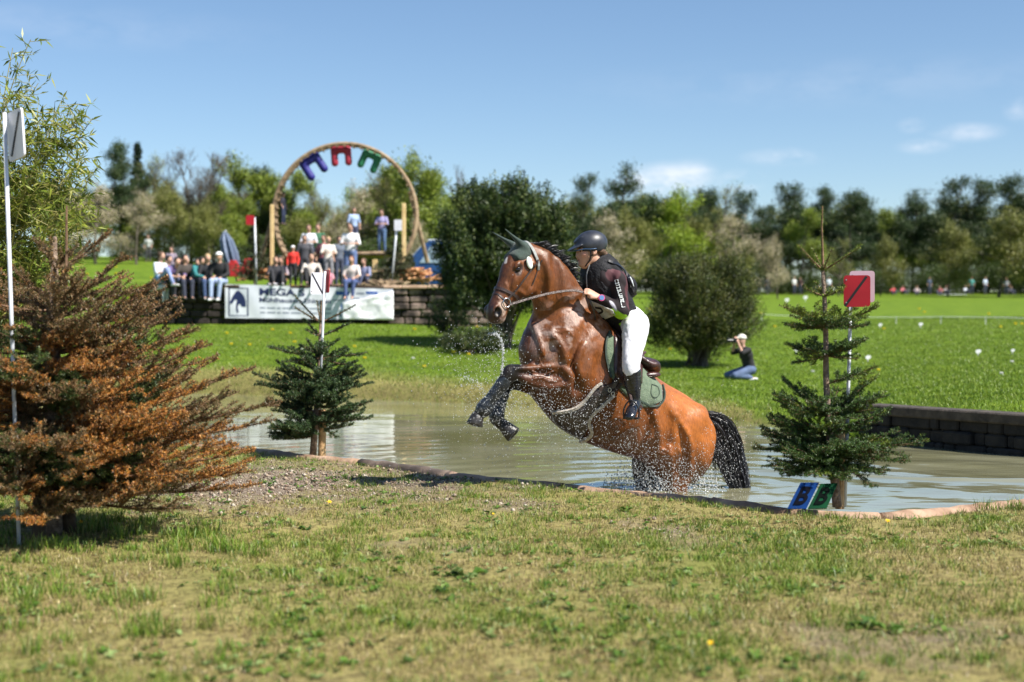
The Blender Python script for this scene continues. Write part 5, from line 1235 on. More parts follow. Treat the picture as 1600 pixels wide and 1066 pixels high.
def board(root, name, c, ax, up, w, h, mat, line=None, th=.006, back=0):
    """rounded board, its face along ax x up; line = (x0,y0,x1,y1) diagonal black bar"""
    ax, up = nrm(ax), nrm(up); n_ = ax.cross(up); rr_ = min(w, h) * .12; poly = []
    for sx, sy, q0 in ((1, -1, -90), (1, 1, 0), (-1, 1, 90), (-1, -1, 180)):
        for k in range(5): q = R(q0 + k * 22.5); poly.append((sx * (w / 2 - rr_) + rr_ * math.cos(q), sy * (h / 2 - rr_) + rr_ * math.sin(q)))
    mb = MB(); mb.prism(poly, n_ * th, (ax, up), Vector(c) - n_ * th / 2); o = mb.build(name, mat, root)
    if n_.y > 0: n_ = -n_
    if line:
        a = Vector((line[0] * w, line[1] * h)); b = Vector((line[2] * w, line[3] * h)); d = (b - a).normalized(); p = Vector((-d.y, d.x)) * w * .045
        mb = MB(); mb.prism([tuple(a + p), tuple(b + p), tuple(b - p), tuple(a - p)], n_ * .003, (ax, up), Vector(c) + n_ * (th / 2 + .0005)); mb.build('diagonal_bar', m_line, o)
    for y in (-.36, .36): mb = MB(); q = Vector(c) - ax * w * .40 + up * h * y + n_ * (th / 2); mb.tube([q, q + n_ * .004], .005, 8); mb.build('screw', m_metal, o)
    return o
def stake(a, b, r, label, grp=None, mat=None):
    mb = MB(); mb.tube([a, a.lerp(b, .5), b - nrm(b - a) * .01, b], [r, r * 1.02, r, r * .85], 12); o = mb.build('wooden_stake', mat or m_stake, smooth=False); return tag(o, label, 'stake', grp)
# ---- right spruce
D = 10.05; DR = D
root = empty('spruce_tree', tuple(G(1306, 790, .1)), 'slender dark green spruce with bare upper stem beside the letter boards', 'tree')
T = Twigs(); rg = np.random.default_rng(11)
stem = [P(1308, 792, D), P(1303, 742, D), P(1297, 690, D), P(1291, 597, D), P(1290, 508, D), P(1286, 423, D)]
mb = MB(); mb.tube([Vector(p) for p in catmull([tuple(p) for p in stem], 4)], list(np.linspace(.034, .014, 21)), 10); mb.build('trunk', m_bark, root, smooth=True)
T.path([np.array(P(1286, 423, D)), np.array(P(1285, 390, D)), np.array(P(1284, 355, D)), np.array(P(1285, 322, D))], .011, .005, 1)
def fan(T, base, tips, D, side, seed, extra=0, exr=.4, droop=.04, gap=.05, dz=0, r=.007, bare=.12, sub=1, vb=.1):
    rg = np.random.default_rng(seed)
    for (u, v, dy) in tips: bough(T, base, P(u, v, D + dy), rg, side, sub, r, droop, gap, bare, None, vb, (.45, .85))
    for k in range(extra):
        a = rg.uniform(0, 6.28); tp = np.array(base) + np.array([math.cos(a) * exr, math.sin(a) * exr, dz + rg.uniform(-.06, .1)]) * rg.uniform(.7, 1.1); bough(T, base, tp, rg, side, sub, r, droop, gap, bare, None, vb, (.45, .85))
fan(T, P(1286, 423, D), [(1246, 381, -.05), (1347, 381, .05), (1344, 386, -.1), (1270, 388, .12), (1301, 386, -.12), (1250, 390, .08)], D, .0, 1, sub=0, r=.007, bare=0, gap=.5)
fan(T, P(1288, 463, D), [(1253, 448, 0), (1320, 450, -.05), (1300, 452, -.15), (1275, 440, .1)], D, .25, 2, sub=0)
fan(T, P(1290, 512, D), [(1225, 479, -.1), (1375, 478, -.1), (1225, 507, .1), (1356, 508, .1), (1268, 488, -.25), (1320, 495, -.3), (1330, 480, .2)], D, .5, 3, extra=9, exr=.27, dz=.07, gap=.055)
fan(T, P(1291, 556, D), [(1232, 538, .1), (1352, 531, -.1), (1241, 567, -.1), (1340, 560, .1), (1265, 545, -.2)], D, .5, 4, extra=10, exr=.25, dz=.04, gap=.055)
fan(T, P(1292, 600, D), [(1370, 573, .0), (1345, 580, -.2)], D, .4, 41)
fan(T, P(1295, 650, D), [(1209, 617, -.1), (1223, 590, .1), (1368, 587, .05), (1366, 622, -.15), (1240, 640, -.3), (1340, 650, -.3), (1280, 620, -.35), (1310, 605, .3), (1250, 610, .3)], D, .52, 5, extra=16, exr=.36, dz=.07, gap=.06)
fan(T, P(1297, 675, D), [(1205, 655, -.1), (1390, 640, .1)], D, .5, 51, extra=9, exr=.42, dz=.05, gap=.065)
fan(T, P(1299, 705, D), [(1183, 698, -.05), (1197, 728, -.2), (1450, 688, -.1), (1417, 719, -.2), (1400, 672, .1), (1363, 761, -.3), (1202, 648, .1), (1234, 744, -.3), (1190, 670, .0), (1385, 700, -.35), (1270, 740, -.45), (1320, 745, -.4)], D, .50, 6, extra=22, exr=.50, dz=.05, r=.009, gap=.065)
fan(T, P(1300, 725, D), [(1215, 735, -.3), (1390, 735, -.2)], D, .45, 52, extra=10, exr=.40, dz=-.02, gap=.065)
def green_needles(p, rg):
    m = len(p); c = pal(rg, m, [(.035, .078, .015), (.055, .11, .02), (.09, .15, .028), (.022, .048, .014)]); w = ((vnoise(p[:, 0] * 3 + p[:, 1], p[:, 2] * 3, 3, 7) > .66) | (p[:, 2] > 1.42))[:, None]
    return np.where(w, c * np.array([2.6, 1.9, 1.1]), c)
T.bark('branches', m_twig, root); T.needles('needles', MAT_NEEDLE, root, 950, .020, .0028, green_needles, 12, flat=.3, spread=.85)
g = empty('gate_marker', tuple(P(1320, 790, D + .1)), 'red gate board before a white board on the grey pole at the right spruce', 'gate marker')
gate_pole(g, P(1320, 792, D + .12), P(1330, 450, D + .12))
board(g, 'red_board', P(1339, 455, D + .09), (1, -.25, 0), (0, 0, 1), .185, .225, m_signr, (-.45, -.48, .36, .46))
board(g, 'white_board', P(1347, 448, D + .16), (1, -.25, 0), (0, 0, 1), .175, .225, mat_noise('pinkish_board', (.68, .45, .52), (.75, .52, .60), scale=5, rough=.4))
stake(P(1312, 795, D + .06), P(1313, 652, D + .06), .033, 'thick peeled wooden stake behind the trunk of the right spruce')
# ---- small spruce at the left shore
D = 13.9
root = empty('spruce_tree', tuple(G(491, 710, .1)), 'small open dark spruce on the left shore before the banner', 'tree')
T = Twigs()
mb = MB(); mb.tube([P(489, 712, D), P(492, 670, D), P(497, 600, D), P(501, 504, D)], [.035, .032, .02, .012], 10); mb.build('trunk', m_bark, root, smooth=True)
T.path([np.array(P(501, 504, D)), np.array(P(502, 470, D))], .011, .006, 1)
fan(T, P(501, 504, D), [(460, 461, 0), (459, 479, -.1), (556, 476, 0), (495, 470, .1)], D, .0, 21, sub=0, r=.008, bare=0, gap=.5)
fan(T, P(501, 525, D), [(549, 504, 0), (474, 498, .1), (478, 515, -.1)], D, .08, 22, sub=0, r=.008, bare=0)
fan(T, P(500, 560, D), [(417, 541, 0), (574, 551, .1), (566, 572, -.1), (440, 565, -.2)], D, .30, 23, sub=1, gap=.07, vb=.3)
fan(T, P(497, 610, D), [(394, 583, 0), (397, 600, -.2), (583, 597, 0), (431, 563, .1)], D, .30, 24, sub=1, gap=.07, vb=.3)
fan(T, P(494, 655, D), [(557, 632, 0), (462, 686, -.2), (447, 676, .0), (526, 684, -.2), (415, 625, .1), (570, 640, .1)], D, .32, 25, sub=1, gap=.07, vb=.2)
rgs = np.random.default_rng(27)
for i in range(78):
    q = rgs.uniform(0, 1) ** .8; v = 540 + 145 * q; uu = 500 - 8 * q; L = (.20 + .36 * min(1, q * 1.5)) * rgs.uniform(.75, 1.1); a = rgs.uniform(0, 6.28); b_ = np.array(P(uu, v, D)); up = .50 - .45 * q + rgs.uniform(-.1, .1)
    bough(T, b_, b_ + np.array([math.cos(a), math.sin(a), up]) * L, rgs, .42, 1, .007, .06, .07, .08, None, .3, (.4, .8))
T.bark('branches', m_twig, root); T.needles('needles', MAT_NEEDLE, root, 820, .024, .0036, lambda p, rg: pal(rg, len(p), [(.03, .062, .02), (.05, .095, .028), (.07, .115, .035), (.022, .045, .016)]), 26, flat=.1)
g = empty('gate_marker', tuple(P(503, 705, D + .1)), 'white gate board with black diagonal beside red board at the small spruce', 'gate marker')
gate_pole(g, P(499, 640, D - .08), P(508, 424, D - .08), .013)
board(g, 'white_board', P(496, 443, D - .10), (1, .5, 0), (.05, 0, 1), .135, .21, m_signw, (-.45, .46, .42, -.46))
board(g, 'red_board', P(510, 440, D - .06), (.55, -.8, 0), (.05, 0, 1), .13, .22, m_signr)
stake(P(503, 712, D + .05), P(504, 640, D + .05), .038, 'pale peeled stake standing in the small spruce on the left shore')
# ---- big brown spruce in the left foreground
D = 8.55; m_dkst = mat_noise('dark_brown_stake', (.03, .02, .012), (.09, .06, .035), scale=12, rough=.9, bump=.4)  # darker brown for the stakes at the foot
bx = P(80, 842, D)
root = empty('spruce_tree', (bx.x, bx.y, .1), 'large withered spruce with orange brown needles in the left foreground', 'tree')
T = Twigs(); rg = np.random.default_rng(31)
top = Vector((bx.x + .03, bx.y, 1.90))
mb = MB(); mb.tube([Vector((bx.x, bx.y, .02)), Vector((bx.x, bx.y, .6)), Vector((bx.x + .02, bx.y, 1.4)), top], [.07, .06, .04, .012], 12); mb.build('trunk', m_bark, root, smooth=True)
def trunk_at(z): t = np.clip((z - .1) / 1.96, 0, 1); return np.array([bx.x + .03 * t, bx.y, z])
for (u, v, dy, zb) in [(440, 626, -.1, .75), (400, 572, .1, .85), (310, 512, -.1, 1.1), (318, 540, -.35, 1.0), (245, 445, 0, 1.3), (197, 398, -.1, 1.5), (165, 368, .1, 1.7), (400, 702, -.2, .55), (300, 792, -.4, .35), (432, 655, .2, .7), (352, 690, -.5, .55), (370, 735, -.1, .45),
                       (285, 470, .2, 1.15), (230, 520, -.4, 1.1), (330, 600, -.5, .85), (260, 640, -.8, .8), (200, 700, -.8, .55), (250, 760, -.6, .4), (150, 600, -.8, .9), (120, 680, -.9, .6), (180, 780, -.7, .35), (120, 500, -.5, 1.3), (150, 440, -.2, 1.5), (100, 400, -.15, 1.7), (60, 380, -.1, 1.75), (210, 560, .4, .9), (300, 650, .5, .7), (340, 560, .4, .8), (20, 420, -.2, 1.5), (30, 560, -.7, 1.1), (20, 700, -.9, .7), (300, 590, -.1, .9), (370, 640, .0, .7), (230, 470, -.2, 1.25)]:
    bough(T, trunk_at(zb), P(u, v, D + dy), rg, .34, 1, .010, .10, .10, .1, .46 if v > 480 else .30, .3, (.35, .75))
for i in range(115):
    z = rg.uniform(.36, 1.55); a = rg.uniform(0, 6.28); L = 1.30 * (1 - (z - .3) / 2.1) ** .75 * rg.uniform(.7, 1.05); up = rg.uniform(-.02, .25) + .30 * max(0, z - .8)
    tp = trunk_at(z) + np.array([math.cos(a), math.sin(a), up]) * L
    if tp[1] < 6.9: continue
    bough(T, trunk_at(z), tp, rg, .34, 1, .009, .10, .12, .12, None, .3, (.35, .75))
for i in range(85):       # heavy low skirt and the side towards the lens and the left edge
    z = rg.uniform(.36, 1.35); a = rg.uniform(-3.3, -.35); L = 1.25 * (1 - (z - .2) / 2.2) * rg.uniform(.6, 1.0); bough(T, trunk_at(z), trunk_at(z) + np.array([math.cos(a), math.sin(a), rg.uniform(-.08, .2)]) * L, rg, .36, 1, .009, .10, .11, .12, None, .3, (.35, .75))
def brown_needles(p, rg):
    m = len(p); z = p[:, 2]; rad = np.hypot(p[:, 0] - bx.x, p[:, 1] - bx.y); nz = vnoise(p[:, 0] * 2.2 + p[:, 1] * 1.3, p[:, 2] * 2.4, 1.8, 33)
    gr = ((nz > .55) & (rad < .70) & (z > .45) & (z < 1.35)) | (rg.uniform(0, 1, m) < .08)
    c = pal(rg, m, [(.42, .15, .02), (.28, .09, .015), (.52, .22, .035), (.13, .05, .014), (.58, .32, .11)])
    hi = sstep(1.0, 1.7, z)[:, None]; c = c * (1 - hi * .45) + np.array([.20, .12, .065]) * hi * .45
    dull = vnoise(p[:, 0] * 1.4 + p[:, 1], p[:, 2] * 1.5, 2.2, 35); q_ = (np.clip((dull - .5) * 5 + .30 + sstep(.7, 1.3, z) * .6 + sstep(.5, -.5, p[:, 0] - bx.x) * .4, 0, 1) > rg.uniform(0, 1, m))[:, None]; c = np.where(q_, pal(rg, m, [(.14, .085, .035), (.22, .12, .045), (.09, .055, .022), (.30, .19, .09), (.10, .09, .03)]), c)
    return np.where(gr[:, None], pal(rg, m, [(.04, .075, .018), (.06, .095, .02), (.10, .12, .03)]), c)
T.bark('branches', m_twig, root); T.needles('needles', MAT_NEEDLE, root, 760, .019, .0030, brown_needles, 34, spread=.85)
mb = MB(); mb.tube([P(100, 470, 8.4), P(104, 400, 8.4), P(104, 322, 8.4)], [.009, .008, .006], 6); tag(mb.build('bare_stick', m_twig), 'thin bare stick rising through the top of the withered spruce', 'stick')
# leader standing free on the left and low props at the foot
stake(P(60, 850, D - .2), P(62, 770, D - .2), .04, 'short dark stump stake left of the withered spruce trunk', None, m_dkst)
stake(P(112, 838, D + .1), P(100, 770, D + .1), .045, 'short stump stake leaning at the foot of the withered spruce', None, m_dkst)
g = empty('gate_marker', tuple(P(28, 850, D - .3)), 'white gate board with black diagonal on a tall pole at the left edge', 'gate marker')
gate_pole(g, P(30, 852, D - .35), P(7, 176, D - .35), .012)
board(g, 'white_board', P(25, 211, D - .37), (.62, -.62, .10), (-.06, 0, 1), .19, .28, m_signw, (-.28, -.40, .36, .42), .012)
# ---- bamboo behind it
def bamboo():
    root = empty('bamboo', (-4.7, 12.6, .1), 'tall yellow green bamboo behind the withered spruce at the left edge', 'bamboo'); rg = np.random.default_rng(41); T = Twigs(); lv = []
    for (u, v, dy) in [(48, 62, 0), (20, 75, .2), (60, 175, -.3), (118, 190, 0), (145, 185, .2), (95, 160, .3), (135, 250, -.2), (30, 215, -.3), (70, 240, 0), (120, 300, .3), (10, 150, 0), (60, 130, .4), (-60, 120, 0), (-90, 40, .2), (-40, 200, -.3), (90, 330, -.3), (30, 300, .3), (130, 340, 0), (-30, 60, .3), (150, 265, .3), (80, 205, .1), (50, 270, -.4), (100, 250, .2)]:
        tip = np.array(P(u, v, 12.4 + dy)); b = np.array([-4.75 + rg.normal(0, .2), 12.6 + rg.normal(0, .2), .1]); mid = np.array([b[0] + (tip[0] - b[0]) * .3, (b[1] + tip[1]) / 2, b[2] + (tip[2] - b[2]) * .72])
        t = np.linspace(0, 1, 15)[:, None]; pts = (1 - t) ** 2 * b + 2 * t * (1 - t) * mid + t * t * tip; T.path(list(pts), .011, .003, 0)
        sparse = v < 150
        for k in range(26 if sparse else 60):
            q = rg.uniform(.35, 1); p = np.array([np.interp(q * 14, np.arange(15), pts[:, j]) for j in range(3)])
            d = rg.normal(0, 1, 3); d[2] = abs(d[2]) * .4 + .05; d /= np.linalg.norm(d); l = rg.uniform(.10, .40) * (.6 if sparse else 1); e = p + d * l; T.path([p, e], .003, .0015, 0)
            for j in range(7 if sparse else 9):
                s = rg.uniform(.2, 1); ld = d * .5 + rg.normal(0, .55, 3) + np.array([0, 0, -.12]); ld /= np.linalg.norm(ld); lv.append((p + (e - p) * s, ld))
    T.bark('culms', mat_noise('bamboo_culm', (.20, .19, .05), (.34, .30, .10), rough=.5), root, 5)
    p = np.array([a for a, _ in lv]); d = np.array([b for _, b in lv]); m = len(p); l = rg.uniform(.06, .125, (m, 1)); w = np.cross(d, rg.normal(0, 1, (m, 3))); w /= np.linalg.norm(w, axis=1)[:, None]; w *= l * .085
    V = np.stack([p, p + d * l * .35 + w, p + d * l + np.array([0, 0, -.01]), p + d * l * .35 - w], 1); c = pal(rg, m, [(.18, .23, .03), (.25, .29, .04), (.12, .17, .02), (.34, .34, .08), (.10, .14, .02)])
    link('leaves', mesh_np('leaves', V.reshape(-1, 3), (np.arange(m) * 4)[:, None] + np.array([[0, 1, 2, 3]]), None, np.repeat(c[:, None], 4, 1).reshape(-1, 3)), mat_leaf('bamboo_leaf', rough=.4, transl=.4, spec=.4), root)
bamboo()
# ---- letter boards leaning at the right spruce
def text_mesh(s, size, depth, bold=.0):
    cu = bpy.data.curves.new('lettering', 'FONT'); cu.body = s; cu.size = size; cu.extrude = depth; cu.offset = bold; cu.align_x = 'CENTER'; cu.align_y = 'CENTER'
    o = bpy.data.objects.new('lettering', cu); COL.objects.link(o); dg = bpy.context.evaluated_depsgraph_get(); me = bpy.data.meshes.new_from_object(o.evaluated_get(dg)); bpy.data.objects.remove(o); return me
def letter_board(corners, Yb, Yt, mat, txt, tmat, label):
    """corners (bl, tl, tr, br) in the photograph; the board leans back from Yb to Yt"""
    bl, br = P(*corners[0], Yb), P(*corners[3], Yb); tl, tr = P(*corners[1], Yt), P(*corners[2], Yt); ax = nrm(br - bl); up = tl - bl; n_ = nrm(ax.cross(up));
    if n_.y > 0: n_ = -n_
    tr = tl + (br - bl) * ((tr - tl).length / (br - bl).length); mb = MB(); V = [bl, br, tr, tl]; mb.add([p for p in V] + [p - n_ * .012 for p in V], [(0, 1, 2, 3), (7, 6, 5, 4), (0, 4, 5, 1), (1, 5, 6, 2), (2, 6, 7, 3), (3, 7, 4, 0)]); root = mb.build('letter_board', mat); tag(root, label, 'letter board', 'letter boards at the right spruce')
    me = text_mesh(txt, 1, 0, .03); V = np.zeros(len(me.vertices) * 3); me.vertices.foreach_get('co', V); V = V.reshape(-1, 3); lo, hi = V.min(0), V.max(0)
    def q(p): s = .20 + .60 * (p[0] - lo[0]) / (hi[0] - lo[0]); t = .14 + .70 * (p[1] - lo[1]) / (hi[1] - lo[1]); return bl.lerp(br, s).lerp(tl.lerp(tr, s), t) + n_ * .006
    me.vertices.foreach_set('co', np.array([tuple(q(p)) for p in V]).ravel()); me.update(); link('letter', me, tmat, root); return root
letter_board([(1230, 795), (1251, 754), (1280, 754), (1260, 795)], 9.58, 9.66, plain((.004, .03, .13), .9, 'blue_board', spec=.1), 'B', plain((.004, .005, .01), .9, 'dark_letter', spec=.05), 'blue board with black letter B leaning beside the green board')
letter_board([(1262, 795), (1282, 756), (1309, 756), (1292, 794)], 9.60, 9.69, plain((.005, .045, .018), .9, 'green_board', spec=.1), 'B', plain((.003, .006, .005), .9, 'dark_letter2', spec=.05), 'green board with black letter B leaning against the right spruce')
# ---- single dandelions in the near turf
def dandelion(p, h, s, label, seed):
    rg = random.Random(seed); r = empty('dandelion', tuple(p), label, 'dandelion', 'dandelions in the near turf'); mb = MB(); t = p + Vector((rg.uniform(-.01, .01), 0, h)); mb.tube([p, p.lerp(t, .5) + Vector((.004, 0, 0)), t], .0022, 5); mb.build('stalk', plain((.14, .2, .05), .6, 'stalk'), r)
    mb = MB(); c = Vector((rg.uniform(-.3, .3), -.5, .8)).normalized(); a = nrm(c.cross(Vector((1, .1, 0)))); b = c.cross(a)
    for k in range(22):
        q = k * 2.4; rr_ = s * (.35 + .65 * ((k % 11) / 10)); d = a * math.cos(q) + b * math.sin(q); w = c.cross(d) * s * .16; e = t + d * rr_ + c * s * (.5 - .4 * rr_ / s); mb.add([t, t + (e - t) * .6 + w, e, t + (e - t) * .6 - w], [(0, 1, 2, 3)])
    mb.build('flower', plain((.75, .48, .01), .6, 'dandelion_yellow'), r)
for i, (u, v, h, s, lab) in enumerate([(513, 782, .03, .022, 'single dandelion flower on the bare patch in the middle left'), (128, 818, .06, .02, 'dandelion at the foot of the withered spruce'), (984, 764, .04, .018, 'dandelion beside the log under the hind legs of the horse'),
                                       (1388, 812, .03, .02, 'dandelion right of the letter boards below the pale log'), (1112, 1008, .03, .018, 'dandelion low in the turf near the bottom right'), (770, 800, .02, .012, 'tiny dandelion on the bare turf left of centre')]):
    q = G(u, v, .1 + h); dandelion(Vector((q.x, q.y, gp(q.x, q.y).z)), h, s, lab, i)
# ------------------------------------------------------------------ trees and bushes of the background
MAT_FOL = mat_leaf('tree_foliage', rough=.5, transl=.2, spec=.35)
m_trunk = mat_noise('tree_bark', (.05, .04, .03), (.14, .115, .09), scale=3, rough=.95, bump=.6)
def cards(P_, size, cols, rg, asp=.6):
    m = len(P_); d = rg.normal(0, 1, (m, 3)); d /= np.linalg.norm(d, axis=1)[:, None]; w = np.cross(d, rg.normal(0, 1, (m, 3))); w /= np.linalg.norm(w, axis=1)[:, None] + 1e-9
    s = size * rg.uniform(.6, 1.25, (m, 1)); V = np.stack([P_ - d * s * .5, P_ + w * s * asp * .5, P_ + d * s * .5, P_ - w * s * asp * .5], 1)
    return V.reshape(-1, 3), (np.arange(m) * 4)[:, None] + np.array([[0, 1, 2, 3]]), np.repeat(cols[:, None], 4, 1).reshape(-1, 3)
def grow(rg, h, spread, levels, clear, up=.5, nb=5, bend=.25, lead=.75):
    """recursive limbs; returns twig recorder and the tips"""
    T = Twigs(); tips = []
    def rec(p, d, L, r, lev):
        n = 4; pts = [p]; q = p; dd = d
        for i in range(n):
            dd = dd + rg.normal(0, bend * .25, 3) + np.array([0, 0, .04 * up]); dd /= np.linalg.norm(dd); q = q + dd * L / n; pts.append(q)
        T.path(pts, r, r * .55, 0)
        if lev >= levels: tips.extend(pts[1:]); return
        for k in range(nb):
            t = rg.uniform(.35 if lev else clear, 1.0); i = min(int(t * n), n - 1); b = pts[i] + (pts[i + 1] - pts[i]) * (t * n - i)
            a = rg.uniform(0, 6.28); side = np.array([math.cos(a), math.sin(a), rg.uniform(-.1, .9) * up * 1.4]); nd = dd * (.5 if lev else .15) + side * spread; nd /= np.linalg.norm(nd)
            rec(b, nd, L * rg.uniform(.45, .68) * (1.2 - .5 * t if not lev else 1), r * .5, lev + 1)
        rec(q, dd, L * .45, r * .5, lev + 1)
    rec(np.zeros(3), np.array([rg.normal(0, .04), rg.normal(0, .04), 1.]), h * lead, h * .016, 0)
    return T, np.array(tips)
def proto(kind, seed, h):
    """one tree mesh pair (bark, crown) of height about h standing at the origin"""
    rg = np.random.default_rng(seed)
    if kind == 'pine':
        T, tips = grow(rg, h, 1.0, 2, .45, .35, 7, .3, .86); tips = tips[tips[:, 2] > h * .16]; cl = tips[rg.integers(0, len(tips), 250)]
        n = 90; p = np.repeat(cl, n, 0) + rg.normal(0, 1, (len(cl) * n, 3)) * np.array([.055, .055, .034]) * h; cols = pal(rg, len(p), [(.022, .045, .014), (.032, .062, .018), (.045, .075, .022), (.07, .095, .03)]); sz = .024 * h
    elif kind == 'spruce':
        T = Twigs(); T.path([np.zeros(3), np.array([0, 0, h * .5]), np.array([0, 0, h])], h * .014, .02, 0); P_ = []
        for i in range(150):
            z = rg.uniform(.05, 1) ** .9; a = rg.uniform(0, 6.28); L = .17 * h * (1.04 - z) + .01 * h; e = np.array([math.cos(a) * L, math.sin(a) * L, z * h - L * .35]); b = np.array([0, 0, z * h]); T.path([b, e], .012 * h * .3, .01, 0)
            t = rg.uniform(.05, 1, (60, 1)); P_.append(b + (e - b) * t + rg.normal(0, .012 * h, (60, 3)))
        p = np.concatenate(P_); cols = pal(rg, len(p), [(.012, .028, .014), (.018, .038, .018), (.025, .046, .02)]); sz = .022 * h
    elif kind == 'broad':
        T, tips = grow(rg, h, .9, 3, .22, .55, 5, .3, .62); cl = tips[rg.integers(0, len(tips), 520)]; n = 36
        p = np.repeat(cl, n, 0) + rg.normal(0, .036 * h, (len(cl) * n, 3)); cols = pal(rg, len(p), [(.15, .20, .02), (.20, .26, .03), (.25, .29, .04), (.10, .15, .02)]); sz = .022 * h
    elif kind == 'olive':
        T, tips = grow(rg, h, 1.1, 3, .2, .5, 5, .35, .55); cl = tips[rg.integers(0, len(tips), 520)]; n = 30
        p = np.repeat(cl, n, 0) + rg.normal(0, .038 * h, (len(cl) * n, 3)); cols = pal(rg, len(p), [(.13, .145, .03), (.19, .20, .04), (.09, .105, .025), (.26, .25, .07)]); sz = .020 * h
    elif kind == 'sparse':
        T, tips = grow(rg, h, .6, 3, .2, .9, 6, .2, .66); cl = tips[rg.integers(0, len(tips), 420)]; n = 16
        p = np.repeat(cl, n, 0) + rg.normal(0, .028 * h, (len(cl) * n, 3)); cols = pal(rg, len(p), [(.20, .23, .05), (.27, .28, .06), (.15, .14, .05)]); sz = .016 * h
    elif kind == 'bare':
        T, tips = grow(rg, h, .55, 4, .2, 1.0, 5, .2, .62); cl = tips[rg.integers(0, len(tips), 160)]; n = 4
        p = np.repeat(cl, n, 0) + rg.normal(0, .02 * h, (len(cl) * n, 3)); cols = pal(rg, len(p), [(.12, .10, .06), (.15, .14, .06)]); sz = .012 * h
    elif kind == 'blossom':
        T, tips = grow(rg, h, 1.0, 3, .15, .6, 5, .35, .55); cl = tips[rg.integers(0, len(tips), 420)]; n = 22
        p = np.repeat(cl, n, 0) + rg.normal(0, .030 * h, (len(cl) * n, 3)); cols = pal(rg, len(p), [(.62, .55, .45), (.72, .66, .56), (.33, .31, .15), (.19, .22, .06), (.48, .44, .32)]); sz = .016 * h
    else:   # dense round shrub
        T, tips = grow(rg, h, .8, 2, .1, .5, 6, .3, .6); q = rg.normal(0, 1, (9000, 3)); q /= np.linalg.norm(q, axis=1)[:, None]; p = q * rg.uniform(.55, 1, (9000, 1)) * np.array([.5, .5, .46]) * h + np.array([0, 0, .5 * h])
        p += (vnoise(p[:, 0], p[:, 2] + p[:, 1], 3 / h, seed)[:, None] - .5) * .25 * h; p = p[p[:, 2] > 0]; cols = pal(rg, len(p), [(.06, .09, .02), (.09, .12, .03), (.045, .07, .018)]); sz = .03 * h
    p = np.maximum(p, [-99, -99, .02])
    zmax = np.percentile(p[:, 2], 99.5); k = h / zmax; p = p * k
    # light and dark clumps of the crown's own colour
    cl_ = vnoise(p[:, 0] + p[:, 1] * .6, p[:, 2], 7 / h, seed + 3, 2)[:, None]; cols = cols * (.75 + .5 * cl_)
    T.a = [a * k for a in T.a]; T.b = [b * k for b in T.b]
    nm_ = T.bark('bark_' + kind, m_trunk, None, 5); bm = nm_.data; bpy.data.objects.remove(nm_)
    V, Q, C = cards(p, sz * k, cols, rg); return bm, mesh_np('crown_' + kind, V, Q, None, C)
protos = {}
for kind, n in (('pine', 4), ('spruce', 2), ('broad', 3), ('olive', 2), ('sparse', 2), ('bare', 2), ('blossom', 3), ('shrub', 2)):
    for i in range(n): protos[kind, i] = proto(kind, 500 + 10 * i + len(kind), 12.0 if kind != 'shrub' else 3.0)
KLAB = {'pine': 'dark pine', 'spruce': 'narrow dark spruce', 'broad': 'fresh green leafy tree', 'olive': 'olive green spreading tree', 'sparse': 'thin yellow green tree', 'bare': 'leafless grey tree', 'blossom': 'white flowering tree', 'shrub': 'round green shrub'}
MAT_TINT = {}
def foltint(t):
    if t not in MAT_TINT: MAT_TINT[t] = mat_leaf('tree_foliage', tint=t, rough=.5, transl=.2, spec=.35)
    return MAT_TINT[t]
used_lab = {}
def tree(kind, u, vtop, Y, wide=1.0, var=None, base_v=None, where='', tint=None, rz=None, group='trees along the far edge of the field'):
    rgx = random.Random(int(u * 13 + vtop * 7 + Y)); n = sum(1 for k in protos if k[0] == kind); var = rgx.randrange(n) if var is None else var
    x = P(u, 500, Y).x; z = gp(x, Y).z - .1; top = P(u, vtop, Y).z; H0 = 12.0 if kind != 'shrub' else 3.0; s = (top - z) / H0
    lab = f"{KLAB[kind]} {where}".strip()
    r = empty('shrub' if kind == 'shrub' else {'pine': 'pine_tree', 'spruce': 'spruce_tree', 'blossom': 'flowering_tree'}.get(kind, 'leafy_tree'), (x, Y, z), lab, 'shrub' if kind == 'shrub' else 'tree', group, rgx.uniform(0, 6.28) if rz is None else rz)
    r.scale = (s * wide, s * wide, s); bm, cm_ = protos[kind, var]
    link('trunk', bm, m_trunk, r, False); c = link('crown', cm_, MAT_FOL, r, False)
    if tint: c.material_slots[0].link = 'OBJECT'; c.material_slots[0].material = foltint(tint)
    return r
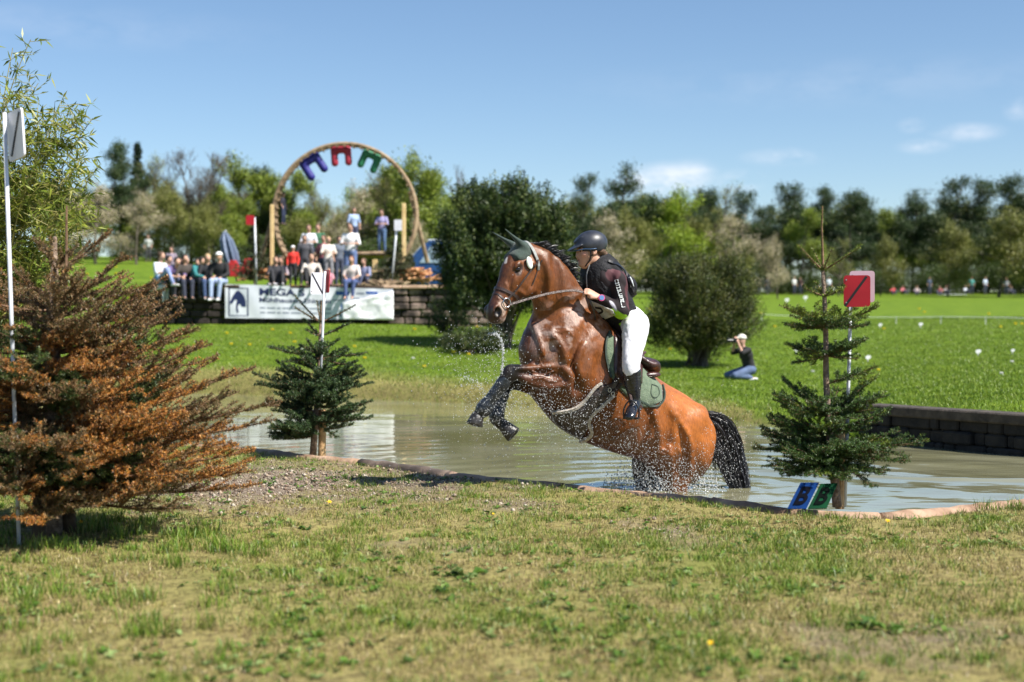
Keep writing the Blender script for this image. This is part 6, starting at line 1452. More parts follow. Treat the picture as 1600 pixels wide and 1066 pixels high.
TREES = [
 # left wood, nearer
 ('pine', 150, 245, 96, .8, 'at the left end of the wood behind the bamboo'), ('pine', 183, 224, 98, .8, 'rising left of the narrow spruce in the left wood'), ('spruce', 216, 226, 100, .9, 'standing tallest and thinnest in the left wood'),
 ('blossom', 150, 285, 84, 1.25, 'behind the top of the withered spruce'), ('blossom', 213, 300, 84, 1.1, 'left of the sitting spectators, below the narrow spruce'),
 ('sparse', 248, 246, 96, .9, 'just right of the narrow spruce'), ('bare', 300, 232, 97, .9, 'above the left spectators, taller of the two bare ones'), ('bare', 334, 238, 95, 1.0, 'right of the tallest bare tree'), ('olive', 275, 290, 92, .9, 'below the leafless grey trees'),
 ('olive', 330, 312, 86, .8, 'straight above the spectator in the white cap'), ('broad', 388, 250, 100, .9, 'left of the wooden ring'), ('pine', 412, 262, 100, .8, 'close left of the wooden ring'), ('broad', 452, 272, 98, .8, 'seen through the left side of the wooden ring'),
 ('broad', 362, 290, 94, .7, 'between the bare trees and the ring'), ('sparse', 495, 282, 102, .8, 'seen in the middle of the wooden ring'), ('blossom', 520, 330, 110, .9, 'low in the middle of the wooden ring'), ('blossom', 572, 290, 100, .9, 'seen through the right side of the wooden ring'),
 ('sparse', 610, 272, 100, .9, 'behind the right rim of the wooden ring'), ('broad', 645, 248, 100, .9, 'just right of the wooden ring'), ('broad', 678, 262, 104, .8, 'left of the big dark yew'), ('bare', 705, 258, 112, .8, 'half hidden by the left side of the yew'),
 ('blossom', 650, 345, 90, .8, 'low behind the blue van'), ('olive', 470, 345, 92, .8, 'low behind the people left on the platform'),
 # middle and right
 ('pine', 897, 276, 118, .75, 'just right of the big dark yew'), ('pine', 962, 264, 120, .9, 'above the helmet of the rider, tallest in the middle'), ('blossom', 930, 335, 105, 1.1, 'behind the back of the rider'), ('olive', 985, 330, 110, .8, 'between the rider and the bright green tree'),
 ('broad', 1035, 300, 118, .95, 'bright and round under the white cloud'), ('pine', 1098, 298, 140, .8, 'right of the bright round tree'), ('sparse', 1130, 292, 142, .8, 'left of the first row of right pines'), ('blossom', 1165, 335, 118, 1.15, 'right behind the round brown green bush'), ('blossom', 1215, 368, 116, .9, 'smaller, left of the right spruce'),
 ('olive', 1120, 345, 122, .9, 'behind the top of the round bush'), ('pine', 1172, 300, 150, .8, 'above the right flowering trees'), ('pine', 1222, 290, 150, .9, 'left above the right spruce'), ('broad', 1255, 330, 140, .8, 'behind the tip of the right spruce'), ('pine', 1288, 296, 150, .8, 'straight behind the tip of the right spruce'),
 ('pine', 1332, 302, 150, 1.1, 'above the red gate board'), ('sparse', 1310, 372, 128, .8, 'low, left of the red gate board'), ('olive', 1375, 372, 130, .9, 'just right of the red gate board'), ('broad', 1392, 330, 150, .7, 'between the two groups of right pines'),
 ('pine', 1412, 310, 152, .8, 'in the dip between the right pines'), ('pine', 1442, 302, 150, .9, 'left of the tallest right pine'), ('pine', 1475, 280, 150, .9, 'tallest of the right middle group'), ('pine', 1512, 300, 152, .8, 'between the two tallest right pines'),
 ('pine', 1545, 284, 150, .9, 'near the right edge, second from the edge'), ('pine', 1584, 276, 150, 1.0, 'highest at the right edge'), ('olive', 1480, 350, 128, 1.0, 'in front of the right pines, left one'), ('olive', 1560, 332, 124, 1.25, 'wide, before the pines at the right edge'), ('pine', 1625, 290, 150, 1.0, 'cut by the right edge'), ('olive', 1640, 340, 128, 1.0, 'cut by the right edge below the pines')]
for t in TREES:
    kind, u, v, Y, w, wh = t; tint = {'blossom': (.85, .80, .72)}.get(kind)
    if u == 1035: tint = (1.3, 1.35, .9)
    tree(kind, u, v, Y, w, where=wh, tint=tint, group='trees of the wood behind the field' if u > 800 else 'trees of the left wood')
for kind, u, v, Y, w, wh in [('broad', -60, 250, 98, 1.0, 'beyond the left edge, nearest one'), ('olive', -150, 265, 96, 1.0, 'beyond the left edge, second'), ('pine', -250, 240, 100, .9, 'beyond the left edge, third'), ('blossom', -340, 300, 90, 1.1, 'beyond the left edge, fourth'), ('broad', -430, 255, 98, 1.0, 'beyond the left edge, fifth'),
        ('pine', 1700, 290, 150, .9, 'beyond the right edge, nearest one'), ('pine', 1760, 285, 152, 1.0, 'beyond the right edge, second'), ('olive', 1820, 330, 135, 1.1, 'beyond the right edge, third'), ('broad', 1890, 310, 150, 1.0, 'beyond the right edge, fourth'), ('pine', 1960, 285, 150, 1.0, 'beyond the right edge, fifth'), ('pine', 2040, 295, 152, 1.0, 'beyond the right edge, sixth')]:
    tree(kind, u, v, Y, w, where=wh, group='trees of the wood behind the field' if u > 800 else 'trees of the left wood')
# darker second row that closes the gaps between the trunks
rgb = random.Random(77)
ORD = ['first', 'second', 'third', 'fourth', 'fifth', 'sixth', 'seventh', 'eighth', 'ninth', 'tenth', 'eleventh', 'twelfth', 'thirteenth', 'fourteenth', 'fifteenth', 'sixteenth', 'seventeenth', 'eighteenth', 'nineteenth', 'twentieth']
cnt = {}
def nth(k): cnt[k] = cnt.get(k, 0) + 1; n = cnt[k]; return (ORD[n - 1] if n <= 20 else 'twenty-' + ORD[n - 21] if n < 40 else 'fortieth') + ' from the left'
for i, u in enumerate(list(range(-40, 720, 32)) + list(range(720, 1680, 19))):
    left = u < 720; Y = rgb.uniform(118, 128) if left else rgb.uniform(166, 182); kind = rgb.choice(['olive', 'pine', 'broad', 'pine', 'olive'] if not left else ['olive', 'broad', 'sparse', 'olive'])
    vt = rgb.uniform(306, 340) if not left else rgb.uniform(282, 322)
    if 690 < u < 1000: vt = rgb.uniform(300, 330)
    tree(kind, u + rgb.uniform(-10, 10), vt, Y, 1.0, where='in the back row of the ' + ('left' if left else 'right') + ' wood, ' + nth((kind, left)), tint=(.9, .95, .85), group='back row of the ' + ('left' if left else 'right') + ' wood')
for i, u in enumerate(list(range(100, 720, 48)) + list(range(870, 1660, 24))):
    left = u < 720; Y = rgb.uniform(92, 100) if left else rgb.uniform(140, 150)
    tree('shrub', u + rgb.uniform(-12, 12), rgb.uniform(362, 388) if left else rgb.uniform(398, 432), Y, 1.7, where='in the undergrowth of the ' + ('left' if left else 'right') + ' wood, ' + nth(('u', left)), tint=(.95, 1.0, .9), group='undergrowth of the ' + ('left' if left else 'right') + ' wood')
# ---- the two big shrubs on the far bank
def big_shrub(u, vtop, vbase, Y, wpx, label, cols, n, leaf, seed, zc=.52, cut=.0, name='shrub', lumps=26, hollow=.45, stems=16, pw=2.0, clump=.10, out=.3):
    rg = np.random.default_rng(seed); x = P(u, 500, Y).x; z = gp(x, Y).z; H = P(u, vtop, Y).z - z; Rw = wpx / 2 / FPX * Y
    root = empty(name, (x, Y, z), label, 'shrub'); T = Twigs(); b = np.array([x, Y, z]); tips = []
    for i in range(stems):
        a = rg.uniform(0, 6.28); rr_ = rg.uniform(.25, .85); e = b + np.array([math.cos(a) * Rw * rr_, math.sin(a) * Rw * rr_, H * (rg.uniform(.7, .95) - .35 * rr_)]); m_ = b + (e - b) * np.array([.25, .25, .5]); s0 = b + np.array([rg.normal(0, .12), rg.normal(0, .12), -.05])
        t = np.linspace(0, 1, 7)[:, None]; T.path(list((1 - t) ** 2 * s0 + 2 * t * (1 - t) * m_ + t * t * e), .04, .012, 0)
    # lumps over an egg shaped outline, each a feathery spray of upright twigs
    c0 = b + np.array([0, 0, H * zc]); L = []
    for i in range(lumps * 5):
        d = rg.normal(0, 1, 3); d /= (np.abs(d) ** pw).sum() ** (1 / pw); s = rg.uniform(hollow, .97); L.append(c0 + d * s * np.array([Rw * .92, Rw * .92, H * (1 - zc) if d[2] > 0 else H * zc * (1 - cut)]))
    L = np.array(L); idx = rg.integers(0, len(L), n // 14); sp0 = L[idx] + rg.normal(0, 1, (len(idx), 3)) * np.array([Rw * clump, Rw * clump, H * clump * .5])
    dirs = (sp0 - (b + np.array([0, 0, H * .1]))); dirs /= np.linalg.norm(dirs, axis=1)[:, None]; dirs += rg.normal(0, out, dirs.shape); dirs[:, 2] += .3; dirs /= np.linalg.norm(dirs, axis=1)[:, None]
    ln = rg.uniform(.12, .34, (len(idx), 1)); t = rg.uniform(0, 1, (len(idx), 14)); p = sp0[:, None] + dirs[:, None] * ln[:, None] * t[..., None] + rg.normal(0, .022, (len(idx), 14, 3))
    lc = pal(rg, len(idx), cols); col = np.repeat(lc[:, None], 14, 1).reshape(-1, 3); p = p.reshape(-1, 3); k = p[:, 2] > z + .05; p, col = p[k], col[k]
    T.bark('stems', m_trunk, root, 5); V, Q, C = cards(p, leaf, col * rg.uniform(.8, 1.2, (len(p), 1)), rg, .45); link('foliage', mesh_np('foliage', V, Q, None, C), MAT_FOL, root); return root
big_shrub(788, 292, 560, 35.5, 212, 'big dark green yew standing behind the head of the horse', [(.026, .05, .012), (.042, .075, .018), (.065, .10, .022), (.12, .15, .04), (.02, .035, .01)], 190000, .07, 61, zc=.58, lumps=48, cut=.34, pw=3.2, clump=.07, stems=30)
big_shrub(1094, 408, 582, 33, 192, 'round brown green bush with many stems right of the rider', [(.030, .045, .010), (.055, .075, .014), (.095, .115, .02), (.13, .13, .03), (.02, .03, .008)], 170000, .042, 63, zc=.55, cut=.16, stems=44, pw=2.6, out=.14)
big_shrub(738, 520, 585, 33.5, 100, 'low dark scrub on the bank under the yew', [(.03, .05, .015), (.05, .075, .02), (.08, .09, .03)], 9000, .06, 65, zc=.5, stems=8)
big_shrub(700, 470, 545, 38.0, 70, 'small green bush at the foot of the stone wall left of the yew', [(.04, .07, .015), (.07, .10, .02)], 6000, .06, 66, zc=.5, stems=8)
def little_spruce(u, vt, vb, Y, wpx, label, seed):
    rg = np.random.default_rng(seed); x = P(u, 500, Y).x; z0 = P(u, vb, Y).z; H = P(u, vt, Y).z - z0; W = wpx / 2 / FPX * Y; root = empty('spruce_tree', (x, Y, z0), label, 'tree', 'cut spruces set up on the terrace'); T = Twigs(); b = np.array([x, Y, z0])
    T.path([b, b + [0, 0, H]], .035, .01, 0); P_ = []
    for i in range(70):
        q = rg.uniform(.12, .98); a = rg.uniform(0, 6.28); L = W * (1.08 - q) * rg.uniform(.7, 1.15); s = b + np.array([0, 0, q * H]); e = s + np.array([math.cos(a) * L, math.sin(a) * L, L * rg.uniform(-.1, .35)]); T.path([s, e], .012, .005, 0); t = rg.uniform(0, 1, (70, 1)); P_.append(s + (e - s) * t + rg.normal(0, .03, (70, 3)))
    p = np.concatenate(P_); T.bark('trunk', m_trunk, root); V, Q, C = cards(p, .07, pal(rg, len(p), [(.05, .06, .02), (.08, .08, .03), (.035, .05, .02)]), rg); link('foliage', mesh_np('foliage', V, Q, None, C), MAT_FOL, root)
little_spruce(398, 352, 452, 44.5, 80, 'small spruce beside the pole with the red board, left of the ring', 71)
little_spruce(424, 370, 452, 46.5, 50, 'small spruce under the left pale post of the ring', 72)
little_spruce(618, 375, 450, 44.8, 84, 'small spruce beside the pole with the white board, right of the ring', 73)
little_spruce(640, 400, 450, 46.0, 50, 'lowest small spruce, before the blue van', 74)
# ------------------------------------------------------------------ spectators
POSES = {
 'stand': dict(pel=(0, 0, .93), chest=(0, -.01, 1.27), neck=(0, -.01, 1.46), head=(0, .02, 1.58), sh=(.17, 0, 1.38), el=(.24, .0, 1.12), wr=(.22, .10, .90), hip=(.09, 0, .90), kn=(.10, .02, .48), an=(.11, -.02, .08), toe=(.12, .14, .03)),
 'stand_arms': dict(pel=(0, 0, .93), chest=(0, -.01, 1.27), neck=(0, .0, 1.46), head=(0, .04, 1.58), sh=(.17, 0, 1.38), el=(.25, .05, 1.14), wr=(.08, .25, 1.14), hip=(.09, 0, .90), kn=(.11, .03, .48), an=(.12, -.02, .08), toe=(.15, .14, .03)),
 'sit_wall': dict(pel=(0, 0, .10), chest=(0, .06, .42), neck=(0, .12, .60), head=(0, .16, .72), sh=(.17, .09, .53), el=(.23, .14, .28), wr=(.12, .34, .20), hip=(.09, .02, .10), kn=(.12, .42, .10), an=(.10, .48, -.33), toe=(.11, .63, -.38)),
 'sit_bent': dict(pel=(0, 0, .10), chest=(0, .16, .38), neck=(0, .28, .52), head=(0, .35, .62), sh=(.17, .22, .47), el=(.22, .36, .26), wr=(.10, .50, .22), hip=(.09, .02, .10), kn=(.13, .42, .16), an=(.12, .40, -.28), toe=(.13, .55, -.33)),
 'sit_ground': dict(pel=(0, 0, .12), chest=(0, -.03, .45), neck=(0, .0, .64), head=(0, .04, .76), sh=(.17, -.01, .56), el=(.25, .10, .34), wr=(.16, .30, .36), hip=(.09, .02, .12), kn=(.16, .36, .42), an=(.13, .52, .08), toe=(.13, .68, .04)),
 'photograph': dict(pel=(0, 0, .24), chest=(0, .10, .56), neck=(0, .17, .74), head=(0, .21, .86), sh=(.17, .13, .66), el=(.20, .30, .60), wr=(.07, .34, .84), hip=(.09, .03, .24), kn=(.16, .46, .12), an=(.14, .06, .07), toe=(.14, -.08, .04))}
_pc = {}
def person_parts(pose, vox, short, skirt=False):
    key = (pose, vox, short)
    if key in _pc: return _pc[key]
    J = POSES[pose]; V = {k: np.array(v, float) for k, v in J.items()}
    def mir(k): a = V[k].copy(); a[0] *= -1; return a
    lo = np.min([np.minimum(v, v * [-1, 1, 1]) for v in V.values()], 0) - .22; hi = np.max([np.maximum(v, v * [-1, 1, 1]) for v in V.values()], 0) + .24
    def F(): return Field(lo, hi, vox)
    def limbs(f, which, add=0.):
        for s in (1, -1):
            g = (lambda k: V[k]) if s == 1 else mir
            for a, b, r1, r2, t in (('sh', 'el', .048, .040, 'uarm'), ('el', 'wr', .038, .026, 'farm'), ('hip', 'kn', .080, .055, 'thigh'), ('kn', 'an', .052, .034, 'shin')):
                if t in which: f.seg(g(a), g(b), (r1 + add,) * 2, (r2 + add,) * 2, (0, 1, .01), None, k=.02)
    def torso(f, add=0., low=True):
        if low: f.seg(V['pel'], (V['pel'] + V['chest']) / 2, (.11 + add, .15 + add), (.10 + add, .13 + add), (0, 1, .01), None, k=.03)
        f.seg((V['pel'] + V['chest']) / 2, V['chest'], (.10 + add, .13 + add), (.115 + add, .165 + add), (0, 1, .01), None, k=.03)
        f.seg(V['chest'], (V['chest'] + V['neck']) / 2, (.115 + add, .165 + add), (.075 + add, .13 + add), (0, 1, .01), None, k=.03)
    out = {}
    f = F(); torso(f); limbs(f, ('uarm', 'farm', 'thigh', 'shin')); f.seg(V['neck'] - [0, 0, .04], V['head'] - [0, .01, .02], (.05, .05), (.05, .05), (0, 1, .01), None, k=.02); f.ell(V['head'] + [0, 0, .01], (.075, .092, .115), None, k=.02); f.ell(V['head'] + [0, .092, -.01], (.014, .02, .022), None, k=.01)
    for s in (1, -1):
        w = V['wr'] * [s, 1, 1]; e = V['el'] * [s, 1, 1]; d = (w - e) / np.linalg.norm(w - e); f.seg(w, w + d * .09, (.022, .036), (.016, .034), (0, .3, 1), None, k=.015)
        if vox < .02:
            sd_ = np.cross(d, [0, .3, 1]); sd_ /= np.linalg.norm(sd_)
            for i in range(4): b = w + d * .09 + sd_ * (i - 1.5) * .017; f.seg(b, b + d * (.05 + .01 * (i in (1, 2))) + [0, 0, -.02], (.009, .009), (.007, .007), (0, .3, 1), None, k=.004)
            f.seg(w + d * .03 + sd_ * -.03, w + d * .08 + sd_ * -.055, (.01, .01), (.008, .008), (0, .3, 1), None, k=.005)
        f.seg(V['an'] * [s, 1, 1] - [0, 0, .02], V['toe'] * [s, 1, 1], (.035, .035), (.028, .035), (0, 0, 1), None, k=.02)
    out['body'] = f.mesh(1)
    f = F(); torso(f, .014); limbs(f, ('uarm',) if short else ('uarm', 'farm'), .016); out['shirt'] = f.mesh(1)
    f = F(); f.seg(V['pel'], V['pel'] * .7 + V['chest'] * .3, (.125, .165), (.115, .145), (0, 1, .01), None, k=.03); limbs(f, ('thigh', 'shin'), .016); out['trousers'] = f.mesh(1)
    for s, nm_ in ((1, 'shoe'), (-1, 'shoe ')):
        f = F(); a = V['an'] * [s, 1, 1]; t = V['toe'] * [s, 1, 1]; d = (t - a); d[2] = 0; d /= np.linalg.norm(d); f.seg(a - [0, 0, .035] - d * .04, t, (.042, .042), (.032, .042), (0, 0, 1), None, k=.02); out[nm_] = f.mesh(1)
    f = F(); f.ell(V['head'] + [0, -.018, .035], (.088, .098, .105), None, k=.02); f.ell(V['head'] + [0, .09, -.03], (.075, .07, .085), None, k=.02, sub=True); out['hair'] = f.mesh(1)
    f = F(); f.ell(V['head'] + [0, -.018, .035], (.088, .098, .105), None, k=.02); f.ell(V['head'] + [0, -.06, -.10], (.08, .05, .14), None, k=.03); f.ell(V['head'] + [0, .09, -.03], (.075, .07, .085), None, k=.02, sub=True); out['long_hair'] = f.mesh(1)
    f = F(); f.ell(V['head'] + [0, -.01, .05], (.096, .106, .095), None, k=.02); f.seg(V['head'] + [0, .2, -.01], V['head'] - [0, .3, .05], (.06, .2), (.06, .2), (0, 0, 1), None, k=.01, sub=True); f.seg(V['head'] + [0, .07, .065], V['head'] + [0, .16, .05], (.014, .07), (.01, .05), (0, 0, 1), None, k=.01); out['cap'] = f.mesh(1)
    _pc[key] = {k: mesh_np(k.strip(), v[0], v[1], None, None, True) for k, v in out.items()}
    for m_ in _pc[key].values(): m_.materials.append(None)
    return _pc[key]
_cm = {}
def cmat(c, nm_='cloth'):
    if (c, nm_) not in _cm: _cm[c, nm_] = mat_noise(nm_, tuple(k * .8 for k in c), tuple(min(1, k * 1.15) for k in c), scale=9, rough=.8, bump=.2)
    return _cm[c, nm_]
SKIN = (.50, .29, .21)
def person(loc, yaw, pose, shirt, trousers, head, label, group=None, scale=1.0, short=True, shoe=(.05, .05, .05), vox=.03, lean=0.):
    """head = ('hair'|'long_hair'|'cap', colour)"""
    parts = person_parts(pose, vox, short); r = empty('person', tuple(loc), label, 'person', group, yaw); r.scale = (scale,) * 3
    def put(k, c, nm_):
        o = link(nm_, parts[k], None, r, False); o.material_slots[0].link = 'OBJECT'; o.material_slots[0].material = cmat(c, 'skin' if nm_ == 'body' else 'cloth'); return o
    put('body', SKIN, 'body'); put('shirt', shirt, 'shirt'); put('trousers', trousers, 'trousers')
    if shoe: put('shoe', shoe, 'shoe'); put('shoe ', shoe, 'shoe')
    put(head[0], head[1], 'cap' if head[0] == 'cap' else 'hair'); return r
BR, BL, DK, GY = (.09, .05, .03), (.42, .30, .15), (.02, .015, .012), (.3, .28, .26)
PI = math.pi
def at(u, Y, z): q = P(u, 500, Y); return (q.x, Y, z)
WT = 2.52; FC = PI      # facing the camera
W = 'spectators sitting on the wall left of the banner'
person(at(346, 42.95, WT), FC - .15, 'sit_wall', (.012, .012, .014), (.30, .38, .55), ('cap', (.75, .75, .74)), 'spectator in black top, pale jeans and white cap on the wall', W, 1.18, False, (.7, .7, .72))
person(at(324, 43.0, WT), FC + .3, 'sit_wall', (.02, .02, .025), (.04, .07, .16), ('hair', BL), 'blond spectator in black, sitting next left of the white cap', W, 1.12, True, (.3, .3, .3))
person(at(303, 43.1, WT), FC + .9, 'sit_bent', (.02, .16, .17), (.03, .03, .05), ('hair', DK), 'spectator in a teal top bending forward on the wall', W, 1.15, False)
person(at(287, 43.0, WT), FC + .5, 'sit_wall', (.05, .04, .035), (.03, .035, .06), ('long_hair', DK), 'dark haired spectator in dark clothes left of the teal top', W, 1.1, True)
person(at(292, 43.5, WT), FC + .2, 'sit_ground', (.42, .38, .30), (.05, .05, .06), ('hair', GY), 'grey haired spectator in beige behind the dark haired one', W, 1.0, True)
person(at(268, 43.0, WT), FC + .7, 'sit_bent', (.12, .08, .20), (.03, .03, .04), ('hair', DK), 'spectator in a purple top on the wall', W, 1.12, True)
person(at(268, 44.3, WT), FC, 'stand', (.25, .2, .25), (.05, .05, .06), ('hair', BR), 'brown haired spectator standing behind the purple top', W, .72)
person(at(251, 42.9, WT - .05), FC + 1.1, 'sit_ground', (.55, .60, .68), (.22, .28, .50), ('hair', BR), 'leftmost spectator in white and blue with pale jeans stretched left', W, 1.2, True, (.7, .7, .7))
person(at(232, 90, gp(P(232, 500, 90).x, 90).z), FC, 'stand', (.4, .42, .4), (.05, .05, .06), ('hair', BR), 'small distant walker on the grass left of the wall', None, 1.0)
person(at(312, 43.6, WT), FC + .1, 'sit_bent', (.10, .11, .13), (.03, .03, .05), ('hair', DK), 'spectator in dark grey leaning forward between the blond and the teal one', W, 1.1, False)
person(at(277, 43.4, WT), FC + .4, 'sit_bent', (.30, .31, .36), (.04, .05, .08), ('long_hair', BR), 'long haired spectator in light grey behind the purple top', W, 1.1, True)
person(at(259, 43.3, WT), FC + .9, 'sit_wall', (.03, .05, .12), (.05, .05, .06), ('hair', DK), 'spectator in navy blue between the leftmost one and the purple top', W, 1.08, True)
person(at(240, 43.0, WT - .2), FC + 1.3, 'sit_bent', (.06, .16, .30), (.5, .5, .55), ('hair', BR), 'spectator in a blue top crouching at the left end of the wall', W, 1.0, True)
W = 'people round the wooden ring'
person(at(476, 44.6, WT), FC + .2, 'stand', (.05, .05, .06), (.04, .04, .05), ('long_hair', DK), 'dark clothed person standing behind the child in red', W, .95, True)
person(at(506, 45.4, WT), FC - .3, 'stand', (.30, .10, .12), (.05, .06, .12), ('hair', BR), 'person in dull red between the green and the pale shirt', W, .98, True)
person(at(530, 45.2, WT), FC + .5, 'stand', (.10, .12, .16), (.05, .06, .10), ('hair', DK), 'person in slate grey left of the woman in the white T-shirt', W, .95, True)
person(at(569, 44.4, WT), FC - .4, 'sit_ground', (.20, .22, .35), (.05, .06, .12), ('hair', BR), 'person in blue sitting right of the woman in the white T-shirt', W, 1.0, True)
person(at(431, 43.3, WT), FC + .3, 'sit_ground', (.02, .02, .025), (.02, .02, .025), ('long_hair', BR), 'woman in black sitting left of the child in red', W, 1.0, True, (.5, .5, .55))
person(at(440, 43.6, WT), FC - .3, 'sit_ground', (.32, .26, .30), (.03, .03, .04), ('hair', BR), 'person in a greyish pink top beside the woman in black', W, 1.0, True, (.5, .5, .55))
person(at(458, 43.5, WT), FC, 'stand', (.62, .03, .02), (.03, .03, .035), ('cap', (.75, .75, .75)), 'child in a red jacket and white cap standing on the wall', W, .72, False)
person(at(487, 43.3, WT), FC + .15, 'sit_ground', (.60, .54, .48), (.015, .015, .018), ('hair', DK), 'spectator in a cream shirt and black trousers sitting above the banner', W, 1.12, True)
person(at(483, 46.0, 2.85), FC, 'stand_arms', (.62, .64, .68), (.04, .05, .08), ('hair', BR), 'person in white standing behind the cream shirt', W, 1.0)
person(at(497, 46.4, 2.85), FC, 'stand', (.03, .12, .06), (.04, .05, .06), ('hair', BR), 'person in dark green standing in the back row', W, 1.03)
person(at(513, 44.6, WT), FC + .4, 'stand_arms', (.66, .62, .56), (.2, .2, .22), ('hair', BL), 'blond person in pale shirt leaning on the railing', W, .92)
person(at(514, 43.4, WT), FC, 'sit_ground', (.62, .30, .36), (.5, .2, .26), ('hair', BR), 'small child in pink crouching beside the post', W, .62)
person(at(548, 43.9, WT), FC - .15, 'stand_arms', (.74, .74, .76), (.10, .15, .30), ('hair', DK), 'woman in a white T-shirt and jeans standing tall on the wall', W, 1.14)
person(at(551, 42.95, WT), FC - .1, 'sit_wall', (.66, .56, .54), (.06, .09, .22), ('long_hair', (.12, .05, .03)), 'woman with long brown hair sitting with her legs over the banner', W, 1.05, True, None)
person(at(553, 48.5, 3.85), FC + .5, 'stand', (.30, .40, .60), (.05, .06, .12), ('hair', DK), 'person in blue and white on the platform inside the ring', W, .86)
person(at(597, 48.6, 3.75), FC - .3, 'stand_arms', (.32, .30, .52), (.07, .13, .25), ('hair', BR), 'person in a blue pink jacket and denim on the right of the platform', W, .88)
person(at(443, 46.9, 4.62), FC + 1.2, 'stand', (.015, .015, .03), (.02, .03, .07), ('hair', DK), 'person in dark clothes climbing the left side of the ring', W, .62)
# photographer kneeling on the right
ph = person(at(1172, 29.0, float(gz(np.array([P(1172, 500, 29.0).x]), np.array([29.0]))[0]) - .02), PI / 2 + .35, 'photograph', (.010, .010, .012), (.08, .12, .22), ('cap', (.62, .60, .52)), 'photographer in black with a pale cap kneeling on the grass with a raised camera', None, .95, True, (.6, .6, .6), .018)
mb = MB(); hd = Vector((0, .21, .86)); mb.rbox(hd + Vector((0, .16, 0)), (.14, .07, .10), None, .01); mb.tube([hd + Vector((0, .19, 0)), hd + Vector((0, .34, 0)), hd + Vector((0, .345, 0))], [.036, .042, .03], 14)
cam_o = mb.build('photo_camera', m_blackp, None); cam_o.matrix_world = Matrix.LocRotScale(ph.location, ph.rotation_euler, ph.scale); tag(cam_o, 'black camera with lens raised by the kneeling photographer', 'camera')
# distant spectators along the edge of the wood
W = 'distant spectators along the edge of the wood'
far_list = [(1184, 'stand', (.03, .03, .05), DK, 'dark clothed distant spectator left of the right spruce, left one'), (1199, 'stand', (.05, .05, .06), BR, 'dark clothed distant spectator left of the right spruce, right one'), (1241, 'stand', (.7, .7, .7), BL, 'distant spectator in white just left of the right spruce stem'),
 (1250, 'stand', (.06, .03, .03), DK, 'distant spectator in dark red beside the one in white'), (1295, 'stand', (.6, .66, .75), DK, 'distant spectator in pale blue right of the spruce stem'), (1300, 'sit_ground', (.5, .5, .55), BR, 'distant sitting spectator beside the one in pale blue'), (1395, 'sit_ground', (.65, .08, .08), BL, 'distant sitting spectator in red right of the red board'),
 (1410, 'sit_ground', (.6, .15, .18), BR, 'distant sitting spectator in pink red'), (1432, 'sit_ground', (.7, .55, .55), BR, 'distant spectator in white and red sitting alone'), (1452, 'stand', (.05, .07, .12), DK, 'distant spectator standing in dark blue under the tall pine'), (1468, 'sit_ground', (.5, .12, .12), DK, 'distant spectator in dark red sitting by the blanket'),
 (1478, 'sit_ground', (.35, .3, .3), BR, 'distant spectator in brown sitting by the blanket'), (1508, 'sit_ground', (.6, .65, .75), DK, 'distant spectator in pale blue right of the blanket'), (1518, 'stand', (.08, .3, .28), DK, 'distant spectator standing in teal'), (1539, 'stand', (.5, .58, .72), BR, 'distant spectator standing in light blue'),
 (1572, 'stand', (.4, .4, .45), BR, 'distant spectator standing in grey at the right edge'), (1579, 'sit_ground', (.05, .05, .07), DK, 'distant spectator sitting in black at the right edge')]
for i, (u, pose, c, hc, lab) in enumerate(far_list):
    Y = 134 + (i * 7) % 5; x = P(u, 500, Y).x; person((x, Y, gp(x, Y).z + .02), FC + (i * 1.7) % 1.2 - .6, pose, c, (.05, .06, .10), ('hair', hc), lab, W, 1.0)
mb = MB(); x = P(1488, 500, 133).x; mb.rbox((x, 133, gp(x, 133).z + .08), (2.2, 1.6, .05), None, .02); tag(mb.build('picnic_blanket', cmat((.62, .64, .70))), 'pale picnic blanket spread at the edge of the wood', 'blanket')
# ------------------------------------------------------------------ terrace: stone wall, banner, ring, platform and small things
m_stone = mat_noise('sandstone_rubble', (.03, .022, .018), (.30, .22, .18), scale=2.6, rough=.9, bump=.8, bscale=9, contrast=(.42, .7))
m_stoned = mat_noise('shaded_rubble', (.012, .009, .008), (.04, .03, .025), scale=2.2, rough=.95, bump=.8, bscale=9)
m_slab = mat_noise('pale_sandstone', (.42, .27, .18), (.60, .42, .30), scale=3, rough=.85, bump=.5)
wr = empty('stone_wall', tuple(P(500, 497, 43)), 'rubble stone retaining wall of the terrace carrying the banner', 'wall')
XL, XR = P(228, 500, 43.1).x, P(775, 500, 43.1).x; mw = MB(); mb2 = MB(); ms = MB(); rgw = random.Random(9)
for row in range(6):
    x = XL + rgw.uniform(-.2, .1)
    while x < XR:
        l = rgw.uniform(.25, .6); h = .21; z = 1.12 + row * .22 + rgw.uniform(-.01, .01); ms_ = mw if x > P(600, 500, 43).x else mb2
        ms_.rbox((x + l / 2, 43.12 + rgw.uniform(-.05, .05), z + h / 2), (l - .03, .36, h - .015), None, .035); x += l
x = XL; md_ = MB()
while x < XR:
    l = rgw.uniform(.5, .95); (ms if x > P(596, 500, 43).x else md_).rbox((x + l / 2, 43.14 + rgw.uniform(-.04, .04), 2.475 + rgw.uniform(-.01, .01)), (l - .03, .56, .10), None, .02); x += l
mw.build('light_rubble', m_stone, wr); mb2.build('dark_rubble', m_stoned, wr); ms.build('top_slabs', m_slab, wr); md_.build('earth_edge', mat_noise('dark_earth', (.03, .02, .014), (.09, .06, .04), scale=4, rough=.95, bump=.8), wr)
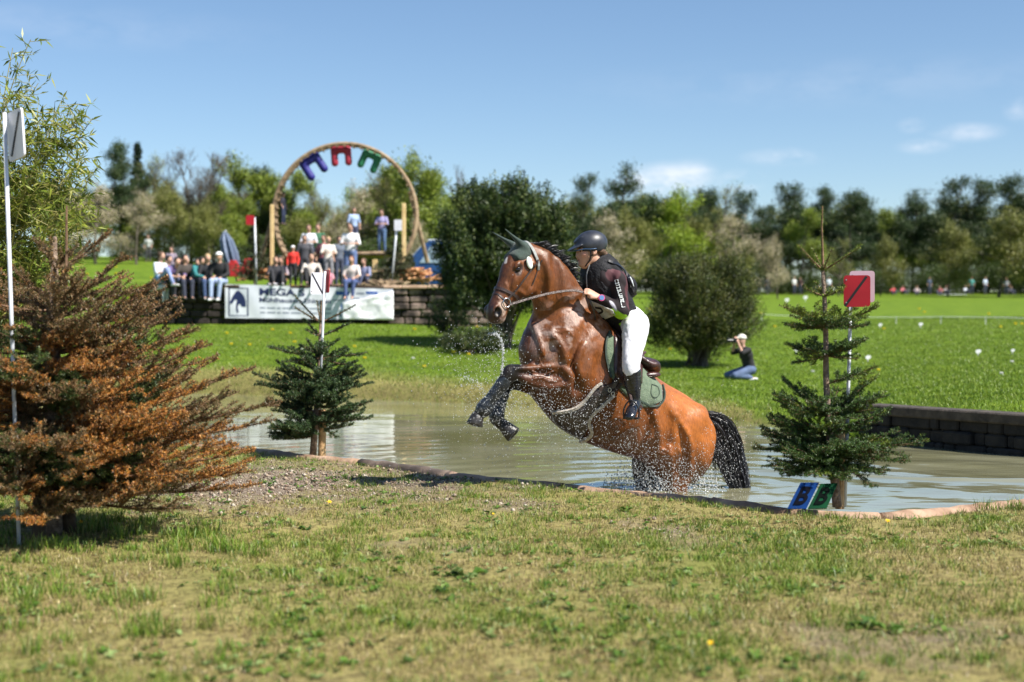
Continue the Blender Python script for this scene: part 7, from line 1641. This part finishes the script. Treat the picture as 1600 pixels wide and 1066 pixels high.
# banner, gently waving cloth
bn = empty('banner', tuple(P(480, 497, 42.82)), 'long white advertising banner with a horse emblem hung on the terrace wall', 'banner')
BA, BB, BC, BD = P(352, 444, 42.86), P(614, 452, 42.86), P(614, 500, 42.86), P(352, 497, 42.86)
def bpt(s, t, off=0): # s along, t down 0..1
    p = BA.lerp(BB, s).lerp(BD.lerp(BC, s), t); w = .012 * math.sin(s * 19 + t * 2) + .008 * math.sin(s * 43 - t * 5) + (.05 * max(0, s - .74) * math.sin(s * 60 + t * 9)); return p + Vector((0, -.03 + w - off, 0))
def bn_sheet(s0, s1, t0, t1, n, m, th, off):
    V = []; F = []
    for lay in (0, 1):
        for i in range(n + 1):
            for j in range(m + 1): V.append(bpt(s0 + (s1 - s0) * i / n, t0 + (t1 - t0) * j / m, off + lay * th))
    w = m + 1; o = (n + 1) * w
    for i in range(n):
        for j in range(m): q = (i * w + j, (i + 1) * w + j, (i + 1) * w + j + 1, i * w + j + 1); F += [q, tuple(o + k for k in reversed(q))]
    rim = [i * w for i in range(n + 1)] + [n * w + j for j in range(1, w)] + [i * w + m for i in range(n - 1, -1, -1)] + [j for j in range(m - 1, 0, -1)]
    for k in range(len(rim)): a, b = rim[k], rim[(k + 1) % len(rim)]; F.append((a, b, o + b, o + a))
    return V, F
mb = MB(); mb.add(*bn_sheet(0, 1, 0, 1, 70, 8, .004, 0)); mb.build('cloth', mat_noise('banner_vinyl', (.60, .63, .70), (.68, .70, .76), scale=2, rough=.55), bn, smooth=False)
m_navy = plain((.012, .022, .09), .5, 'navy_print'); m_grey = plain((.22, .25, .32), .5, 'grey_print'); m_blue = plain((.02, .09, .35), .5, 'blue_print')
def bsheet(name, s0, s1, t0, t1, mat, n=4, off=.006): mb = MB(); mb.add(*bn_sheet(s0, s1, t0, t1, n, 2, .002, off)); return mb.build(name, mat, bn)
def btext(name, txt, s0, s1, t0, t1, mat, bold):
    me = text_mesh(txt, 1.0, .0, bold); V = np.zeros(len(me.vertices) * 3); me.vertices.foreach_get('co', V); V = V.reshape(-1, 3); lo, hi = V.min(0), V.max(0)
    W = [bpt(s0 + (s1 - s0) * (p[0] - lo[0]) / (hi[0] - lo[0]), t1 + (t0 - t1) * (p[1] - lo[1]) / (hi[1] - lo[1]), .009) for p in V]
    me.vertices.foreach_set('co', np.array([tuple(w) for w in W]).ravel()); me.update(); return link(name, me, mat, bn)
btext('lettering', 'MEGA S', .205, .475, .09, .31, m_navy, .035)
btext('lettering', 'Mühlhausen-Ehingen', .205, .63, .37, .56, m_navy, .02)
for j, t in enumerate((.66, .80)):
    s = .21; k = 0
    while s < .60: l = [.03, .05, .022, .04, .06][k % 5]; bsheet('small_print', s, s + l, t, t + .045, m_grey, 2); s += l + .01; k += 1
for a in ((.02, .14, .10, .125), (.02, .14, .915, .94), (.02, .028, .10, .94), (.132, .14, .10, .94)): bsheet('emblem_frame', *a, m_navy, 3)
hp = [(.030, .52), (.045, .36), (.060, .24), (.078, .17), (.082, .10 + .09), (.100, .26), (.115, .36), (.124, .50), (.125, .66), (.098, .66), (.092, .58), (.078, .60), (.076, .70), (.082, .82), (.074, .86), (.066, .76), (.066, .60), (.072, .48), (.060, .44), (.045, .56), (.034, .60)]
mb = MB(); n = len(hp); V = [bpt(s, t, .007) for s, t in hp] + [bpt(s, t, .010) for s, t in hp]; mb.add(V, [tuple(range(n)), tuple(reversed(range(n, 2 * n)))] + [(i, (i + 1) % n, n + (i + 1) % n, n + i) for i in range(n)]); mb.build('horse_emblem', m_navy, bn)
for s0, s1, t0, t1, m_ in ((.66, .74, .12, .24, m_blue), (.70, .73, .24, .36, m_blue), (.69, .74, .52, .68, m_blue), (.78, .83, .14, .20, m_grey), (.84, .91, .10, .18, m_blue), (.66, .78, .86, .90, m_navy), (.80, .97, .86, .90, m_navy), (.64, .72, .38, .42, m_grey), (.75, .80, .30, .34, m_grey)): bsheet('print_patch', s0, s1, t0, t1, m_, 3)
# crumpled white cloth over the right end
V = []; F = []; n_, m_ = 26, 16
for i in range(n_ + 1):
    for j in range(m_ + 1):
        s = .70 + .305 * i / n_; t = (.50 - .44 * (i / n_)) + (1.0 - (.50 - .44 * (i / n_))) * j / m_; nz = float(vnoise(np.array([s * 16]), np.array([t * 3 + s * 5]), 1.6, 91)[0]); V.append(bpt(s, t, .03 + .10 * nz))
for i in range(n_):
    for j in range(m_): F.append((i * (m_ + 1) + j, (i + 1) * (m_ + 1) + j, (i + 1) * (m_ + 1) + j + 1, i * (m_ + 1) + j + 1))
mb = MB(); mb.add(V, F); o = mb.build('white_sheet', plain((.78, .79, .82), .7, 'white_sheet'), smooth=True); tag(o, 'crumpled white sheet over the right end of the banner', 'sheet'); md = o.modifiers.new('thick', 'SOLIDIFY'); md.thickness = .006
# wooden ring
m_wood = mat_noise('weathered_wood', (.18, .12, .07), (.36, .26, .16), scale=5, rough=.85, bump=.5)
m_pale = mat_noise('fresh_timber', (.58, .40, .17), (.74, .55, .28), scale=3, rough=.75)
RY = 46.6; RCc = P(540, 337, RY); RR = 111 / FPX * RY
rg_ = empty('wooden_ring', (RCc.x, RY, 2.45), 'large upright wooden ring with coloured arches hanging from its top', 'ring')
def ringtube(dy, r, rad, name, n=72):
    mb = MB(); pts = [RCc + Vector((math.cos(2 * math.pi * k / n) * r, dy, math.sin(2 * math.pi * k / n) * r)) for k in range(n)]; V = []; F = []; m = 8
    for k, p in enumerate(pts):
        d = nrm(p - RCc - Vector((0, dy, 0)));
        for j in range(m): q = 2 * math.pi * j / m; V.append(p + d * math.cos(q) * rad + Vector((0, 1, 0)) * math.sin(q) * rad)
    for k in range(n):
        for j in range(m): F.append((k * m + j, k * m + (j + 1) % m, ((k + 1) % n) * m + (j + 1) % m, ((k + 1) % n) * m + j))
    mb.add(V, F); mb.build(name, m_wood, rg_, smooth=True)
ringtube(-.22, RR, .06, 'front_hoop'); ringtube(.22, RR, .06, 'back_hoop')
for k in range(56):
    q = 2 * math.pi * k / 56; d = Vector((math.cos(q), 0, math.sin(q))); mb = MB(); mb.tube([RCc + d * (RR - .07) - Vector((0, .30, 0)), RCc + d * (RR - .07) + Vector((0, .30, 0))], .032, 6); mb.build('rung', m_wood, rg_)
mb = MB(); V = []
def arch(ang, mat, label, lean=0, sc=1.0):
    """thick padded arch with two rounded legs, opening towards the ring's centre"""
    q = R(90 - ang); d = Vector((math.cos(q), 0, math.sin(q))); a = Vector((d.z, 0, -d.x)); c = RCc + d * (RR - .10) + Vector((0, -.02, 0)); f = Field(c - Vector((.8, .4, 1.0)), c + Vector((.8, .4, .4)), .03)
    w, h, t = .225 * sc, .50 * sc, .112 * sc
    f.seg(c - a * (w - .02) - d * .08, c + a * (w - .02) - d * .08, (t * 1.1, t), (t * 1.1, t), d, None, k=.02)
    f.seg(c - a * w - d * .08, c - a * w - d * h, (t, t), (t * 1.05, t * 1.05), a, None, k=.06); f.seg(c + a * w - d * .08, c + a * w - d * h, (t, t), (t * 1.05, t * 1.05), a, None, k=.06)
    o = sdf_obj('hanging_arch', f, mat); tag(o, label, 'padded arch', 'coloured arches in the wooden ring')
arch(-33, plain((.012, .012, .18), .6, 'blue_pad'), 'dark blue padded arch hanging at the left of the ring', sc=1.12); arch(-4, plain((.30, .01, .03), .6, 'red_pad'), 'red padded arch hanging at the top of the ring'); arch(24, plain((.012, .14, .06), .6, 'green_pad'), 'green padded arch hanging at the right of the ring')
for (u1, v1, u2, v2, lab) in ((640, 300, 668, 410, 'strut'), (438, 300, 406, 410, 'strut')):
    mb = MB(); mb.tube([P(u1, v1, RY + .2), P(u2, v2, RY + .8)], .07, 6); mb.build(lab, m_wood, rg_)
def post(u, v0, v1, Y, w, label, mat=None):
    a, b = P(u, v0, Y), P(u, v1, Y); mb = MB(); mb.rbox((a + b) / 2, (w, w, (a - b).length), None, .012); tag(mb.build('timber_post', mat or m_pale), label, 'post', 'pale posts of the terrace')
post(425, 320, 452, 46.0, .115, 'pale square post at the left of the ring'); post(631, 318, 452, 46.0, .125, 'pale square post at the right of the ring'); post(586, 406, 452, 45.0, .16, 'short pale post right of the woman in the white T-shirt'); post(441, 400, 452, 47.0, .12, 'short dark post beside the child in red', m_wood)
# platform with railing
pf = empty('timber_platform', tuple(P(560, 450, 48)), 'raised timber platform with a log railing inside the ring', 'platform')
c = P(555, 385, 48.5); mb = MB(); mb.rbox((c.x, 48.6, 3.70), (3.1, 2.2, .12), None, .02); mb.build('deck', m_wood, pf)
for dx in (-1.4, 0, 1.4):
    for y in (47.7, 49.5): mb = MB(); mb.tube([(c.x + dx, y, 2.4), (c.x + dx, y, 3.64)], .07, 8); mb.build('leg', m_wood, pf)
for (u1, v1, u2, v2) in ((495, 385, 516, 416), (516, 385, 495, 416)): mb = MB(); mb.tube([P(u1, v1, 46.2), P(u2, v2, 46.2)], .05, 6); mb.build('cross_brace', m_wood, pf)
mb = MB(); mb.tube([P(488, 398, 46.0), P(602, 396, 46.0)], .07, 8); mb.build('rail', m_wood, pf)
for u in (505, 520, 533, 546): mb = MB(); q = P(u, 393, 45.9); mb.tube([q, q + Vector((0, .5, 0))], .11, 10); mb.build('log_end', m_pale, pf)
mb = MB(); mb.tube([P(490, 425, 46.0), P(600, 424, 46.0)], .06, 8); mb.build('rail', m_wood, pf)
# wood chip and plank heaps
def heap(u, v, Y, w, h, label, seed, mat):
    rg = random.Random(seed); c = P(u, v, Y); mb = MB()
    for i in range(70):
        x = rg.gauss(0, w * .32); z = max(0, h * (1 - abs(x) / w) * rg.uniform(.1, 1)); ang = rg.uniform(-.4, .4); M = Matrix.Rotation(ang, 3, 'Y') @ Matrix.Rotation(rg.uniform(-.6, .6), 3, 'Z'); mb.rbox((c.x + x, Y + rg.uniform(-.3, .3), c.z + z), (rg.uniform(.25, .6), .12, .06), M, .01)
    tag(mb.build('plank_heap', mat), label, 'heap', None, 'stuff')
m_chip = mat_noise('raw_planks', (.40, .18, .08), (.62, .34, .17), scale=4, rough=.9)
heap(412, 437, 45.3, .9, .35, 'heap of orange planks left of the woman in black', 3, m_chip); heap(640, 441, 45.2, 1.3, .5, 'heap of orange planks right of the white board pole', 4, m_chip); heap(600, 447, 44.3, 1.0, .15, 'low line of planks behind the banner end', 6, m_wood)
# gate poles on the terrace
g = empty('gate_marker', tuple(P(400, 450, 44)), 'thin pole with red gate board left of the ring', 'gate marker'); gate_pole(g, P(401, 452, 44.2), P(398, 340, 44.2), .03); board(g, 'red_board', P(391, 344, 44.15), (1, 0, 0), (0, 0, 1), .26, .30, m_signr)
g = empty('gate_marker', tuple(P(617, 450, 44)), 'thin leaning pole with white gate board right of the ring', 'gate marker'); gate_pole(g, P(611, 452, 44.2), P(621, 345, 44.2), .03); board(g, 'white_board', P(622, 352, 44.12), (1, 0, 0), (0, 0, 1), .24, .34, m_signw)
# red wedge markers and folded parasol on the left
for u, v, w, lab in ((363, 427, .55, 'red triangular wedge right of the spectator in the white cap'), (386, 424, .5, 'red triangular wedge left of the small terrace spruce')):
    c = P(u, v, 45.5); mb = MB(); mb.prism([(-w / 2, -.1), (w / 2, -.1), (w * .12, .42), (-w * .12, .42)], Vector((0, .5, 0)), None, c); tag(mb.build('red_wedge', plain((.45, .02, .02), .6, 'red_wedge')), lab, 'jump wedge', 'red wedges on the terrace')
pr = empty('parasol', tuple(P(358, 440, 46)), 'folded grey blue parasol tilting behind the spectator in the white cap', 'parasol'); mb = MB(); mb.tube([P(370, 440, 46), P(352, 360, 46)], .03, 8); mb.build('pole', m_pole, pr)
mb = MB(); V = []; F = []; n = 16; pts = [(P(351, 362, 46), .06), (P(354, 375, 46), .22), (P(359, 395, 46), .28), (P(364, 412, 46), .24), (P(366, 418, 46), .12)]
for k, (p, r) in enumerate(pts):
    for i in range(n): q = 2 * math.pi * i / n; rr_ = r * (1 if i % 2 else .62); V.append(p + Vector((math.cos(q) * rr_, math.sin(q) * rr_, 0)))
for k in range(len(pts) - 1):
    for i in range(n): F.append((k * n + i, k * n + (i + 1) % n, (k + 1) * n + (i + 1) % n, (k + 1) * n + i))
mb.add(V, F); mb.build('folded_cloth', plain((.12, .16, .24), .7, 'blue_grey_cloth'), pr)
# van
def van(u, Y, label):
    x = P(u, 500, Y).x; z = gp(x, Y).z; r = empty('van', (x, Y, z), label, 'van'); L, H, W_ = 4.2, 1.95, 1.8
    prof = [(-2.1, .35), (-2.1, .85), (-1.95, 1.02), (-1.35, 1.15), (-.75, 1.82), (-.55, 1.93), (1.9, 1.95), (2.08, 1.8), (2.1, .35)]
    mb = MB(); mb.prism(prof, Vector((0, W_, 0)), None, Vector((x, Y - W_ / 2, z))); mb.build('body', plain((.012, .06, .20), .3, 'blue_paint', coat=.4), r, bevel=.05)
    mb = MB(); mb.rbox((x + .7, Y, z + 1.98), (2.6, 1.6, .06), None, .02); mb.build('roof_panel', plain((.55, .6, .65), .3, 'pale_roof'), r)
    for a, b in ((-.55, .35), (.5, 1.9)): mb = MB(); mb.prism([(a - .35 if a < 0 else a, 1.15), (b, 1.15), (b, 1.75), (a + .05, 1.75)], Vector((0, .02, 0)), None, Vector((x, Y - W_ / 2 - .03, z))); mb.build('side_window', plain((.30, .40, .50), .08, 'window_glass'), r)
    mb = MB(); mb.add([(x - 1.36, Y - .8, z + 1.2), (x - 1.36, Y + .8, z + 1.2), (x - .80, Y + .75, z + 1.83), (x - .80, Y - .75, z + 1.83), (x - 1.33, Y - .8, z + 1.2), (x - 1.33, Y + .8, z + 1.2), (x - .77, Y + .75, z + 1.83), (x - .77, Y - .75, z + 1.83)], [(0, 1, 2, 3), (7, 6, 5, 4), (0, 4, 5, 1), (1, 5, 6, 2), (2, 6, 7, 3), (3, 7, 4, 0)]); mb.build('windscreen', plain((.4, .5, .6), .08, 'window_glass2'), r)
    for dx in (-1.35, 1.3):
        for dy in (-1, 1): mb = MB(); q = Vector((x + dx, Y + dy * .82, z + .33)); mb.tube([q - Vector((0, .1, 0)), q + Vector((0, .1, 0))], .33, 18); t = mb.build('wheel', plain((.02, .02, .02), .8, 'tyre'), r, bevel=.03); mb = MB(); mb.tube([q + Vector((0, dy * .1, 0)), q + Vector((0, dy * .115, 0))], .2, 14); mb.build('rim', m_metal, t)
van(696, 52.5, 'blue van with pale roof half hidden behind the yew')
# white markers on the field and low white tape
for i, (u, v, s, lab) in enumerate([(1244, 548, 1, 'white field marker left of the right spruce'), (1356, 561, 1, 'white field marker right of the lower spruce branches'), (1528, 552, 1, 'white field marker, nearer of the two at the far right'), (1582, 548, .7, 'small white field marker nearest the right edge'), (1375, 508, .7, 'white field marker on the rise below the red board'), (1438, 508, .8, 'white field marker on the rise in the right half'),
                                   (1229, 470, .8, 'white field marker near the distant walkers'), (1258, 466, .8, 'white field marker right of the one near the walkers'), (1240, 507, .5, 'small white field marker left of the spruce on the rise')]):
    # distance where the ground meets that direction
    Ys = np.linspace(15, 140, 1200); ug = (u - 800) / FPX; zz = gz(ug * Ys, Ys); vv = 505 + FPX * (CAM_Z - zz) / Ys; k = int(np.argmin(np.abs(vv - (v + 5)))); Y = float(Ys[k]); x = ug * Y; z = float(zz[k]); h = 11 * s / FPX * Y
    r = empty('field_marker', (x, Y, z), lab, 'marker', 'small white markers stuck in the field'); mb = MB(); mb.tube([(x, Y, z - .02), (x, Y, z + h * 1.0)], h * .05 + .004, 6); mb.build('peg', m_signw, r)
    mb = MB(); f_ = [(0, h * .35), (h * .42, h * .62), (h * .38, h * .95), (0, h * .98), (-h * .36, h * .8), (-h * .3, h * .5)]; mb.prism(f_, Vector((.0, .012, 0)), None, Vector((x, Y - .02, z))); mb.build('flag', plain((.8, .8, .8), .6, 'white_flag'), r)
tp = empty('boundary_tape', (13, 58, 1.5), 'thin white boundary tape on low pegs across the right field', 'tape')
pts = []
for u in range(1190, 1680, 35):
    Y = 60 - (u - 1190) * .02; x = (u - 800) / FPX * Y; pts.append(Vector((x, Y, gp(x, Y).z + .28)))
for p in pts[::2]: mb = MB(); mb.tube([p - Vector((0, 0, .32)), p + Vector((0, 0, .04))], .012, 6); mb.build('peg', m_signw, tp)
mb = MB(); mb.tube(pts, .012, 5); mb.build('tape', plain((.7, .72, .68), .6, 'white_tape'), tp)
# ---- spray: thrown drops, an uncountable mass
rg = np.random.default_rng(900); D_ = []; S_ = []
def spray(c, n, sx, dirn=(0, 0, 1), s0=.0016, s1=.005, fall=1.0):
    c = np.array(c, float); v = rg.normal(0, 1, (n, 3)) * np.array(sx); D_.append(c + v); S_.append(rg.uniform(s0, s1, n) * rg.uniform(.4, 1, n))
for u, v, Y, n, sx in [(745, 560, 10.9, 620, (.22, .12, .14)), (780, 535, 10.9, 130, (.08, .05, .10)), (790, 480, 10.9, 60, (.12, .1, .1)), (760, 640, 10.85, 420, (.12, .08, .12)), (800, 640, 10.9, 420, (.16, .1, .12)), (860, 625, 10.9, 900, (.20, .08, .14)), (920, 650, 10.95, 900, (.25, .08, .13)),
                       (980, 690, 11.1, 800, (.24, .10, .12)), (1030, 735, 11.25, 1000, (.22, .12, .13)), (1010, 745, 11.3, 650, (.2, .12, .09)), (1075, 740, 11.4, 500, (.16, .12, .14)), (1125, 700, 11.6, 420, (.14, .1, .2)), (800, 690, 11.3, 400, (.5, .3, .10)), (900, 730, 11.6, 600, (.5, .3, .10)), (760, 600, 10.9, 220, (.30, .2, .2)), (1140, 740, 11.5, 300, (.15, .1, .15))]:
    spray(P(u, v, Y), n, sx)
# the thin jet thrown up from the knee and the sheets round the hind legs
js = catmull([tuple(P(784, 584, 10.88)), tuple(P(786, 556, 10.88)), tuple(P(784, 535, 10.88)), tuple(P(776, 522, 10.88)), tuple(P(764, 522, 10.88))], 70); D_.append(js + rg.normal(0, .006, js.shape)); S_.append(rg.uniform(.002, .0055, len(js)))
js = catmull([tuple(P(758, 620, 10.86)), tuple(P(748, 600, 10.86)), tuple(P(735, 592, 10.86)), tuple(P(720, 590, 10.86))], 40); D_.append(js + rg.normal(0, .012, js.shape)); S_.append(rg.uniform(.0015, .004, len(js)))
for k in range(1700):
    a = rg.uniform(0, 6.28); side = rg.integers(0, 2); c = np.array(P((1060, 1008)[side], 772, (11.68, 11.9)[side])); rr_ = rg.uniform(.12, .34); h = abs(rg.normal(0, .09)) * (1.4 - rr_ * 2); D_.append((c + [math.cos(a) * rr_ * 1.1, math.sin(a) * rr_, max(h, 0) - c[2] + .005])[None]); S_.append(np.array([rg.uniform(.002, .007)]))
o = np.concatenate(D_); s = np.concatenate(S_); k = o[:, 2] > .0; o, s = o[k], s[k]; m = len(o)
dirs = np.array([[1, 0, 0], [0, 1, 0], [-1, 0, 0], [0, -1, 0], [0, 0, 1.3], [0, 0, -1.3]]); V = o[:, None] + dirs[None] * s[:, None, None]
T = np.array([[0, 1, 4], [1, 2, 4], [2, 3, 4], [3, 0, 4], [1, 0, 5], [2, 1, 5], [3, 2, 5], [0, 3, 5]]); T = (np.arange(m) * 6)[:, None, None] + T[None]
m_drop, nt, b = new_mat('water_drops'); b.inputs['Base Color'].default_value = (.85, .88, .90, 1); b.inputs['Roughness'].default_value = .08; b.inputs['Transmission Weight'].default_value = .45; b.inputs['IOR'].default_value = 1.33
tag(link('water_spray', mesh_np('water_spray', V.reshape(-1, 3), None, T.reshape(-1, 3), None, True), m_drop), kind='stuff')
